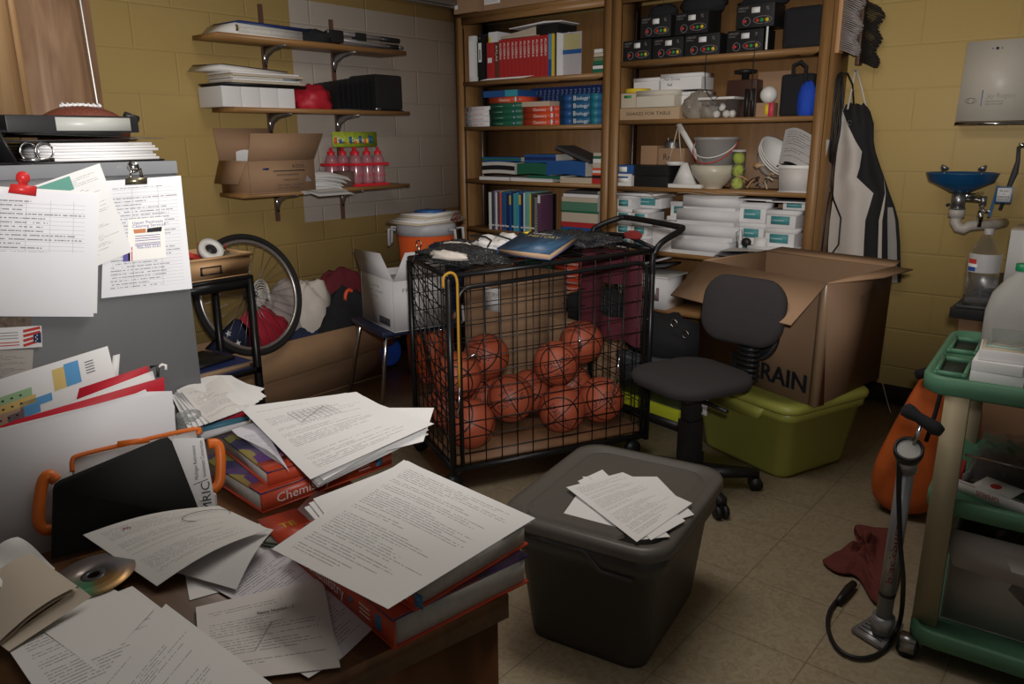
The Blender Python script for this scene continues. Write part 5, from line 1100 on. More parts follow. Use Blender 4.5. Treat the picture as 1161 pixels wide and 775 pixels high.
# big carton with four flaps
kc = [Vector((-.929, 2.995, 0)), Vector((-.836, 3.56, 0)), Vector((-1.455, 3.70, 0)), Vector((-1.561, 3.229, 0))]   # front right, back right, back left, front left
O_ = sum(kc, Vector())/4; kb = [(p-O_)*.985+Vector((.0, -.0, 0)) for p in kc]; kt = [p-O_ for p in kc]
BZ, TZ = .349, .850
t = thing('cardboard_carton', 'huge open brown carton lettered in black, on the lime tote', 'carton', O_)
m = MB(); V = Vector
m.plate([p+V((0, 0, BZ)) for p in kb][::-1], .005, CARD)
BC = mat('carton_brown', (.205, .122, .070), .75, var=.10, scale=4)
for i in range(4):
    a, b = kb[i], kb[(i+1) % 4]; c, d = kt[(i+1) % 4], kt[i]; inn = lambda p: p*.985
    m.hull([a+V((0, 0, BZ)), b+V((0, 0, BZ)), c+V((0, 0, TZ)), d+V((0, 0, TZ))], [inn(a)+V((0, 0, BZ)), inn(b)+V((0, 0, BZ)), inn(c)+V((0, 0, TZ)), inn(d)+V((0, 0, TZ))], BC)
fr, fl_ = kb[0], kb[3]; ex = (fr-fl_).normalized(); nn = Vector((ex.y, -ex.x, 0))
st = fr - ex*.445 + nn*.006 + V((0, 0, BZ+.045))
[m.text('TERRAIN', st-ex*(.018+.003*j)+V((0, 0, .002*(j % 2))), ex, (0, 0, 1), .078, INK, width=.42) for j in range(4)]
m.build('body', t)
m = MB().hull([kt[0]+V((0, 0, TZ+.0)), kt[0]+nn*.002+V((0, 0, TZ-.003)), kb[0]+nn*.003+V((0, 0, BZ)), kb[0]+V((.02, .05, BZ))], [kt[0]-ex*.03+nn*.0015+V((0, 0, TZ)), kt[0]-ex*.03+nn*.003+V((0, 0, TZ-.003)), kb[0]-ex*.03+nn*.003+V((0, 0, BZ)), kb[0]-ex*.03+V((0, 0, BZ))], mat('packing_tape', (.25, .165, .10), .3)); m.build('tape_strip', t)
def flap(i, j, out, dz, cut=.0, cutb=0):
    a, b = kt[i]+V((0, 0, TZ)), kt[j]+V((0, 0, TZ)); d = (b-a).normalized(); o = V(out)+V((0, 0, dz)); up_ = V((0, 0, .005))
    mid = .0
    MB().hull([a, b, b+o-d*cutb, a+o+d*cut], [a+up_, b+up_, b+o-d*cutb+up_, a+o+d*cut+up_], CARD).build('flap', t)
on = nn*.185
flap(3, 0, on, -.14, .0, .0)
bn = (kt[2]-kt[3]).normalized()
flap(1, 2, bn*.10, .012, .02, .02)
lx = Vector((kt[3]-kt[0])).normalized()
flap(2, 3, lx*.10, -.16); flap(0, 1, -lx*.09, .0, .30, .0)
# ---- office chair
t = thing('office_chair', 'dark grey office chair on black star base beside carton', 'chair', (-1.315, 2.69, 0), math.radians(-22))
FAB = mat('chair_fabric', (.032, .028, .029), .95, var=.25, scale=160, bump=.3, bscale=500)
for k in range(5):
    a = PI*2*k/5+math.radians(58); d = V((math.cos(a), math.sin(a), 0)); s_ = V((-d.y, d.x, 0))
    arm = MB().hull([d*.03+s_*.026+V((0, 0, .055)), d*.03-s_*.026+V((0, 0, .055)), d*.03-s_*.026+V((0, 0, .105)), d*.03+s_*.026+V((0, 0, .105))], [d*.285+s_*.018+V((0, 0, .058)), d*.285-s_*.018+V((0, 0, .058)), d*.285-s_*.018+V((0, 0, .085)), d*.285+s_*.018+V((0, 0, .085))], BLK).build('base_arm', t)
    MB().cyl(d*.275-s_*.024+V((0, 0, .027)), d*.275-s_*.006+V((0, 0, .027)), .027, BLK, 18).cyl(d*.275+s_*.006+V((0, 0, .027)), d*.275+s_*.024+V((0, 0, .027)), .027, BLK, 18).cyl(d*.275+V((0, 0, .03)), d*.275+V((0, 0, .07)), .010, BLK, 8).build('caster', arm)
MB().cyl((0, 0, .05), (0, 0, .12), .045, BLK, 20).build('hub', t)
MB().box((-.037, -.037, .12), (.037, .037, .30), BLK, bev=.008).box((-.030, -.030, .30), (.030, .030, .42), BLK, bev=.006).build('gas_column', t)
MB().box((-.11, -.12, .415), (.11, .17, .442), BLK, bev=.006).box((.09, -.03, .40), (.22, -.015, .412), BLK).build('mechanism', t)
def cushion(name, w_, d_, h_, r, M_, mt, crown=.012, n=12):
    m = MB(); P_ = rounded(w_, d_, r, 7); N_ = len(P_); R = []
    for f, z in ((.90, 0), (.97, h_*.12), (1.0, h_*.4), (1.0, h_*.62), (.97, h_*.85), (.90, h_), (.6, h_+crown*.7), (.3, h_+crown), (.02, h_+crown*1.05)):
        R.append([m.v(M_ @ V((x*f, y*f, z-crown*1.2*(2*y/d_)**2*0))) for x, y in P_])
    for A, B in zip(R, R[1:]):
        for k in range(N_): m.f([A[k], A[(k+1) % N_], B[(k+1) % N_], B[k]], mt)
    m.f(R[0][::-1], mt); m.f(R[-1], mt)
    return m.build(name, t, ang=70)
cushion('seat', .40, .41, .055, .12, Matrix.Translation((-.012, -.0, .444)), FAB)
BK = Matrix.Translation((.018, .235, .725)) @ Euler((math.radians(80), 0, math.radians(14))).to_matrix().to_4x4()
cushion('backrest', .365, .27, .05, .10, BK @ Matrix.Translation((0, 0, -.01)), FAB)
MB().box((-.03, .12, .42), (.03, .27, .438), BLK).hull([(-.035, .26, .42), (.035, .26, .42), (.035, .275, .43), (-.035, .275, .43)], [(.0, .262, .75), (.07, .262, .75), (.07, .275, .75), (.0, .275, .75)], BLK).build('back_support', t)
m = MB()
for k in range(11):
    zz = .43+.022*k; yy = .262+.006*math.sin(k*.5); m.tube([(.005+.045*math.cos(a), yy+.02+.03*math.sin(a), zz) for a in [j*PI/6 for j in range(12)]], .010, BLK, 6, True)
m.build('bellows_cover', t, ang=60)
tag(MB().lathe([(.085, 0), (.10, 0), (.102, .015), (.09, .02), (.085, .0)], BLK, 32, cap=False).lathe([(.092, .0205), (.094, .0215), (.096, .0205)], STEEL, 32, cap=False).lathe([(0, .004), (.086, .004), (.086, .008), (0, .008)], BLK, 24, cap=False).build('round_lid'), 'black round lid wedged between chair back and carton', 'lid')
o = bpy.data.objects['round_lid']; o.location = at(868, 381, P=O_+kb[0], N=nn)+nn*.03; o.rotation_euler = (nn+Vector((0, 0, .25))).to_track_quat('Z', 'Y').to_euler()
# cord on floor
cpts = [at(1000, 432, Z=.12), at(1006, 455, Z=.02), at(1010, 468, Z=.006)]
m = MB().tube([p-cpts[2] for p in cpts], .0025, mat('cord_tan', (.35, .30, .2), .6), 6); tag(m.build('floor_cord', loc=cpts[2]), 'thin pale cord hanging by the baseboard near the carton', 'cord')
# ================================================================== BACK WALL ITEMS (right side)
WF = YB
t = thing('paper_towel_dispenser', 'cream metal folded towel dispenser on the yellow wall', 'dispenser', (-.66, WF, 1.46))
CRM = mat('cream_enamel', (.60, .555, .475), .4, var=.03)
m = MB(); m.hull([(-.14, -.002, .0), (-.14, -.105, .0), (.14, -.105, 0), (.14, -.002, 0)], [(-.135, -.002, .35), (-.135, -.085, .35), (.135, -.085, .35), (.135, -.002, .35)], CRM)
for e in []: pass
m.cyl((-.012, -.092, .315), (-.012, -.0865, .315), .006, NAVY, 14).cyl((-.03, -.091, .315), (-.03, -.087, .315), .0025, DARK, 8).cyl((.006, -.091, .315), (.006, -.087, .315), .0025, DARK, 8)
m.build('cover', t)
MB().hull([(-.142, -.004, -.018), (-.142, -.112, -.018), (.142, -.112, -.018), (.142, -.004, -.018)], [(-.14, -.004, -.004), (-.14, -.108, -.004), (.14, -.108, -.004), (.14, -.004, -.004)], CHROME).build('tear_lip', t)
m = MB(); Y_ = lambda zz: -.1055+.02*zz/.35-.0015
m.box((-.047, Y_(.1), .045), (-.0425, Y_(.1)+.003, .135), mat('blue_slot', (.20, .26, .42), .3)); m.build('sight_slot', t)
m = MB(); G_ = mat('grey_print', (0, 0, 0)); m.text('Jay Rogers', (-.028, Y_(.1)-.001, .10), (1, 0, 0), (0, 0, 1), .022, mat('faint_print', (.36, .33, .29), .5), width=.115); m.text('MAINTENANCE', (-.028, Y_(.08)-.001, .082), (1, 0, 0), (0, 0, 1), .007, INKG, width=.07); m.text('800-555-0142', (-.028, Y_(.07)-.001, .070), (1, 0, 0), (0, 0, 1), .007, INKG, width=.07)
m.tube([(-.088+.022*math.cos(a), Y_(.08)-.001, .09+.012*math.sin(a)) for a in [k*PI/8 for k in range(16)]], .0012, INKG, 4, True).tube([(-.088+.012*math.cos(a), Y_(.08)-.001, .09+.012*math.sin(a)) for a in [k*PI/8 for k in range(16)]], .001, INKG, 4, True); m.build('printed_badge', t)
# eyewash
t = thing('eyewash_station', 'blue eyewash basin with chrome nozzles on the wall', 'eyewash', (-.725, 4.13, 1.225))
EB = mat('eyewash_blue', (.01, .085, .22), .35)
MB().lathe([(.0, -.085), (.04, -.085), (.055, -.075), (.135, -.035), (.148, .0), (.152, .003), (.146, .004), (.13, -.03), (.05, -.068), (0, -.07)], EB, 40, cap=False).build('bowl', t)
for s_ in (-1, 1):
    n_ = MB().cyl((s_*.045, .01, -.06), (s_*.085, .01, .015), .005, CHROME, 8).build('nozzle_pipe', t)
    MB().lathe([(.008, 0), (.018, .012), (.019, .022), (.0, .024)], STEEL, 14, t=T((s_*.085, .01, .012), 0, 0, -s_*.5), cap=False).build('spray_head', n_)
MB().cyl((0, 0, -.165), (0, 0, -.08), .030, STEEL, 20).cyl((0, 0, -.165), (0, 0, -.158), .034, STEEL, 20).build('tailpiece', t)
PVC = mat('white_pvc', (.50, .46, .41), .4)
MB().cyl((0, 0, -.20), (0, 0, -.16), .034, PVC, 20).tube([(0, 0, -.19), (0, 0, -.225), (.015, .0, -.25), (.04, 0, -.255), (.055, .0, -.24), (.08, .02, -.235), (.14, .10, -.235), (.17, .19, -.235)], .024, PVC, 14).build('drain_trap', t)
MB().tube([(.02, 0, -.115), (.10, 0, -.118), (.10, .0, -.13), (.098, 0, -.24)], .0095, CHROME, 10).cyl((.10, 0, -.10), (.10, 0, -.14), .015, STEEL, 12).cyl((.098, 0, -.165), (.098, 0, -.215), .013, CHROME, 12).tube([(.02, .0, -.10), (.06, .04, -.10), (.06, .19, -.10)], .011, CHROME, 10).build('valve_pipe', t)
MB().hull([(.13, -.03, -.19), (.142, -.03, -.19), (.142, -.026, -.19), (.13, -.026, -.19)], [(.150, -.03, -.05), (.162, -.03, -.05), (.162, -.026, -.05), (.150, -.026, -.05)], EB).box((.148, -.034, -.125), (.215, -.030, -.052), EB, bev=.002).cyl((.10, 0, -.165), (.14, -.026, -.165), .006, CHROME, 8).build('push_handle', t)
m = MB().box((.155, -.0348, -.119), (.209, -.034, -.058), PAPER)
for s_, zz, h, wd in (('PUSH', -.076, .009, .03), ('TO', -.089, .008, .012), ('OPERATE', -.102, .009, .045), ('EYEWASH STATION', -.111, .004, .04)): m.text(s_, (.182, -.0352, zz), (1, 0, 0), (0, 0, 1), h, INK, width=wd, center=True)
m.build('sign_face', t)
# hose + valve at the right frame edge
t = thing('wall_hose', 'dark hose hanging from a chrome tap at the right edge', 'hose', (-.52, 4.25, 1.3))
MB().tube([(.012, .06, .05), (.012, -.02, .05), (-.01, -.03, .05)], .011, CHROME, 10).build('tap', t); MB().tube([(-.01, -.03, .045), (-.005, -.03, -.02), (-.01, -.03, -.07), (-.03, -.03, -.16), (-.045, -.03, -.24)], [.008, .009, .014, .008, .008], DARK, 10).build('tube', t)
m = MB().cyl((0, -.0, 0), (0, .022, 0), .008, mat('dark_green_cap', (.01, .05, .06), .5), 10); tag(m.build('wall_plug', loc=(-.80, 4.30, 1.065)), 'small dark green plug in the wall left of the drain', 'plug')
# brushes on the bookcase side
def brush(c, wcol, bcol, lb, L_=.42, wd=.05):
    t = thing('counter_brush', lb, 'brush', c)
    MB().box((-.0, -wd*.6, 0), (.022, wd*.6, L_), wcol, bev=.006).build('handle', t)
    m = MB(); rr = random.Random(5)
    for i in range(34):
        z_ = .0+L_*.62*i/33
        for j in range(6):
            y = -wd*.5+wd*j/5; k = (rr.random()-.5)*.01; ln = .075+.012*math.sin(i*.5)
            m.tube([(.022, y, z_+.02), (.022+ln*.6, y+k, z_+.01-.01), (.022+ln, y+k*1.6, z_-.018+k)], [.0035, .003, .0022], bcol, 4)
    m.build('bristles', t); return t
brush((-1.344, 4.12, 1.79), mat('brush_wood', (.45, .25, .11), .5), mat('grey_bristle', (.30, .26, .25), .8), 'wooden counter brush with pale grey bristles on the bookcase side', .45, .055)
brush((-1.29, 4.27, 1.74), mat('dark_wood', (.10, .045, .02), .5), mat('black_bristle', (.02, .016, .013), .8), 'dark bristled counter brush hanging behind the pale one', .45, .05)
# coiled black cable
t = thing('extension_cable', 'coiled black cable hanging on the bookcase side above the apron', 'cable', (-1.325, 4.14, 1.70))
m = MB(); rr = random.Random(3)
for k in range(5):
    w_ = .045+.012*rr.random(); h = .20+.03*rr.random(); o1 = .003*k
    m.tube([(o1+.004*math.sin(a*3+k), w_*math.sin(a)+.01*math.sin(k), -h+h*math.cos(a)*(1)+.0) for a in [j*PI/12 for j in range(24)]], .0045, BLK, 6, True)
m.tube([(.0, -.01, -.005), (.02, .06, .0), (.03, .12, -.05), (.035, .16, -.15)], .0045, BLK, 6)
m.tube([(.01, -.01, -.40), (.012, -.005, -.55), (.02, .03, -.62), (.045, .10, -.72), (.05, .09, -.86), (.03, .0, -.93), (.015, -.06, -.88), (.012, -.04, -.70), (.01, .0, -.58)], .0045, BLK, 6); m.build('coil', t)
# apron
t = thing('apron', 'white and black apron hanging on the wall beside the bookcase', 'apron', (-1.2, 4.26, 1.2))
AW = mat('apron_white', (.58, .53, .48), .85, var=.05); AB = mat('apron_black', (.014, .013, .014), .85)
rows = [(118, 959, 982), (126, 955, 986), (140, 952, 990), (160, 950, 990), (172, 949, 992), (190, 947, 998), (201, 946, 1002), (219, 945, 1008), (235, 943, 1014), (250, 941, 1018), (275, 939, 1020), (320, 938, 1021)]
bands = [(0, 1, 1), (.02, 1, 1), (.22, 1, 1), (.50, 1, 1), (.66, 1, 1), (.54, 1, 1), (.45, 1, 1), (.72, .93, .94), (.60, .80, .84), (.52, .72, .77), (.50, .70, .75), (.48, .68, .74)]
m = MB(); n = 26; G = []
O0 = Vector((-1.2, 4.26, 1.2))
def wallY(u, r): return 4.255+.022*math.sin(u*11+.3*r)-.03*math.sin(PI*u)
for r, (py, xa, xb) in enumerate(rows): 
    a_, b_, c_ = bands[r]; us = [a_*j/8 for j in range(8)]+[a_+(b_-a_)*j/8 for j in range(8)]+[b_+(c_-b_)*j/4 for j in range(4)]+[c_+(1-c_)*j/6 for j in range(7)]
    n = len(us)-1; G.append([m.v(at(xa+(xb-xa)*u, py+(2*math.sin(u*20) if r == 0 else 0), Y=wallY(u, r*.3))-O0) for u in us])
GB = [[m.v(v.co+Vector((0, .012, 0))) for v in g] for g in G]
for r in range(len(rows)-1):
    for i in range(n):
        col = AW if i < 8 else AB if i < 16 else AW if i < 20 else AB
        if r >= 8 and i in (22, 23, 24): col = mat('apron_grey', (.30, .28, .26), .85)
        m.f([G[r][i], G[r+1][i], G[r+1][i+1], G[r][i+1]], col); m.f([GB[r][i+1], GB[r+1][i+1], GB[r+1][i], GB[r][i]], col)
m.build('body', t, ang=80)
MB().tube([at(970, 78, Y=4.29)-O0, at(966, 100, Y=4.27)-O0, at(961, 124, Y=4.245)-O0], .005, AW, 6).tube([at(971, 78, Y=4.29)-O0, at(977, 100, Y=4.27)-O0, at(982, 122, Y=4.245)-O0], .005, AW, 6).cyl(at(970, 80, Y=4.32)-O0, at(970, 80, Y=4.27)-O0, .005, STEEL, 8).build('neck_strap', t)
MB().tube([at(963, 139, Y=4.22)-O0+Vector((.010*math.cos(a), 0, .012*math.sin(a))) for a in [k*PI/4 for k in range(8)]], .002, STEEL, 4, True).build('snap_ring', t)
# ================================================================== ORANGE BAG, PUMP, RAG
OBG = mat('orange_nylon', (.52, .105, .018), .6, bump=.3, bscale=14)
t = thing('equipment_bag', 'bright orange nylon bag leaning behind the green cart', 'bag', (-.55, 3.0, 0))
ol = [(1085, 405), (1058, 413), (1040, 430), (1027, 452), (1015, 475), (1000, 500), (989, 525), (985, 548), (988, 566), (1000, 578), (1020, 583), (1045, 586), (1070, 575), (1095, 560), (1110, 480), (1105, 420)]
op = [at(x, y, Y=2.97)-Vector((-.55, 3.0, 0)) for x, y in ol]
mnz = min(p.z for p in op); op = [p-Vector((0, 0, mnz*(1-min(1, p.z/.6)))) for p in op]; cen = sum(op, Vector())/len(op)
m = MB(); R = []
for f, dy in ((.70, -.05), (.93, -.03), (1.0, .03), (1.0, .14), (.9, .18), (.6, .2)):
    R.append([m.v(Vector((cen.x+(p.x-cen.x)*f+.008*math.sin(i*2.3+dy*50), p.y+dy+.01*math.sin(i*1.7), max(.001, cen.z+(p.z-cen.z)*f)))) for i, p in enumerate(op)])
for A, B in zip(R, R[1:]):
    for k in range(len(op)): m.f([A[k], A[(k+1) % len(op)], B[(k+1) % len(op)], B[k]], OBG)
m.f(R[0][::-1], OBG); m.f(R[-1], OBG); bmesh.ops.recalc_face_normals(m.bm, faces=m.bm.faces); o = m.build('body', t, ang=75)
sb_ = o.modifiers.new('s', 'SUBSURF'); sb_.levels = 1; sb_.render_levels = 2
MB().tube([at(1040, 425, Y=2.93)-Vector((-.55, 3, 0)), at(1056, 420, Y=2.92)-Vector((-.55, 3, 0)), at(1068, 412, Y=2.93)-Vector((-.55, 3, 0))], .018, BLKF, 8).tube([at(1068, 440, Y=2.89)-Vector((-.55, 3, 0)), at(1060, 470, Y=2.88)-Vector((-.55, 3, 0)), at(1050, 500, Y=2.88)-Vector((-.55, 3, 0))], .008, BLKF, 6).build('strap', t)
t = thing('bicycle_pump', 'silver floor pump with black handle and gauge', 'pump', (-.42, 2.13, 0))
O1 = Vector((-.42, 2.13, 0)); PS = mat('pump_silver', (.34, .34, .36), .35, .6)
pb, pt = at(1001, 704, Y=2.13), at(1028, 528, Y=2.10)
ax = (pt-pb).normalized()
MB().cyl(pb-O1-ax*.03, pb-O1+ax*.02, .030, PS, 24).cyl(pb-O1, pt-O1, .021, PS, 28).cyl(pb-O1+ax*.09, pb-O1+ax*.10, .0218, BLK, 28).build('barrel', t)
fp_ = [at(965, 716, Z=.005)-O1, at(1000, 738, Z=.005)-O1, at(1024, 712, Z=.012)-O1, at(996, 697, Z=.012)-O1]
m = MB(); m.hull([p for p in fp_], [p+Vector((0, 0, .014)) for p in fp_], PS)
for k in range(5): q = lambda a, b: (fp_[0]*(1-a)+fp_[1]*a)*(1-b)+(fp_[3]*(1-a)+fp_[2]*a)*b; m.tube([q(.12, .12+.13*k)+Vector((0, 0, .015)), q(.88, .12+.13*k)+Vector((0, 0, .015))], .002, DARK, 4)
m.build('foot_plate', t)
gp = at(1030, 512, Y=2.08)-O1; gd = (EYE-(gp+O1)).normalized(); gd = (gd+Vector((0, 0, .8))).normalized(); gt = Matrix.Translation(gp) @ gd.to_track_quat('Z', 'Y').to_matrix().to_4x4()
MB().cyl(pt-O1-ax*.01, gp, .026, PS, 20).build('head', t)
MB().lathe([(0, -.02), (.032, -.02), (.036, .0), (.036, .018), (.030, .02), (.029, .012), (0, .012)], BLK, 32, t=gt, cap=False).lathe([(0, .0125), (.028, .0125)], mat('gauge_face', (.35, .35, .33), .2), 32, t=gt, cap=False).build('gauge', t)
h0, h1 = at(1024, 462, Y=2.09)-O1, at(1068, 490, Y=2.07)-O1; hm = (h0+h1)/2
MB().cyl(pt-O1, hm, .006, CHROME, 10).build('piston_rod', t)
MB().tube([h0, h0+(h1-h0)*.06, h0+(h1-h0)*.2, h0+(h1-h0)*.4, h0+(h1-h0)*.6, h0+(h1-h0)*.85, h1], [.010, .019, .019, .014, .016, .019, .012], BLKF, 12).build('handle', t)
hs = [(1020, 522), (1019, 560), (1021, 620), (1024, 660), (1020, 705), (1003, 735), (985, 745), (965, 744), (948, 733), (939, 712), (941, 692), (953, 676), (962, 668)]
hp = [at(x, y, Y=2.075) for x, y in hs[:4]]+[at(1020, 705, Z=.05)]+[at(x, y, Z=.010) for x, y in hs[5:]]
def smooth_(P_, k=4):
    out = []
    for i in range(len(P_)-1):
        a = P_[max(0, i-1)]; b = P_[i]; c = P_[i+1]; d = P_[min(len(P_)-1, i+2)]
        for j in range(k):
            s_ = j/k; out.append(.5*((2*b)+(c-a)*s_+(2*a-5*b+4*c-d)*s_*s_+(3*b-a-3*c+d)*s_**3))
    return out+[P_[-1]]
MB().tube([p-O1 for p in smooth(hp)], .0065, BLK, 8).build('hose', t)
q0 = at(962, 668, Z=.016)-O1; q1 = at(950, 682, Z=.016)-O1
MB().tube([q1, (q0+q1)/2, q0, q0+(q0-q1)*.5], [.010, .013, .015, .012], BLK, 10).build('pump_head', t)
m = MB(); su = ax; sr_ = (-ray(1010, 620)).normalized(); sr_ = (sr_-su*sr_.dot(su)).normalized(); rt_ = su.cross(sr_)
def wrb(x, y):
    th = (y-.008)/.0215; base_ = pb-O1+su*(.14+x); return base_+(sr_*math.cos(th)-rt_*math.sin(th))*.0219
m.text('blackburn', (0, 0, 0), (1, 0, 0), (0, 0, 1), .017, mat('pump_red', (.25, .02, .02), .5), width=.19, wrap=wrb); m.build('lettering', t)
RAGM = mat('dull_red_rag', (.13, .028, .022), .9, bump=.8, bscale=40)
m = MB(); O2 = Vector((-.57, 2.47, 0))
rag = [(925, 634), (938, 648), (955, 655), (972, 652), (984, 680), (996, 694), (1012, 690), (1022, 660), (1026, 622), (1015, 598), (992, 602), (965, 598), (967, 607), (985, 617), (965, 628), (945, 636)]
rp = [at(x, y, Z=.004)-O2 for x, y in rag]; ce = sum(rp, Vector())/len(rp); from mathutils import noise as nz_
R = []
for f in (1.0, .96, .86, .7, .5, .3, .1):
    R.append([m.v(Vector((ce.x+(p.x-ce.x)*f, ce.y+(p.y-ce.y)*f, (0 if f == 1 else .012+.060*(1-f)**.6*(1+1.9*nz_.noise(Vector((i*1.7, f*5, 0)))))))) for i, p in enumerate(rp)])
for A, B in zip(R, R[1:]):
    for k in range(len(rp)): m.f([A[k], A[(k+1) % len(rp)], B[(k+1) % len(rp)], B[k]], RAGM)
m.f(R[-1], RAGM); m.f(R[0][::-1], RAGM); bmesh.ops.recalc_face_normals(m.bm, faces=m.bm.faces)
o = tag(m.build('rag', loc=O2, ang=80), 'crumpled dull red rag on the floor behind the pump', 'rag'); sb_ = o.modifiers.new('s', 'SUBSURF'); sb_.levels = 1; sb_.render_levels = 2
# ================================================================== GREEN UTILITY CART
CG = mat('cart_green', (.085, .215, .13), .5, var=.15, scale=14); CT = mat('cart_post_tan', (.36, .30, .19), .55, var=.08)
ga = math.radians(4); GO = Vector((-.405, 2.135, 0))
t = thing('utility_cart', 'green plastic utility cart with tan posts at right edge', 'cart', GO, ga)
def tray(z, h, rim, wd=.86, dp=.60, x0=0, y0=0, name='shelf', holes=False):
    m = MB(); cx, cy = x0+wd/2, y0+dp/2
    def lp(w_, d_, r, zz): return [m.v((cx+x, cy+y, zz)) for x, y in rounded(w_, d_, r, 5)]
    L_ = [lp(wd-.03, dp-.03, .05, z-h), lp(wd, dp, .06, z-h+.01), lp(wd, dp, .06, z-.006), lp(wd-.012, dp-.012, .055, z), lp(wd-rim, dp-rim, .045, z), lp(wd-rim-.01, dp-rim-.01, .042, z-.012)]
    n = len(L_[0])
    for A, B in zip(L_, L_[1:]):
        for k in range(n): m.f([A[k], A[(k+1) % n], B[(k+1) % n], B[k]], CG)
    m.f(L_[0][::-1], CG); m.f(L_[-1], CG)
    o = m.build(name, t)
    if holes:
        for (a, b, c, d) in holes:
            m = MB(); m.hull([(a, b, z-.0115), (c, b, z-.0115), (c, d, z-.0115), (a, d, z-.0115)], [(a, b, z-.0105), (c, b, z-.0105), (c, d, z-.0105), (a, d, z-.0105)], mat('pocket_dark', (.02, .03, .02), .7))
            m.hull([(a-.012, b-.012, z-.0105), (a, b-.012, z-.0105), (a, d+.012, z-.0105), (a-.012, d+.012, z-.0105)], [(a-.010, b-.012, z+.001), (a-.003, b-.012, z+.001), (a-.003, d+.012, z+.001), (a-.010, d+.012, z+.001)], CG)
            m.hull([(a-.012, b-.012, z-.0105), (c+.012, b-.012, z-.0105), (c+.012, b, z-.0105), (a-.012, b, z-.0105)], [(a-.012, b-.010, z+.001), (c+.012, b-.010, z+.001), (c+.012, b-.003, z+.001), (a-.012, b-.003, z+.001)], CG)
            m.hull([(c, b-.012, z-.0105), (c+.012, b-.012, z-.0105), (c+.012, d+.012, z-.0105), (c, d+.012, z-.0105)], [(c+.003, b-.012, z+.001), (c+.010, b-.012, z+.001), (c+.010, d+.012, z+.001), (c+.003, d+.012, z+.001)], CG)
            m.hull([(a-.012, d, z-.0105), (c+.012, d, z-.0105), (c+.012, d+.012, z-.0105), (a-.012, d+.012, z-.0105)], [(a-.012, d+.003, z+.001), (c+.012, d+.003, z+.001), (c+.012, d+.010, z+.001), (a-.012, d+.010, z+.001)], CG)
            m.build('pocket', o)
    return o
tray(.80, .052, .03, holes=((.032, .07, .085, .22), (.032, .33, .085, .48)))
tray(.465, .05, .04, .80, .54, .045, .02); tray(.105, .055, .03, .80, .60, .055, -.05)
for x, y in ((.06, -.002), (.76, -.002), (.06, .53), (.76, .53)):
    m = MB().hull([(x-.003, y, .06), (x+.058, y, .06), (x+.058, y+.045, .06), (x-.003, y+.045, .06)], [(x, y+.006, .752), (x+.055, y+.006, .752), (x+.055, y+.05, .752), (x, y+.05, .752)], CT); m.build('post', t)
for x, y in ((.06, -.03), (.80, -.03), (.06, .50), (.80, .50)):
    w_ = MB().box((x-.02, y-.02, .052), (x+.02, y+.02, .062), STEEL).box((x-.018, y-.019, .02), (x+.018, y-.016, .055), STEEL).build('caster', t); MB().cyl((x, y-.014, .028), (x, y+.014, .028), .028, BLK, 22).build('wheel', w_)
def cg(x, y, z): return GO + Vector((x*math.cos(ga)-y*math.sin(ga), x*math.sin(ga)+y*math.cos(ga), z))
z = .7885
for k in range(3):
    p = cg(.158, .115, z+k*.0275) if k < 2 else cg(.162, .13, z+k*.0275)
    t = thing('slide_case', 'white cardboard slide box on the green cart, %s of three' % ('lowest', 'middle', 'topmost')[k], 'box', p, ga+(.02, -.03, .04)[k], 'white slide boxes on the green cart')
    MB().box((-.055+.003*k, -.062, 0), (.062-.003*k, .062, .0265), WBOX, bev=.0015).build('base', t)
    if k == 2: MB().box((-.046, -.055, .0266), (.052, .055, .0275), PAPERD).build('filling', t)
GLE = mat('glass_edge', (.35, .62, .58), .1, spec=.8)
for k, (dx, dy, dz, rx, lb) in enumerate(((.005, .005, .003, .03, 'lying flat on the top slide box'), (.012, .04, .008, .5, 'leaning against the jug on the slide box'))):
    m = MB().box((-.042, -.037, 0), (.042, .037, .003), GLASSY).box((-.042, -.038, 0), (.042, -.037, .003), GLE).box((-.042, -.037, 0), (-.041, .037, .003), GLE)
    o = m.build('glass_plate', loc=cg(.162+dx, .13+dy, z+.0835+dz), rz=ga); o.rotation_euler = (rx, 0, ga+.1*k); tag(o, 'small square glass plate with green edge '+lb, 'glass plate')
m = MB().box((-.012, -.05, 0), (.012, .05, .05), mat('blue_packet', (.03, .20, .40), .4)).box((-.014, -.055, 0), (-.012, .055, .065), PAPER); tag(m.build('small_packet', loc=cg(.262, .16, z), rz=ga), 'blue and white upright packet right of slide boxes', 'packet')
# gallon jug
t = thing('water_jug', 'cloudy plastic gallon jug with green cap on the cart', 'jug', cg(.178, .29, z))
MILK = mat('milky_plastic', (.50, .49, .46), .3, trans=.25, alpha=.8, spec=.5)
m = MB(); loops(m, ((.13, .13, .03, 0), (.145, .145, .03, .008), (.145, .145, .032, .15), (.13, .13, .05, .195), (.075, .075, .035, .235), (.045, .045, .0224, .25), (.04, .04, .0199, .262)), MILK); m.build('body', t, ang=60)
MB().lathe([(.023, .258), (.023, .276), (.0, .277)], mat('cap_green', (.0, .18, .07), .4), 20, cap=False).build('cap', t)
MB().tube([(.055, -.0, .12), (.085, 0, .15), (.08, 0, .21), (.035, 0, .235)], .011, MILK, 10).build('handle', t)
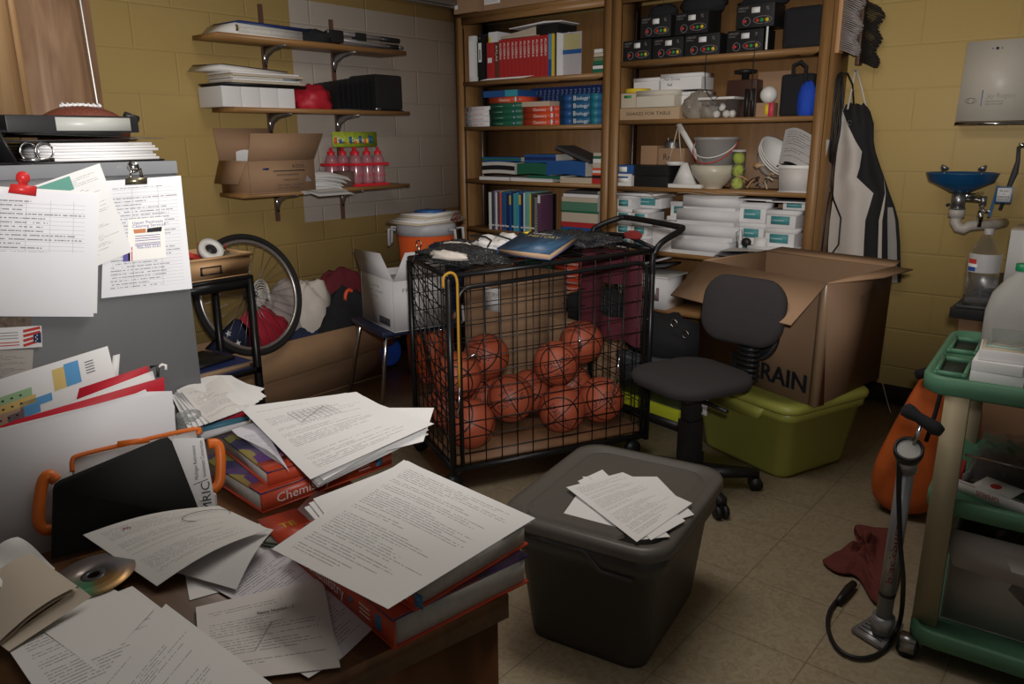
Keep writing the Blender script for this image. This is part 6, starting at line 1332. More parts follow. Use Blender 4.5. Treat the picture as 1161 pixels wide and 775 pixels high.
# shelf two: clear tray, boxes
z = .4535
t = thing('clear_clamshell', 'crinkled clear plastic tray pack on the middle cart shelf', 'plastic tray', cg(.27, .30, z))
m = MB()
def wave(zz, a): return lambda u, v: Vector((-.14+.36*u, -.11+.25*v, zz+a*math.sin(22*u)*math.sin(17*v)+a*.6*math.sin(41*u+9*v)))
m.grid(wave(.075, .012), 30, 20, CLEAR); m.grid(wave(.05, .014), 30, 20, CLEAR); m.grid(lambda u, v: Vector((-.14+.36*u, -.11, .012+.07*v)), 8, 2, CLEAR); m.grid(lambda u, v: Vector((-.14+.36*u, .14, .012+.07*v)), 8, 2, CLEAR)
m.build('tray', t); m = MB().box((-.15, -.125, .012), (.23, .15, .016), CLEAR).tube([(-.15, -.125, .085), (.23, -.13, .08)], .004, CHROME, 6); m.build('rim', t)
MB().box((-.14, -.11, 0), (.22, .13, .012), DARK).build('base', t)
t = thing('scale_box', 'white open lid with red lettering on the middle cart shelf', 'box lid', cg(.20, .12, z+.0), ga-.45)
MB().box((-.10, -.035, 0), (.10, .045, .004), WBOX).box((-.10, -.038, 0), (.10, -.035, .034), WBOX).box((.097, -.035, 0), (.10, .045, .034), WBOX).box((-.10, -.035, .004), (-.097, .045, .034), WBOX).build('tray', t)
m = MB().text('OHAUS', (.03, -.0386, .024), (-1, 0, 0), (0, 0, -1), .014, REDINK, width=.06); m.box((-.08, -.0384, .029), (-.035, -.038, .0305), REDINK); m.build('lettering', t)
m = MB().box((-.05, -.03, .0), (.05, .04, .003), PAPER, T((0, 0, .03), 0, .12)); m.lathe([(.008, 0), (.014, 0), (.014, .001), (.008, .001)], REDINK, 20, t=T((-.005, .005, .0335), 0, .12)); m.build('printed_flap', t)
carton('small_box', cg(.085, .20, z+.0), (.06, .10, .045), mat('bright_red_box', (.42, .03, .03), .5), ga, 'red carton with white capitals left of the tan post', deco=lambda m, d: m.text('SCALE', (-.026, -.0507, .014), (1, 0, 0), (0, 0, 1), .014, LCHA, width=.05))
# lower shelf: big white bin
z = .1035
t = thing('cardboard_carton', 'large white open box on the lowest shelf of the cart', 'carton', cg(.385, .23, z-.01), ga)
GWB = mat('greyish_white_box', (.46, .43, .42), .7)
open_box(t, -.265, .30, -.17, .17, .27, .004, GWB, CARDIN)
m = MB().hull([(-.30, -.172, .275), (.30, -.172, .275), (.30, -.168, .275), (-.30, -.168, .275)], [(-.25, -.215, .19), (.30, -.215, .16), (.30, -.211, .16), (-.25, -.211, .19)], GWB); m.build('flap', t)
for k, (x, y, lb) in enumerate(((.02, -.06, 'left'), (.13, .02, 'right'))):
    m = MB(); m.lathe([(0, 0), (.05, 0), (.055, .03), (.05, .06), (.045, .06), (.05, .03), (.045, .004), (0, .004)], CLEAR, 16, cap=False); o = m.build('plastic_cup', loc=cg(.36+x, .20+y, z+.20)); o.rotation_euler = (1.0, .3*k, .4); tag(o, 'clear plastic cup in the white box on the cart, %s of two' % lb, 'cup', 'clear cups in the white box')
lump('clear_wrapping', cg(.36, .18, z+.004), (.20, .13, .16), mat('clear_bag_dark', (.10, .09, .08), .2, alpha=.7, spec=.8), 'shiny clear wrapping filling the white box on the cart', 'plastic', 83, .2, 28)
# ================================================================== BENCH WITH BOTTLE
t = thing('lab_bench', 'black topped lab bench standing behind the green cart', 'bench', (-.553, 3.27, 0))
MB().box((0, 0, .723), (1.4, 1.0, .762), BLK, bev=.003).build('bench_top', t); MB().box((.03, .04, 0), (1.38, .98, .723), CARD).build('cabinet', t)
z = .7625
t = thing('shipping_carton', 'white printed carton standing behind the cola bottle', 'box', (-.285, 3.72, z), .0)
m = MB().box((-.15, -.11, 0), (.30, .11, .27), WBOX)
for k in range(10): m.box((-.1506, -.09, .04+k*.02), (-.15, .03+.03*(k % 3), .048+k*.02), INKG)
m.text('Frostline', (-.05, -.1107, .20), (1, 0, 0), (0, 0, 1), .03, REDINK, width=.16) if False else None
m.box((-.02, -.1106, .20), (.10, -.11, .206), INKG).box((.0, -.1106, .17), (.12, -.11, .176), INKG); m.build('body', t)
m = MB().hull([(-.15, -.11, .2705), (.3, -.11, .2705), (.3, .11, .2705), (-.15, .11, .2705)], [(-.15, -.105, .275), (.3, -.105, .275), (.3, .11, .275), (-.15, .11, .275)], PAPERD).box((-.05, -.04, .2752), (.12, .02, .2757), NAVY).box((.02, -.09, .2752), (.16, -.075, .2757), REDINK); m.build('top_flap', t)
t = thing('cola_bottle', 'clear two litre cola bottle with round logo', 'bottle', (-.478, 3.39, z))
m = MB().lathe([(0, .0), (.045, .0), (.054, .02), (.054, .17), (.053, .19), (.045, .22), (.028, .25), (.015, .268), (.015, .285)], CLEAR, 32, cap=False); m.build('body', t)
MB().lathe([(.016, .272), (.0165, .293), (0, .294)], mat('grey_cap', (.36, .35, .35), .4), 20, cap=False).build('cap', t)
m = MB(); LBL = mat('bottle_label', (.55, .55, .57), .3, alpha=.8)
def arc(a0, a1, z0, z1, mt, r=.0546):
    m.grid(lambda u, v: Vector((r*math.cos(a0+(a1-a0)*u), r*math.sin(a0+(a1-a0)*u), z0+(z1-z0)*v)), 14, 1, mt)
arc(-2.9, .2, .13, .20, LBL)
ac = -2.30
for (z0, z1, mm) in ((.162, .180, REDINK), (.150, .162, LCHA), (.134, .150, mat('logo_blue', (.02, .08, .35), .4))):
    zm = (z0+z1)/2; hw = math.sqrt(max(0.0001, .024**2-(zm-.157)**2))/.055; arc(ac-hw, ac+hw, z0, z1, mm, .0552)
m.build('label', t)
m = MB().tube([(-.05, 0, .004), (.02, .01, .05), (.10, .0, .03)], .003, STEEL, 5).tube([(-.06, .02, .10), (-.03, .03, .02), (.05, .03, .02)], .003, BLK, 5).box((-.06, -.04, 0), (.05, .03, .008), DARK, T((0, 0, 0), .3)).box((-.03, .03, .008), (.02, .035, .09), STEEL)
tag(m.build('lab_clamp', loc=(-.49, 3.52, z)), 'small steel clamp parts on the bench beside the cola bottle', 'clamp')
m = MB().box((-.10, -.02, 0), (.05, .02, .012), DARK, T((0, 0, 0), .15)).box((-.08, -.015, .012), (.04, .015, .018), BLK, T((0, 0, 0), .15)); tag(m.build('hand_tool', loc=(-.44, 3.31, z)), 'flat dark metal tool at the front edge of the bench', 'tool')
# ================================================================== FILING CABINET
CX, CY1, CZ = -1.82, .928, 1.355
CABG = mat('cabinet_grey', (.185, .19, .20), .4, .15, var=.05, scale=3)
t = thing('filing_cabinet', 'grey steel filing cabinet with papers clipped on its side', 'cabinet', (CX-.24, .42, 0))
MB().box((-.24, -.52, .02), (.24, .508, CZ-.03), CABG).build('body', t); MB().box((-.243, -.523, CZ-.03), (.243, .511, CZ), mat('cabinet_light', (.24, .25, .265), .4, .15), bev=.003).build('top_lip', t)
m = MB()
for zz in (.05, .37, .69, 1.01): MB().box((-.22, .508, zz), (.22, .515, zz+.30), CABG).build('drawer_front', t)
PX = CX+.004
PT = paper_mat('paper_table', (.78, .79, .82), 30, seed=3, style='table', lo=.52, hi=.93, dens=.2, amt=.75)
PF = paper_mat('paper_form', (.76, .77, .80), 34, seed=5, style='form', lo=.06, hi=.93, dens=.35, amt=.7)
PTX = paper_mat('paper_text', WHITE, 52, seed=7, dens=.42, amt=.6)
PTY = paper_mat('paper_text_sparse', WHITE, 50, seed=11, dens=.52, amt=.6)
PTZ = paper_mat('paper_text_dense', (.74, .73, .71), 44, seed=17, dens=.46, amt=.55)
PTB = paper_mat('paper_table_small', WHITE, 40, seed=21, style='text', dens=.5, amt=.8)
PLN = paper_mat('paper_lilac', (.66, .64, .70), 46, seed=25, dens=.45, amt=.7)
PHW = paper_mat('paper_handwriting', (.72, .69, .67), 30, (.2, .2, .22), seed=31, dens=.46, amt=.7)
PNEWS = paper_mat('newsprint', (.50, .47, .43), 46, seed=41, dens=.2, amt=.8)
def sheet(name, label, c4, mt, cat='paper', group=None, wob=.0, n=8, back=True, th=.0006, curl=None, extra=None):
    """c4: corners of the page TL, TR, BR, BL in the world"""
    c4 = [Vector(p) for p in c4]; O = sum(c4, Vector())/4; A = [p-O for p in c4]
    nn_ = (A[1]-A[3]).cross(A[0]-A[2]).normalized()
    m = MB()
    def fn(u, v):
        p = (A[3]*(1-u)+A[2]*u)*(1-v)+(A[0]*(1-u)+A[1]*u)*v
        h = wob*math.sin(PI*u)*math.sin(PI*v)+(curl(u, v) if curl else 0)
        return p+nn_*h
    m.grid(fn, n, n, mt); m.grid(lambda u, v: fn(u, v)-nn_*th, n, n, PAPER if mt is not PNEWS else mt, True)
    if extra: extra(m, fn, nn_)
    o = m.build(name, loc=O, ang=70); return tag(o, label, cat, group)
def pq(pts, **k): return [at(x, y, **k) for x, y in pts]
def line(m, fn, nn_, u0, v0, u1, v1, th=.004, mt=INK, off=.0006):
    a, b = fn(u0, v0)+nn_*off, fn(u1, v1)+nn_*off; d = (b-a).normalized(); s_ = nn_.cross(d)*th/2
    m.poly([a-s_, b-s_, b+s_, a+s_], mt)
def ptext(m, fn, nn_, s, u, v, h, mt=INK, width=None, vert=False):
    o = fn(u, v); r = (fn(min(1, u+.1), v)-o).normalized(); up_ = nn_.cross(r)
    if vert: r, up_ = up_, -r
    m.text(s, o+nn_*.0004, r, up_, h, mt, width=width)
sheet('newspaper_clipping', 'grey text clipping taped low on the cabinet side', pq([(-40, 398), (38, 396), (33, 470), (-45, 480)], X=PX-.003), PNEWS)
sheet('photo_print', 'dark crowd photo strip taped to the cabinet below papers', pq([(-40, 352), (37, 354), (34, 376), (-42, 380)], X=PX-.002), mat('crowd_photo', (.16, .12, .09), .4, var=.9, scale=120), cat='photo')
FLB = mat('flag_blue', (.02, .03, .10), .5)
def ex_flag(m, fn, nn_):
    for k in range(4): line(m, fn, nn_, .62, .12+.22*k, .97, .32+.20*k, .006, REDINK)
    m.poly([fn(.82, .25)+nn_*.0012, fn(.98, .2)+nn_*.0012, fn(.98, .7)+nn_*.0012, fn(.82, .6)+nn_*.0012], FLB)
    for k in range(4): line(m, fn, nn_, .86+.03*(k % 2), .3+.09*k, .875+.03*(k % 2), .3+.09*k, .003, LCHA, .0016)
    for k in range(3): line(m, fn, nn_, .10, .75-.13*k, .52, .75-.13*k, .0015, INKG)
    for k in range(2): line(m, fn, nn_, .08, .30-.13*k, .54, .30-.13*k, .002, REDINK)
sheet('business_card', 'small card with a waving flag picture on the cabinet', pq([(-10, 372), (47, 369), (48, 393), (-10, 397)], X=PX), PAPER, cat='card', extra=ex_flag)
def ex_card(m, fn, nn_):
    m.poly([fn(.28, .66)+nn_*.0012, fn(.28, .30)+nn_*.0012, fn(.72, .30)+nn_*.0012, fn(.72, .66)+nn_*.0012][::-1], LCHA)
    PUR = mat('purple_print', (.10, .09, .32), .6)
    ptext(m, fn, nn_*1.0, '', .3, .6, .01)
    m2 = lambda s, u, v, h, mt, w_: m.text(s, fn(u, v)+nn_*.0016, (fn(u+.1, v)-fn(u, v)), nn_.cross((fn(u+.1, v)-fn(u, v)).normalized()), h, mt, width=w_)
    m2('Upper Peninsula', .33, .615, .007, PUR, .072); m2('Cleaning Services', .33, .585, .007, PUR, .078)
    m.poly([fn(.34, .57)+nn_*.0016, fn(.35, .535)+nn_*.0016, fn(.49, .535)+nn_*.0016, fn(.49, .57)+nn_*.0016], mat('hand_orange', (.55, .22, .10), .5)); m.poly([fn(.51, .57)+nn_*.0016, fn(.50, .535)+nn_*.0016, fn(.68, .535)+nn_*.0016, fn(.69, .575)+nn_*.0016], INK)
    for k, v in enumerate((.51, .49, .47, .445, .43)): line(m, fn, nn_, .36, v, .66, v, .0015, mat('purple_print', (0, 0, 0)), .0016)
    m2('906-555-0161', .38, .40, .007, PUR, .055)
    m.poly([fn(.22, .42)+nn_*.0012, fn(.22, .30)+nn_*.0012, fn(.30, .30)+nn_*.0012, fn(.30, .42)+nn_*.0012][::-1], PUR); line(m, fn, nn_, .32, .42, .32, .30, .0025, mat('pink_label', (0, 0, 0)), .0014)
sheet('hanging_form', 'printed form with a small cleaning card, hung by silver clip', pq([(119, 205), (205, 199), (218, 327), (115, 338)], X=PX), PF, extra=ex_card, wob=.0)
def ex_green(m, fn, nn_):
    m.poly([fn(.02, .98)+nn_*.0012, fn(.02, .84)+nn_*.0012, fn(.55, .84)+nn_*.0012, fn(.55, .98)+nn_*.0012], mat('pale_green_print', (.12, .32, .26), .5))
sheet('hanging_paper', 'slanted letter with a green heading behind the front sheets', pq([(32, 213), (113, 185), (150, 285), (70, 318)], X=PX+.004), PTX, extra=ex_green, wob=.0)
for k in range(2):
    sheet('hanging_paper', ('front table printed sheet under the red clip on the cabinet', 'blank edged sheet just behind the front table sheet')[1-k], pq([(0-60+4*k*0+5-5*k, 208+4*k), (109+4-4*k, 218+2*k), (110-4*k, 355+4*k), (-66, 352+6*k)], X=PX+.007+.004*k), PT if k else PAPER)
t = thing('bulldog_clip', 'red bulldog clip holding the front sheets on the cabinet', 'clip', at(26, 212, X=PX+.018))
O3 = at(26, 212, X=PX+.018); REDC = mat('red_enamel', (.58, .03, .03), .35)
q = lambda x, y, d=0: at(x, y, X=PX+.018+d)-O3
MB().hull([q(9, 218), q(12, 208), q(42, 211), q(41, 222)], [q(9, 218, .008), q(12, 208, .008), q(42, 211, .008), q(41, 222, .008)], REDC).build('jaw', t)
MB().cyl(q(26, 201), q(26, 201, .006), .0125, REDC, 20).hull([q(20, 209), q(32, 210), q(29, 200), q(22, 200)], [q(20, 209, .005), q(32, 210, .005), q(29, 200, .005), q(22, 200, .005)], REDC).build('grip', t)
t = thing('bulldog_clip', 'chrome bulldog clip on top of the hanging form', 'clip', at(154, 200, X=PX+.014)); O3 = at(154, 200, X=PX+.014)
q = lambda x, y, d=0: at(x, y, X=PX+.014+d)-O3
BRS = mat('brassy_steel', (.28, .25, .17), .3, .9)
MB().hull([q(142, 209), q(142, 202), q(167, 201), q(167, 208)], [q(142, 209, .012), q(142, 202, .012), q(167, 201, .012), q(167, 208, .012)], BRS).build('jaw', t)
MB().tube([q(147, 201, .006), q(149, 192, .008), q(159, 192, .008), q(161, 201, .006)], .004, CHROME, 8).cyl(q(151, 189), q(151, 189, .008), .0125, CHROME, 20).build('grip', t)
# on top of the cabinet
z = CZ+.0005
t = thing('ring_binder', 'open black ring binder thick with white pages on the cabinet', 'binder', (CX-.16, .72, z), .05)
MB().box((-.14, -.17, 0), (.15, .185, .004), BLK).hull([(-.14, -.17, .045), (.15, -.17, .045), (.15, .12, .045), (-.14, .12, .045)], [(-.14, -.17, .049), (.15, -.17, .049), (.15, .13, .049), (-.14, .13, .049)], BLK).build('cover', t)
m = MB()
for k in range(6): m.box((-.12, -.05-.003*(k % 2), .004+.0065*k), (.146-.002*(k % 3), .175-.006*(k % 3), .0098+.0065*k), PAPER)
m.build('page_block', t)
m = MB()
for y in (-.07, -.1): m.tube([(.13+.0*math.cos(a), y+.018*math.cos(a), .026+.018*math.sin(a)) for a in [k*PI/8 for k in range(16)]], .0025, CHROME, 6, True)
m.box((.10, -.12, .006), (.148, -.06, .012), CHROME).build('rings', t)
sheet('loose_paper', 'white sheets lying on the open black binder, cabinet top', [Vector((CX-.30, .62, z+.058)), Vector((CX-.30, .90, z+.052)), Vector((CX-.02, .93, z+.051)), Vector((CX-.01, .63, z+.062))], PAPER)
t = thing('ring_binder', 'closed black binder with a grey white label strip, cabinet top', 'binder', (CX-.15, .715, z+.064), .03)
MB().box((-.13, -.13, 0), (.13, .145, .036), BLK, bev=.003).build('cover', t); MB().box((.1302, -.035, .004), (.132, .125, .032), mat('grey_label', (.42, .43, .40), .4)).build('label', t); MB().cyl((.10, .13, .04), (.10, .16, .03), .008, BLK, 10).build('knob', t)
m = MB().box((-.12, -.13, 0), (.13, .14, .006), BLK, T((0, 0, 0), .0, -.03)); tag(m.build('black_cover', loc=(CX-.15, .68, z+.056+.005)), 'thin black cover sheet under the closed binder', 'cover')
t = thing('ring_binder', 'open black binder showing rings at the left frame edge', 'binder', (CX-.15, .42, z))
MB().box((-.14, -.16, 0), (.15, .18, .004), BLK).hull([(-.14, -.2, .04), (.15, -.2, .055), (.15, .14, .075), (-.14, .14, .07)], [(-.14, -.2, .044), (.15, -.2, .059), (.15, .14, .079), (-.14, .14, .074)], BLK).hull([(.148, .17, .0), (.148, .14, .075), (-.14, .14, .07), (-.14, .17, 0)], [(.152, .175, .0), (.152, .145, .079), (-.14, .145, .074), (-.14, .175, 0)], BLK).build('cover', t)
MB().tube([(.12, .06+.04*math.cos(a), .012+.045*math.sin(a)) for a in [k*PI/10 for k in range(11)]], .0025, CHROME, 6).box((-.1, -.12, .004), (.13, .03, .018), PAPER).build('rings', t)
m = MB().box((-.1, -.10, 0), (.12, .15, .012), mat('wood_tray', (.15, .09, .05), .6)); m.box((-.08, -.08, .012), (.10, .12, .045), mat('frosted_box', (.42, .45, .43), .3), bev=.004); tag(m.build('frosted_case', loc=(CX-.15, .40, z+.085)), 'frosted grey plastic case on the left binder', 'case')
# football
t = thing('football', 'brown football with white laces behind the cabinet binders', 'football', (-2.20, .885, CZ+.070), 1.55); t.scale = (.85, .85, .85)
FBM = mat('football_leather', (.17, .045, .025), .5, bump=.4, bscale=200)
m = MB().lathe([(0, -.135)]+[(.078*math.cos(a)**.9, .135*math.sin(a)) for a in [(-PI/2)+PI*k/18 for k in range(1, 18)]]+[(0, .135)], FBM, 28, t=Euler((0, PI/2, 0)).to_matrix().to_4x4(), cap=False); m.build('body', t)
m = MB().tube([(-.06, 0, .076), (0, 0, .081), (.06, 0, .076)], .004, PAPER, 6)
for k in range(8): m.tube([(-.052+.015*k, -.016, .076), (-.052+.015*k, 0, .084), (-.052+.015*k, .016, .076)], .0035, PAPER, 5)
m.build('laces', t)
# plywood + wooden cabinet at the far left top
PLY = wood('plywood', (.24, .13, .07), (.42, .26, .155), (5, 5, .9), .5, 3.5); PLY2 = wood('light_oak_panel', (.36, .20, .09), (.54, .35, .18), (14, 14, .7), .45, 2)
t = thing('wall_cabinet', 'open wooden wall cupboard at the top left corner', 'cupboard', (-2.95, .80, 1.44))
hx = lambda px, py, X: at(px, py, X=X).y
X1 = -2.60
MB().hull([(X1-.02+2.95, hx(34, 135, X1)-.80-.30, 0), (X1+2.95, hx(34, 135, X1)-.80-.30, 0), (X1+2.95, hx(33, 135, X1)-.80, 0), (X1-.02+2.95, hx(33, 135, X1)-.80, 0)], [(X1-.02+2.95, hx(34, 135, X1)-.80-.30, 1.1), (X1+2.95, hx(34, 135, X1)-.80-.30, 1.1), (X1+2.95, hx(33, 135, X1)-.80, 1.1), (X1-.02+2.95, hx(33, 135, X1)-.80, 1.1)], PLY2).build('door', t)
MB().box((.352, hx(24, 100, X1)-.80-.0, 0), (.356, hx(33, 100, X1)-.80-.004, 1.1), PLY2).build('door_trim', t)
MB().box((-.9+.01, -.55, 0), (.30, .07, .02), PLY2).build('bottom_panel', t); MB().box((-.89, -.55, .02), (-.87, .07, 1.1), PLY).build('back_panel', t)
t = thing('plywood_panel', 'tall plywood sheet standing between cupboard and yellow wall', 'board', (-3.20, 1.2, .0))
X2 = -3.20; ya, yb_ = hx(20, 130, X2), hx(119, 130, X2)
MB().box((-.018, ya-1.2, 0), (0, yb_-1.2, 2.5), PLY).build('sheet', t)
m = MB().cyl(at(95, 0, X=X2+.015)+Vector((0, -.02, .25)), at(113, 128, X=X2+.015)+Vector((0, 0, -.1)), .004, mat('pale_rod', (.45, .43, .42), .4, .5), 8); tag(m.build('metal_rod', pin=at(110, 100, X=X2+.015)), 'thin pale metal rod leaning on the plywood sheet', 'rod')
# ================================================================== DESK
DW = wood('desk_wood', (.085, .038, .016), (.15, .07, .028), (1.5, 12, 12), .35); DWF = wood('desk_front_wood', (.095, .035, .012), (.15, .06, .022), (9, 9, 1.2), .4)
da = math.radians(180-11.5); dx, dy = Vector((math.cos(da), math.sin(da), 0)), Vector((-math.sin(da), math.cos(da), 0))   # dx far-left, dy toward the photographer
K = Vector((-.657, .772, 0)); 
if dy.y > 0: dy = -dy
t = thing('desk', 'dark wooden desk heaped with papers in the foreground', 'desk', K)
def dq(a, b, z): return dx*a+dy*b+Vector((0, 0, z))
LA, LB = 1.02, .80
def dbox(name, a0, a1, b0, b1, z0, z1, mt): return MB().hull([dq(a0, b0, z0), dq(a1, b0, z0), dq(a1, b1, z0), dq(a0, b1, z0)], [dq(a0, b0, z1), dq(a1, b0, z1), dq(a1, b1, z1), dq(a0, b1, z1)], mt).build(name, t)
dbox('desktop', 0, LA, 0, LB, .70, .74, DW); dbox('front_panel', .012, .030, .012, LB-.01, .0, .6995, DWF); dbox('side_panel', .0305, LA-.02, .012, .030, .0, .6995, DWF); dbox('side_panel', .0305, LA-.02, LB-.03, LB-.012, 0, .6995, DWF); dbox('back_panel', LA-.02, LA-.002, .03, LB-.03, 0, .6995, DWF)
Z0 = .7405
# ---- textbooks
CHM = mat('chemistry_orange', (.60, .075, .032), .35, var=.05); ART = mat('cover_art', (.20, .07, .16), .3)
_nt = ART.node_tree; _b = _nt.nodes['Principled BSDF']; _v = _n(_nt, 'ShaderNodeTexVoronoi'); _v.inputs['Scale'].default_value = 22; _tc = _n(_nt, 'ShaderNodeTexCoord'); _nt.links.new(_tc.outputs['Object'], _v.inputs['Vector'])
_r = _n(_nt, 'ShaderNodeValToRGB'); _e = _r.color_ramp.elements; _e[0].color = (.25, .04, .02, 1); _e[1].color = (.35, .32, .06, 1); _e[1].position = .9
for _p, _c in ((.2, (.03, .03, .12, 1)), (.4, (.14, .06, .22, 1)), (.55, (.03, .05, .04, 1)), (.7, (.30, .09, .14, 1))): _x = _e.new(_p); _x.color = _c
_sp = _n(_nt, 'ShaderNodeSeparateXYZ'); _nt.links.new(_v.outputs['Color'], _sp.inputs[0]); _nt.links.new(_sp.outputs[0], _r.inputs[0]); _nt.links.new(_r.outputs[0], _b.inputs['Base Color'])
def textbook(label, c0, ang, w_, l_, h, z, side, title=None, te=False):
    """c0: near bottom corner of spine and page edge; ang: direction of the spine; the page edge runs at ang+side*90"""
    t = thing('textbook', label, 'book', (c0[0], c0[1], z), ang)
    s_ = side
    yy = (0, w_*s_); lo, hi = min(yy), max(yy)
    m = MB().box((0, lo, 0), (l_, hi, .0035), CHM).box((0, lo, h-.0035), (l_, hi, h), ART)
    y0 = 0; m.box((0, min(y0, .004*s_), .0035), (l_, max(y0, .004*s_), h-.0035), CHM).box((0, min(y0, .05*s_), h), (l_, max(y0, .05*s_), h+.0004), CHM); m.build('cover', t)
    MB().box((.004, min(.005*s_, (w_-.005)*s_), .0035), (l_-.004, max(.005*s_, (w_-.005)*s_), h-.0035), PAGES).build('page_block', t)
    m = MB(); r = (1, 0, 0) if s_ > 0 else (-1, 0, 0); f = (lambda x: x) if s_ > 0 else (lambda x: l_-x)
    if title:
        m.text(title, (f(title_off), -.0006*s_, h*.28), r, (0, 0, 1), h*.46, LCHA, width=.115)
        m.box((min(f(.185), f(.193)), -.0008, h*.4), (max(f(.185), f(.193)), .0008, h*.6), mat('label_blue', (0, 0, 0))); m.box((min(f(.255), f(.27)), -.0008, h*.25), (max(f(.255), f(.27)), .0008, h*.75), mat('label_blue', (0, 0, 0)))
        for k in range(3): m.box((min(f(.212), f(.24)), -.0008, h*(.32+.15*k)), (max(f(.212), f(.24)), .0008, h*(.35+.15*k)), LCHA)
        m.build('spine_print', t)
    return t
title_off = .055
p = at(447, 737, Z=Z0)
textbook('lower chemistry textbook jutting over the desk edge, under the papers', (p.x, p.y), math.radians(171), .243, .30, .047, Z0, -1, 'Chemistry')
p = at(471, 693, Z=Z0+.0485)
textbook('upper chemistry textbook jutting over the desk edge, under the papers', (p.x, p.y), math.radians(178), .232, .255, .040, Z0+.048, -1, 'Chemistry')
title_off = .03
p = at(298, 582, Z=Z0)
textbook('lower chemistry textbook at the back of the desk under sheets', (p.x, p.y), math.radians(86), .24, .295, .040, Z0, 1, 'Chemistry')
p = at(312, 556, Z=Z0+.042)
textbook('upper chemistry textbook with bright cover art, back of the desk', (p.x-.02, p.y-.0), math.radians(80), .235, .29, .032, Z0+.041, 1, None)
m = MB(); 
for k in range(4): m.box((-.02, -.1, .0+k*.0035), (.19, .09, .003+k*.0035), (GRN, PAPER, mat('leaf_print', (.06, .16, .05), .5, var=.9, scale=60), PAPER)[k], T((0, 0, 0), .1*k))
tag(m.build('paper_booklets', loc=at(345, 590, Z=Z0)-Vector((.0, -.0, 0)), rz=.2), 'green and white booklets between the two textbook piles', 'booklets')
m = MB().box((-.035, -.055, 0), (.035, .055, .004), CHM); m.text('TE', (-.014, -.004, .0045), (1, 0, 0), (0, 1, 0), .018, YEL); o = m.build('textbook_corner', loc=at(328, 598, Z=Z0+.018), rz=1.35); tag(o, 'orange red paperback corner lettered TE in yellow', 'booklet')
# ---- sheets on stack A
def zq(pts): return [at(x, y, Z=z) for x, y, z in pts]
def ex_mol(m, fn, nn_):
    line(m, fn, nn_, .45, .28, .45, .92, .002)
    for i in range(5):
        for j in range(2): line(m, fn, nn_, .12+.13*j*0+.10*i, .40-.14*j, .12+.10*i+.04, .48-.14*j, .0018)
    for i in range(4):
        c = fn(.60+.03*(i % 2), .25+.16*i); m.tube([c+nn_*.0005+(nn_.orthogonal().normalized()*math.cos(a)+nn_.cross(nn_.orthogonal().normalized())*math.sin(a))*.011 for a in [k*PI/3 for k in range(6)]], .0005, INK, 3, True)
zA = Z0+.0905
for k in range(3): sheet('loose_paper', 'plain sheet under the top worksheet on the jutting textbooks, %s' % ('lowest', 'middle', 'upper')[k], zq(((345+5*k, 575-5*k, zA-.003+.0022*k), (462-5*k, 522+3*k, zA-.003+.0022*k), (602, 592-2*k, zA-.002+.0022*k), (430+3*k, 670+2*k, zA-.003+.0022*k))), PAPER, 'paper', 'plain sheets on the jutting textbooks')
sheet('worksheet', 'top chemistry worksheet on the textbooks at the desk corner', zq(((458, 521, zA+.004), (607, 587, zA+.006), (440, 690, zA+.004), (308, 622, zA+.003))), PTX, 'worksheet', wob=.004, extra=None)
# ---- sheaf on stack B
zB = Z0+.075
for k in range(6):
    j = [(0, 0), (3, 2), (-4, 1), (2, -2), (5, 3), (-2, 0)][k]
    sheet('loose_paper', 'white sheet fanned in the sheaf on the back textbooks, %s from the bottom' % ORD[k], zq(((280+j[0], 462+j[1], zB+.0035*k), (398+3*j[0], 446+j[1], zB+.0035*k), (486-j[0]-2*k, 492-j[1]-2*k, zB+.0035*k), (360-j[0]+k, 552-j[1]-1.5*k, zB+.0035*k))), PAPER, 'paper', 'fanned sheets on the back textbooks', wob=.002)
sheet('loose_paper', 'white sheet poking out right of the back sheaf', zq(((395, 462, zB+.012), (492, 462, zB+.015), (480, 500, zB+.009), (400, 520, zB+.009))), PAPER)
def ex_graph(m, fn, nn_):
    for k in range(9): line(m, fn, nn_, .30+.045*k, .62, .30+.045*k, .82, .0008, INKG)
    for k in range(6): line(m, fn, nn_, .30, .62+.04*k, .66, .62+.04*k, .0008, INKG)
    line(m, fn, nn_, .30, .62, .62, .80, .0012)
sheet('worksheet', 'graph worksheet on top of the sheaf at the desk back', zq(((275, 465, zB+.025), (393, 445, zB+.025), (492, 480, zB+.024), (352, 543, zB+.026))), PTY, 'worksheet', wob=.003, extra=ex_graph)
for k in range(4):
    sheet('loose_paper', 'rumpled sheet wedged on the open book cover, %s' % ('lowest', 'second', 'third', 'topmost')[k], zq(((262+2*k, 487+2*k, Z0+.076+.004*k), (290+3*k, 478+2*k, Z0+.077+.004*k), (322+2*k, 528+2*k, Z0+.077+.004*k), (303+2*k, 516-1*k, Z0+.076+.004*k))), PLN, 'paper', 'rumpled sheets beside the back sheaf')
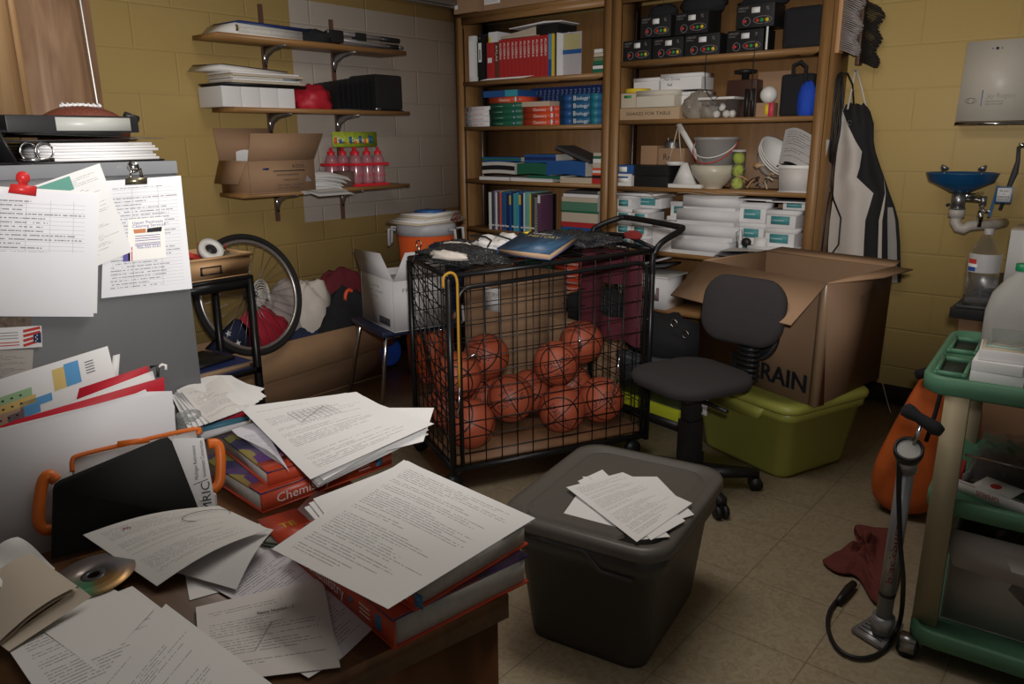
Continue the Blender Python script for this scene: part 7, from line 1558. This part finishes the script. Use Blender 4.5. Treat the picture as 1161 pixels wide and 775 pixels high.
# ---- coloured folders with pile of papers (back left)
zf = Z0
for k, (mm, h, lb) in enumerate(((WBOX, .012, 'white'), (mat('folder_blue', (.05, .17, .24), .5), .009, 'blue'), (mat('folder_red', (.45, .02, .04), .5), .015, 'red'))):
    P_ = [at(229-1*k, 499-9*k, Z=zf), at(284-1*k, 481-5*k, Z=zf), at(282, 452-3*k, Z=zf), at(205, 466-3*k, Z=zf)]
    m = MB(); O4 = sum(P_, Vector())/4; m.hull([p-O4 for p in P_], [p-O4+Vector((0, 0, h)) for p in P_], mm); tag(m.build('file_folder', loc=O4), '%s file folder in the pile behind the glass jar' % lb, 'folder'); zf += h+.0004
P0 = Vector((0, 0, 0))
for k in range(5):
    sheet('loose_paper', 'crinkled white sheet on the coloured folders, %s of five' % ('lowest', 'second', 'third', 'fourth', 'topmost')[k], zq(((188+4*k, 436+2*k, zf+.012+.003*k), (262-3*k, 424+1*k, zf+.010+.003*k), (302-4*k, 449+3*k, zf+.003+.003*k), (214+6*k, 487-2*k, zf+.006+.003*k))), (PAPER, PTY, PAPER, PAPER, PHW)[k], 'paper', 'crinkled sheets on the coloured folders', curl=lambda u, v, k=k: .005*math.sin(7*u+k)*math.sin(5*v))
sheet('loose_paper', 'thin sheet sticking out right of the folder pile', zq(((262, 430, zf+.004), (300, 440, zf+.004), (285, 452, zf+.003), (255, 446, zf+.003))), PAPER)
# jar
t = thing('glass_jar', 'small clear glass jar standing before the coloured folders', 'jar', at(217, 497, Z=Z0))
GLASSY = mat('jar_glass', (.42, .44, .43), .06, alpha=.42, spec=1.0)
m = MB().lathe([(0, 0), (.026, 0), (.029, .004), (.029, .038), (.026, .043), (.026, .062), (.024, .062), (.024, .044), (.027, .037), (.027, .006), (0, .004)], GLASSY, 32, cap=False); m.build('body', t)
m = MB()
for zz in (.047, .053, .059): m.tube([(.0268*math.cos(a), .0268*math.sin(a), zz) for a in [k*PI/12 for k in range(24)]], .0011, GLASSY, 5, True)
m.build('screw_thread', t)
# ---- standing folders at the left: all lean on one another against the cabinet
A1, B1 = at(58, 640, Z=Z0), at(229, 590, Z=Z0)
vx = (B1-A1).normalized(); nh = Vector((vx.y, -vx.x, 0)); 
if nh.dot(EYE-A1) < 0: nh = -nh
nl = (nh + Vector((0, 0, .34))).normalized()
def onp(px, py, d): return at(px, py, P=A1-nh*d, N=nl)
def slab(name, label, pts, d, th, mt, cat, corner=None, parts=None):
    P_ = [onp(x, y, d) for x, y in pts]; O = sum(P_, Vector())/len(P_); m = MB()
    m.hull([p-O-nl*th for p in P_], [p-O for p in P_], mt); o = m.build(name, loc=O); bpy.context.view_layer.update()
    return tag(o, label, cat), O
slab('black_folder', 'matte black folder standing upright on the desk papers', [(58, 634), (60, 555), (62, 548), (68, 544), (182, 497), (190, 495), (195, 500), (229, 586), (224, 592)], 0, .004, mat('matte_black', (.008, .008, .009), .8), 'folder')
def ex_mric(m, fn, nn_):
    o = fn(.90, .06); r = (fn(.62, .9)-fn(.62, .1)).normalized(); up_ = nn_.cross(r)
    m.text('MRIC', o+nn_*.0006, r, up_, .016, INK, width=.052); m.text('Michigan Retirement', fn(.66, .50)+nn_*.0006, r, up_, .0065, INK, width=.062); m.text('Investment Consortium', fn(.88, .50)+nn_*.0006, r, up_, .0065, INK, width=.066); line(m, fn, nn_, .50, .46, .92, .46, .0012)
pts = [onp(197, 497, .012), onp(231, 496, .012), onp(246, 580, .012), onp(200, 610, .012)]
sheet('brochure', 'white brochure lettered MRIC in the orange case', pts, PAPER, 'brochure', extra=ex_mric)
# orange handled case
ORC = mat('case_orange', (.72, .16, .02), .4, var=.05)
t = thing('file_case', 'clear document case with orange rim and handles', 'case', onp(150, 560, .03)); O5 = onp(150, 560, .03)
q = lambda x, y, d=.03: onp(x, y, d)-O5
MB().hull([q(70, 632, .036), q(84, 520, .036), q(222, 488, .036), q(240, 585, .036)], [q(70, 632, .020), q(84, 520, .020), q(222, 488, .020), q(240, 585, .020)], WBOX).build('body', t)
MB().tube(smooth([q(82, 535, .018), q(82, 522, .018), q(90, 516, .018), q(135, 505, .018), q(220, 486, .018), q(224, 492, .018)]), .004, ORC, 8).build('rim', t)
MB().tube(smooth([q(64, 545), q(55, 538), q(48, 548), q(44, 575), q(44, 592), q(50, 600), q(60, 600)]), .0095, ORC, 10).build('handle', t)
MB().tube(smooth([q(236, 503), q(246, 503), q(250, 515), q(249, 545), q(241, 555)]), .0095, ORC, 10).build('handle', t)
MB().hull([q(133, 507, .016), q(133, 500, .016), q(168, 495, .016), q(170, 501, .016)], [q(133, 507, .010), q(133, 500, .010), q(168, 495, .010), q(170, 501, .010)], ORC).build('clasp', t)
tag(MB().box((-.014, -.016, 0), (.014, .016, .032), WHT, bev=.002).build('eraser', loc=at(234, 578, Z=Z0)), 'small white block standing beside the orange case handle', 'eraser')
# white sheaf behind
CWS = mat('sheaf_white', (.72, .72, .76), .5, var=.03)
slab('file_pocket', 'large white plastic file pocket standing at the desk left', [(-60, 660), (-60, 505), (160, 444), (195, 443), (199, 480), (204, 560), (60, 640)], .052, .010, CWS, 'file pocket')
for k in range(3):
    slab('paper_divider', ('white sheet rising highest from the file pocket', 'white sheet slanting behind the file pocket', 'white sheet just behind the file pocket edge')[k], ([(40, 560), (120, 460), (165, 441), (180, 470), (150, 560)], [(-60, 600), (-60, 500), (150, 448), (196, 452), (200, 560)], [(-40, 600), (-20, 505), (190, 447), (198, 460), (201, 560)])[k], .064+.006*k, .002, PAPER, 'paper')
RF = mat('hanging_folder_red', (.50, .012, .03), .55, var=.04)
slab('hanging_folder', 'front red hanging folder rising behind the white pocket', [(-60, 600), (-60, 507), (20, 475), (186, 427), (187, 447), (200, 560)], .085, .003, RF, 'folder')
for k in range(2):
    slab('loose_paper', ('white sheet between the two red hanging folders, front', 'white sheet between the two red hanging folders, rear')[k], [(40, 560), (60, 463), (168+5*k, 424-4*k), (176, 430), (190, 560)], .094+.006*k, .002, PAPER, 'paper')
slab('hanging_folder', 'rear red hanging folder with a metal hook', [(60, 560), (90, 440), (168, 414), (171, 430), (185, 560)], .108, .003, RF, 'folder')
t = thing('folder_hook', 'black and white metal hook at the red folder corner', 'hook', onp(180, 420, .10)); O6 = onp(180, 420, .10)
q = lambda x, y, d=.10: onp(x, y, d)-O6
MB().tube([q(170, 416), q(179, 414), q(179, 427)], .003, BLK, 6).build('rod', t); MB().tube([q(179, 416), q(184, 413), q(188, 414), q(188, 419)], .0028, WHT, 6).build('tip', t)
def ex_chart(m, fn, nn_):
    def blk(u0, v0, u1, v1, mt): m.poly([fn(u0, v0)+nn_*.0006, fn(u1, v0)+nn_*.0006, fn(u1, v1)+nn_*.0006, fn(u0, v1)+nn_*.0006], mt)
    LG = mat('chart_green', (.30, .48, .26), .6); LY = mat('chart_yellow', (.62, .45, .14), .6); LB_ = mat('chart_brown', (.42, .28, .20), .6); LBL_ = mat('chart_blue', (.08, .30, .58), .6)
    blk(.0, .50, .46, .66, LG); blk(.0, .34, .48, .50, LY); blk(.0, .10, .40, .34, LB_); blk(.38, .26, .58, .42, LBL_); blk(.30, .12, .50, .27, LBL_); blk(.60, .42, .68, .86, LY); blk(.68, .42, .78, .90, LBL_)
    for i in range(7): line(m, fn, nn_, .05+.055*i, .57, .065+.055*i, .57, .003, INK, .001); line(m, fn, nn_, .05+.055*i, .41, .065+.055*i, .41, .003, INK, .001); line(m, fn, nn_, .05+.05*i, .22, .065+.05*i, .22, .003, INK, .001)
    for i in range(5): line(m, fn, nn_, .82, .80-.06*i, .88, .80-.06*i, .0015, INK, .001)
pts = [onp(-50, 445, .125), onp(122, 392, .125), onp(134, 440, .125), onp(-50, 510, .125)]
sheet('chart_card', 'white chart card with green, yellow and blue blocks', pts, PAPER, 'chart', extra=ex_chart)
slab('paper_divider', 'small white tab rising behind the chart card', [(125, 440), (128, 403), (136, 401), (134, 430)], .135, .001, PAPER, 'paper')
# ---- loose papers at the front of the desk
def ex_68(m, fn, nn_):
    r = (fn(.5, .9)-fn(.4, .9)).normalized(); m.text('M8', fn(.22, .84)+nn_*.0008, r, nn_.cross(r), .008, mat('red_stamp', (.35, .03, .04), .6))
    c = fn(.80, .72); e1 = (fn(.9, .72)-c).normalized(); e2 = nn_.cross(e1); m.tube([c+nn_*.0006+e1*.038*math.cos(a)+e2*.016*math.sin(a) for a in [k*PI/10 for k in range(20)]], .0005, INK, 3, True)
sheet('loose_paper', 'crumpled grey sheet lying deepest under the desk papers', zq(((205, 625, Z0+.001), (330, 580, Z0+.001), (360, 640, Z0+.001), (215, 680, Z0+.001))), PAPER)
sheet('worksheet', 'lilac toned worksheet below the handwritten page', zq(((240, 665, Z0+.003), (318, 613, Z0+.003), (425, 710, Z0+.003), (385, 748, Z0+.003))), PLN, 'worksheet')
sheet('worksheet', 'white worksheet curled up beside the black folder', zq(((94, 606, Z0+.035), (248, 573, Z0+.045), (306, 600, Z0+.05), (178, 664, Z0+.012))), PTZ, 'worksheet', extra=ex_68, curl=lambda u, v: .012*math.sin(PI*u)-.0*v, n=12)
sheet('loose_paper', 'sheet with lifted edge under the curled worksheet', zq(((170, 640, Z0+.008), (290, 595, Z0+.02), (310, 600, Z0+.045), (268, 668, Z0+.010))), PAPER, curl=lambda u, v: .008*math.sin(PI*u))
sheet('worksheet', 'handwritten answer sheet near the desk edge', zq(((222, 688, Z0+.006), (366, 654, Z0+.006), (386, 756, Z0+.006), (228, 775, Z0+.006))), PHW, 'worksheet', extra=lambda m, fn, nn_: (ptext(m, fn, nn_, 'Name Needed - 2', .45, .70, .008, INK, .05), [line(m, fn, nn_, .40, .28, .55, .58, .001, INKG) for _ in (0,)]))
sheet('loose_paper', 'blank sheet under the handwritten answer sheet', zq(((230, 700, Z0+.0045), (360, 660, Z0+.0045), (388, 745, Z0+.0045), (350, 768, Z0+.0045))), PAPER)
sheet('worksheet', 'text page lying across the lower left of the desk', zq(((0, 722, Z0+.010), (150, 664, Z0+.012), (330, 800, Z0+.010), (120, 900, Z0+.010))), PTX, 'worksheet', wob=.003)
sheet('loose_paper', 'plain sheet between the text page and the envelope', zq(((45, 712, Z0+.012), (103, 655, Z0+.018), (175, 690, Z0+.014), (110, 760, Z0+.013))), PAPER)
sheet('worksheet', 'worksheet turned sideways at the bottom of the photo', zq(((60, 830, Z0+.017), (188, 684, Z0+.017), (318, 782, Z0+.017), (230, 900, Z0+.017))), PTY, 'worksheet', wob=.003, extra=lambda m, fn, nn_: [m.tube([fn(.42+.10*math.cos(a), .42+.13*math.sin(a))+nn_*.0005 for a in [k*PI/8 for k in range(13)]], .0006, INK, 3)])
ENV = mat('manila_cream', (.62, .54, .44), .8, var=.05)
t = thing('envelope', 'bent cream envelope at the left edge of desk', 'envelope', at(35, 680, Z=Z0+.02)); O7 = at(35, 680, Z=Z0+.02)
m = MB(); E4 = zq(((-30, 672, Z0+.015), (34, 626, Z0+.045), (88, 664, Z0+.052), (-2, 728, Z0+.022)))
m.grid(lambda u, v: ((E4[3]*(1-u)+E4[2]*u)*(1-v)+(E4[0]*(1-u)+E4[1]*u)*v)+Vector((0, 0, .008*math.sin(PI*u)))-O7, 10, 6, ENV); m.grid(lambda u, v: ((E4[3]*(1-u)+E4[2]*u)*(1-v)+(E4[0]*(1-u)+E4[1]*u)*v)+Vector((0, 0, .008*math.sin(PI*u)-.006-.02*v*0))-O7, 10, 6, ENV, True); m.build('body', t)
m = MB(); F4 = zq(((-2, 729, Z0+.016), (90, 665, Z0+.046), (104, 676, Z0+.03), (10, 738, Z0+.013))); m.grid(lambda u, v: ((F4[3]*(1-u)+F4[2]*u)*(1-v)+(F4[0]*(1-u)+F4[1]*u)*v)-O7, 6, 3, ENV); m.build('folded_edge', t)
sheet('loose_paper', 'crumpled white sheet left of the black folder', zq(((-40, 640, Z0+.05), (20, 610, Z0+.06), (62, 640, Z0+.03), (30, 690, Z0+.012))), PAPER, curl=lambda u, v: .008*math.sin(5*u+4*v))
def cd_mat():
    m, nt, b = base('disc_foil', .35, .45); tc = _n(nt, 'ShaderNodeTexCoord'); g_ = _n(nt, 'ShaderNodeTexGradient'); g_.gradient_type = 'RADIAL'; nt.links.new(tc.outputs['Object'], g_.inputs['Vector'])
    r = _n(nt, 'ShaderNodeValToRGB'); el = r.color_ramp.elements; el[0].position = 0; el[0].color = (.25, .2, .18, 1); el[1].position = 1; el[1].color = (.25, .2, .18, 1)
    for p_, c_ in ((.28, (.10, .35, .18, 1)), (.34, (.30, .20, .08, 1)), (.45, (.45, .25, .08, 1)), (.6, (.2, .2, .22, 1))): e = el.new(p_); e.color = c_
    nt.links.new(g_.outputs[0], r.inputs[0]); nt.links.new(r.outputs[0], b.inputs['Base Color']); return m
t = thing('compact_disc', 'shiny compact disc lying among papers by the folder', 'disc', at(106, 652, Z=Z0+.020)); t.rotation_euler = (.06, -.05, .8)
MB().lathe([(.018, 0), (.059, 0), (.059, .0014), (.018, .0014), (.018, 0)], cd_mat(), 48, cap=False).build('foil_ring', t); MB().lathe([(.0085, 0), (.0178, 0), (.0178, .0014), (.0085, .0014), (.0085, 0)], mat('disc_centre', (.06, .06, .06), .3), 30, cap=False).build('centre_ring', t)
# ---- worksheets on the grey tote
for k, (pts, mt, lb) in enumerate(((((638, 583), (660, 552), (716, 590), (694, 600)), PAPER, 'plain sheet lowest on the grey tote lid, poking out left'),
    (((660, 540), (745, 540), (787, 583), (720, 605)), PAPER, 'plain sheet at the right of the tote lid pile'),
    (((655, 545), (683, 532), (760, 608), (722, 612)), PAPER, 'plain sheet peeking out at the top of the tote pile'),
    (((668, 540), (712, 538), (777, 590), (738, 612)), PAPER, 'plain sheet second from the top on the tote'),
    (((642, 552), (706, 535), (785, 570), (722, 614)), PTX, 'printed worksheet on top of the pile on the grey tote lid'))):
    z = .4085+.0022*k
    sheet('worksheet' if k == 4 else 'loose_paper', lb, zq([(x, y, z) for x, y in pts]), mt, 'paper', None, wob=.002)
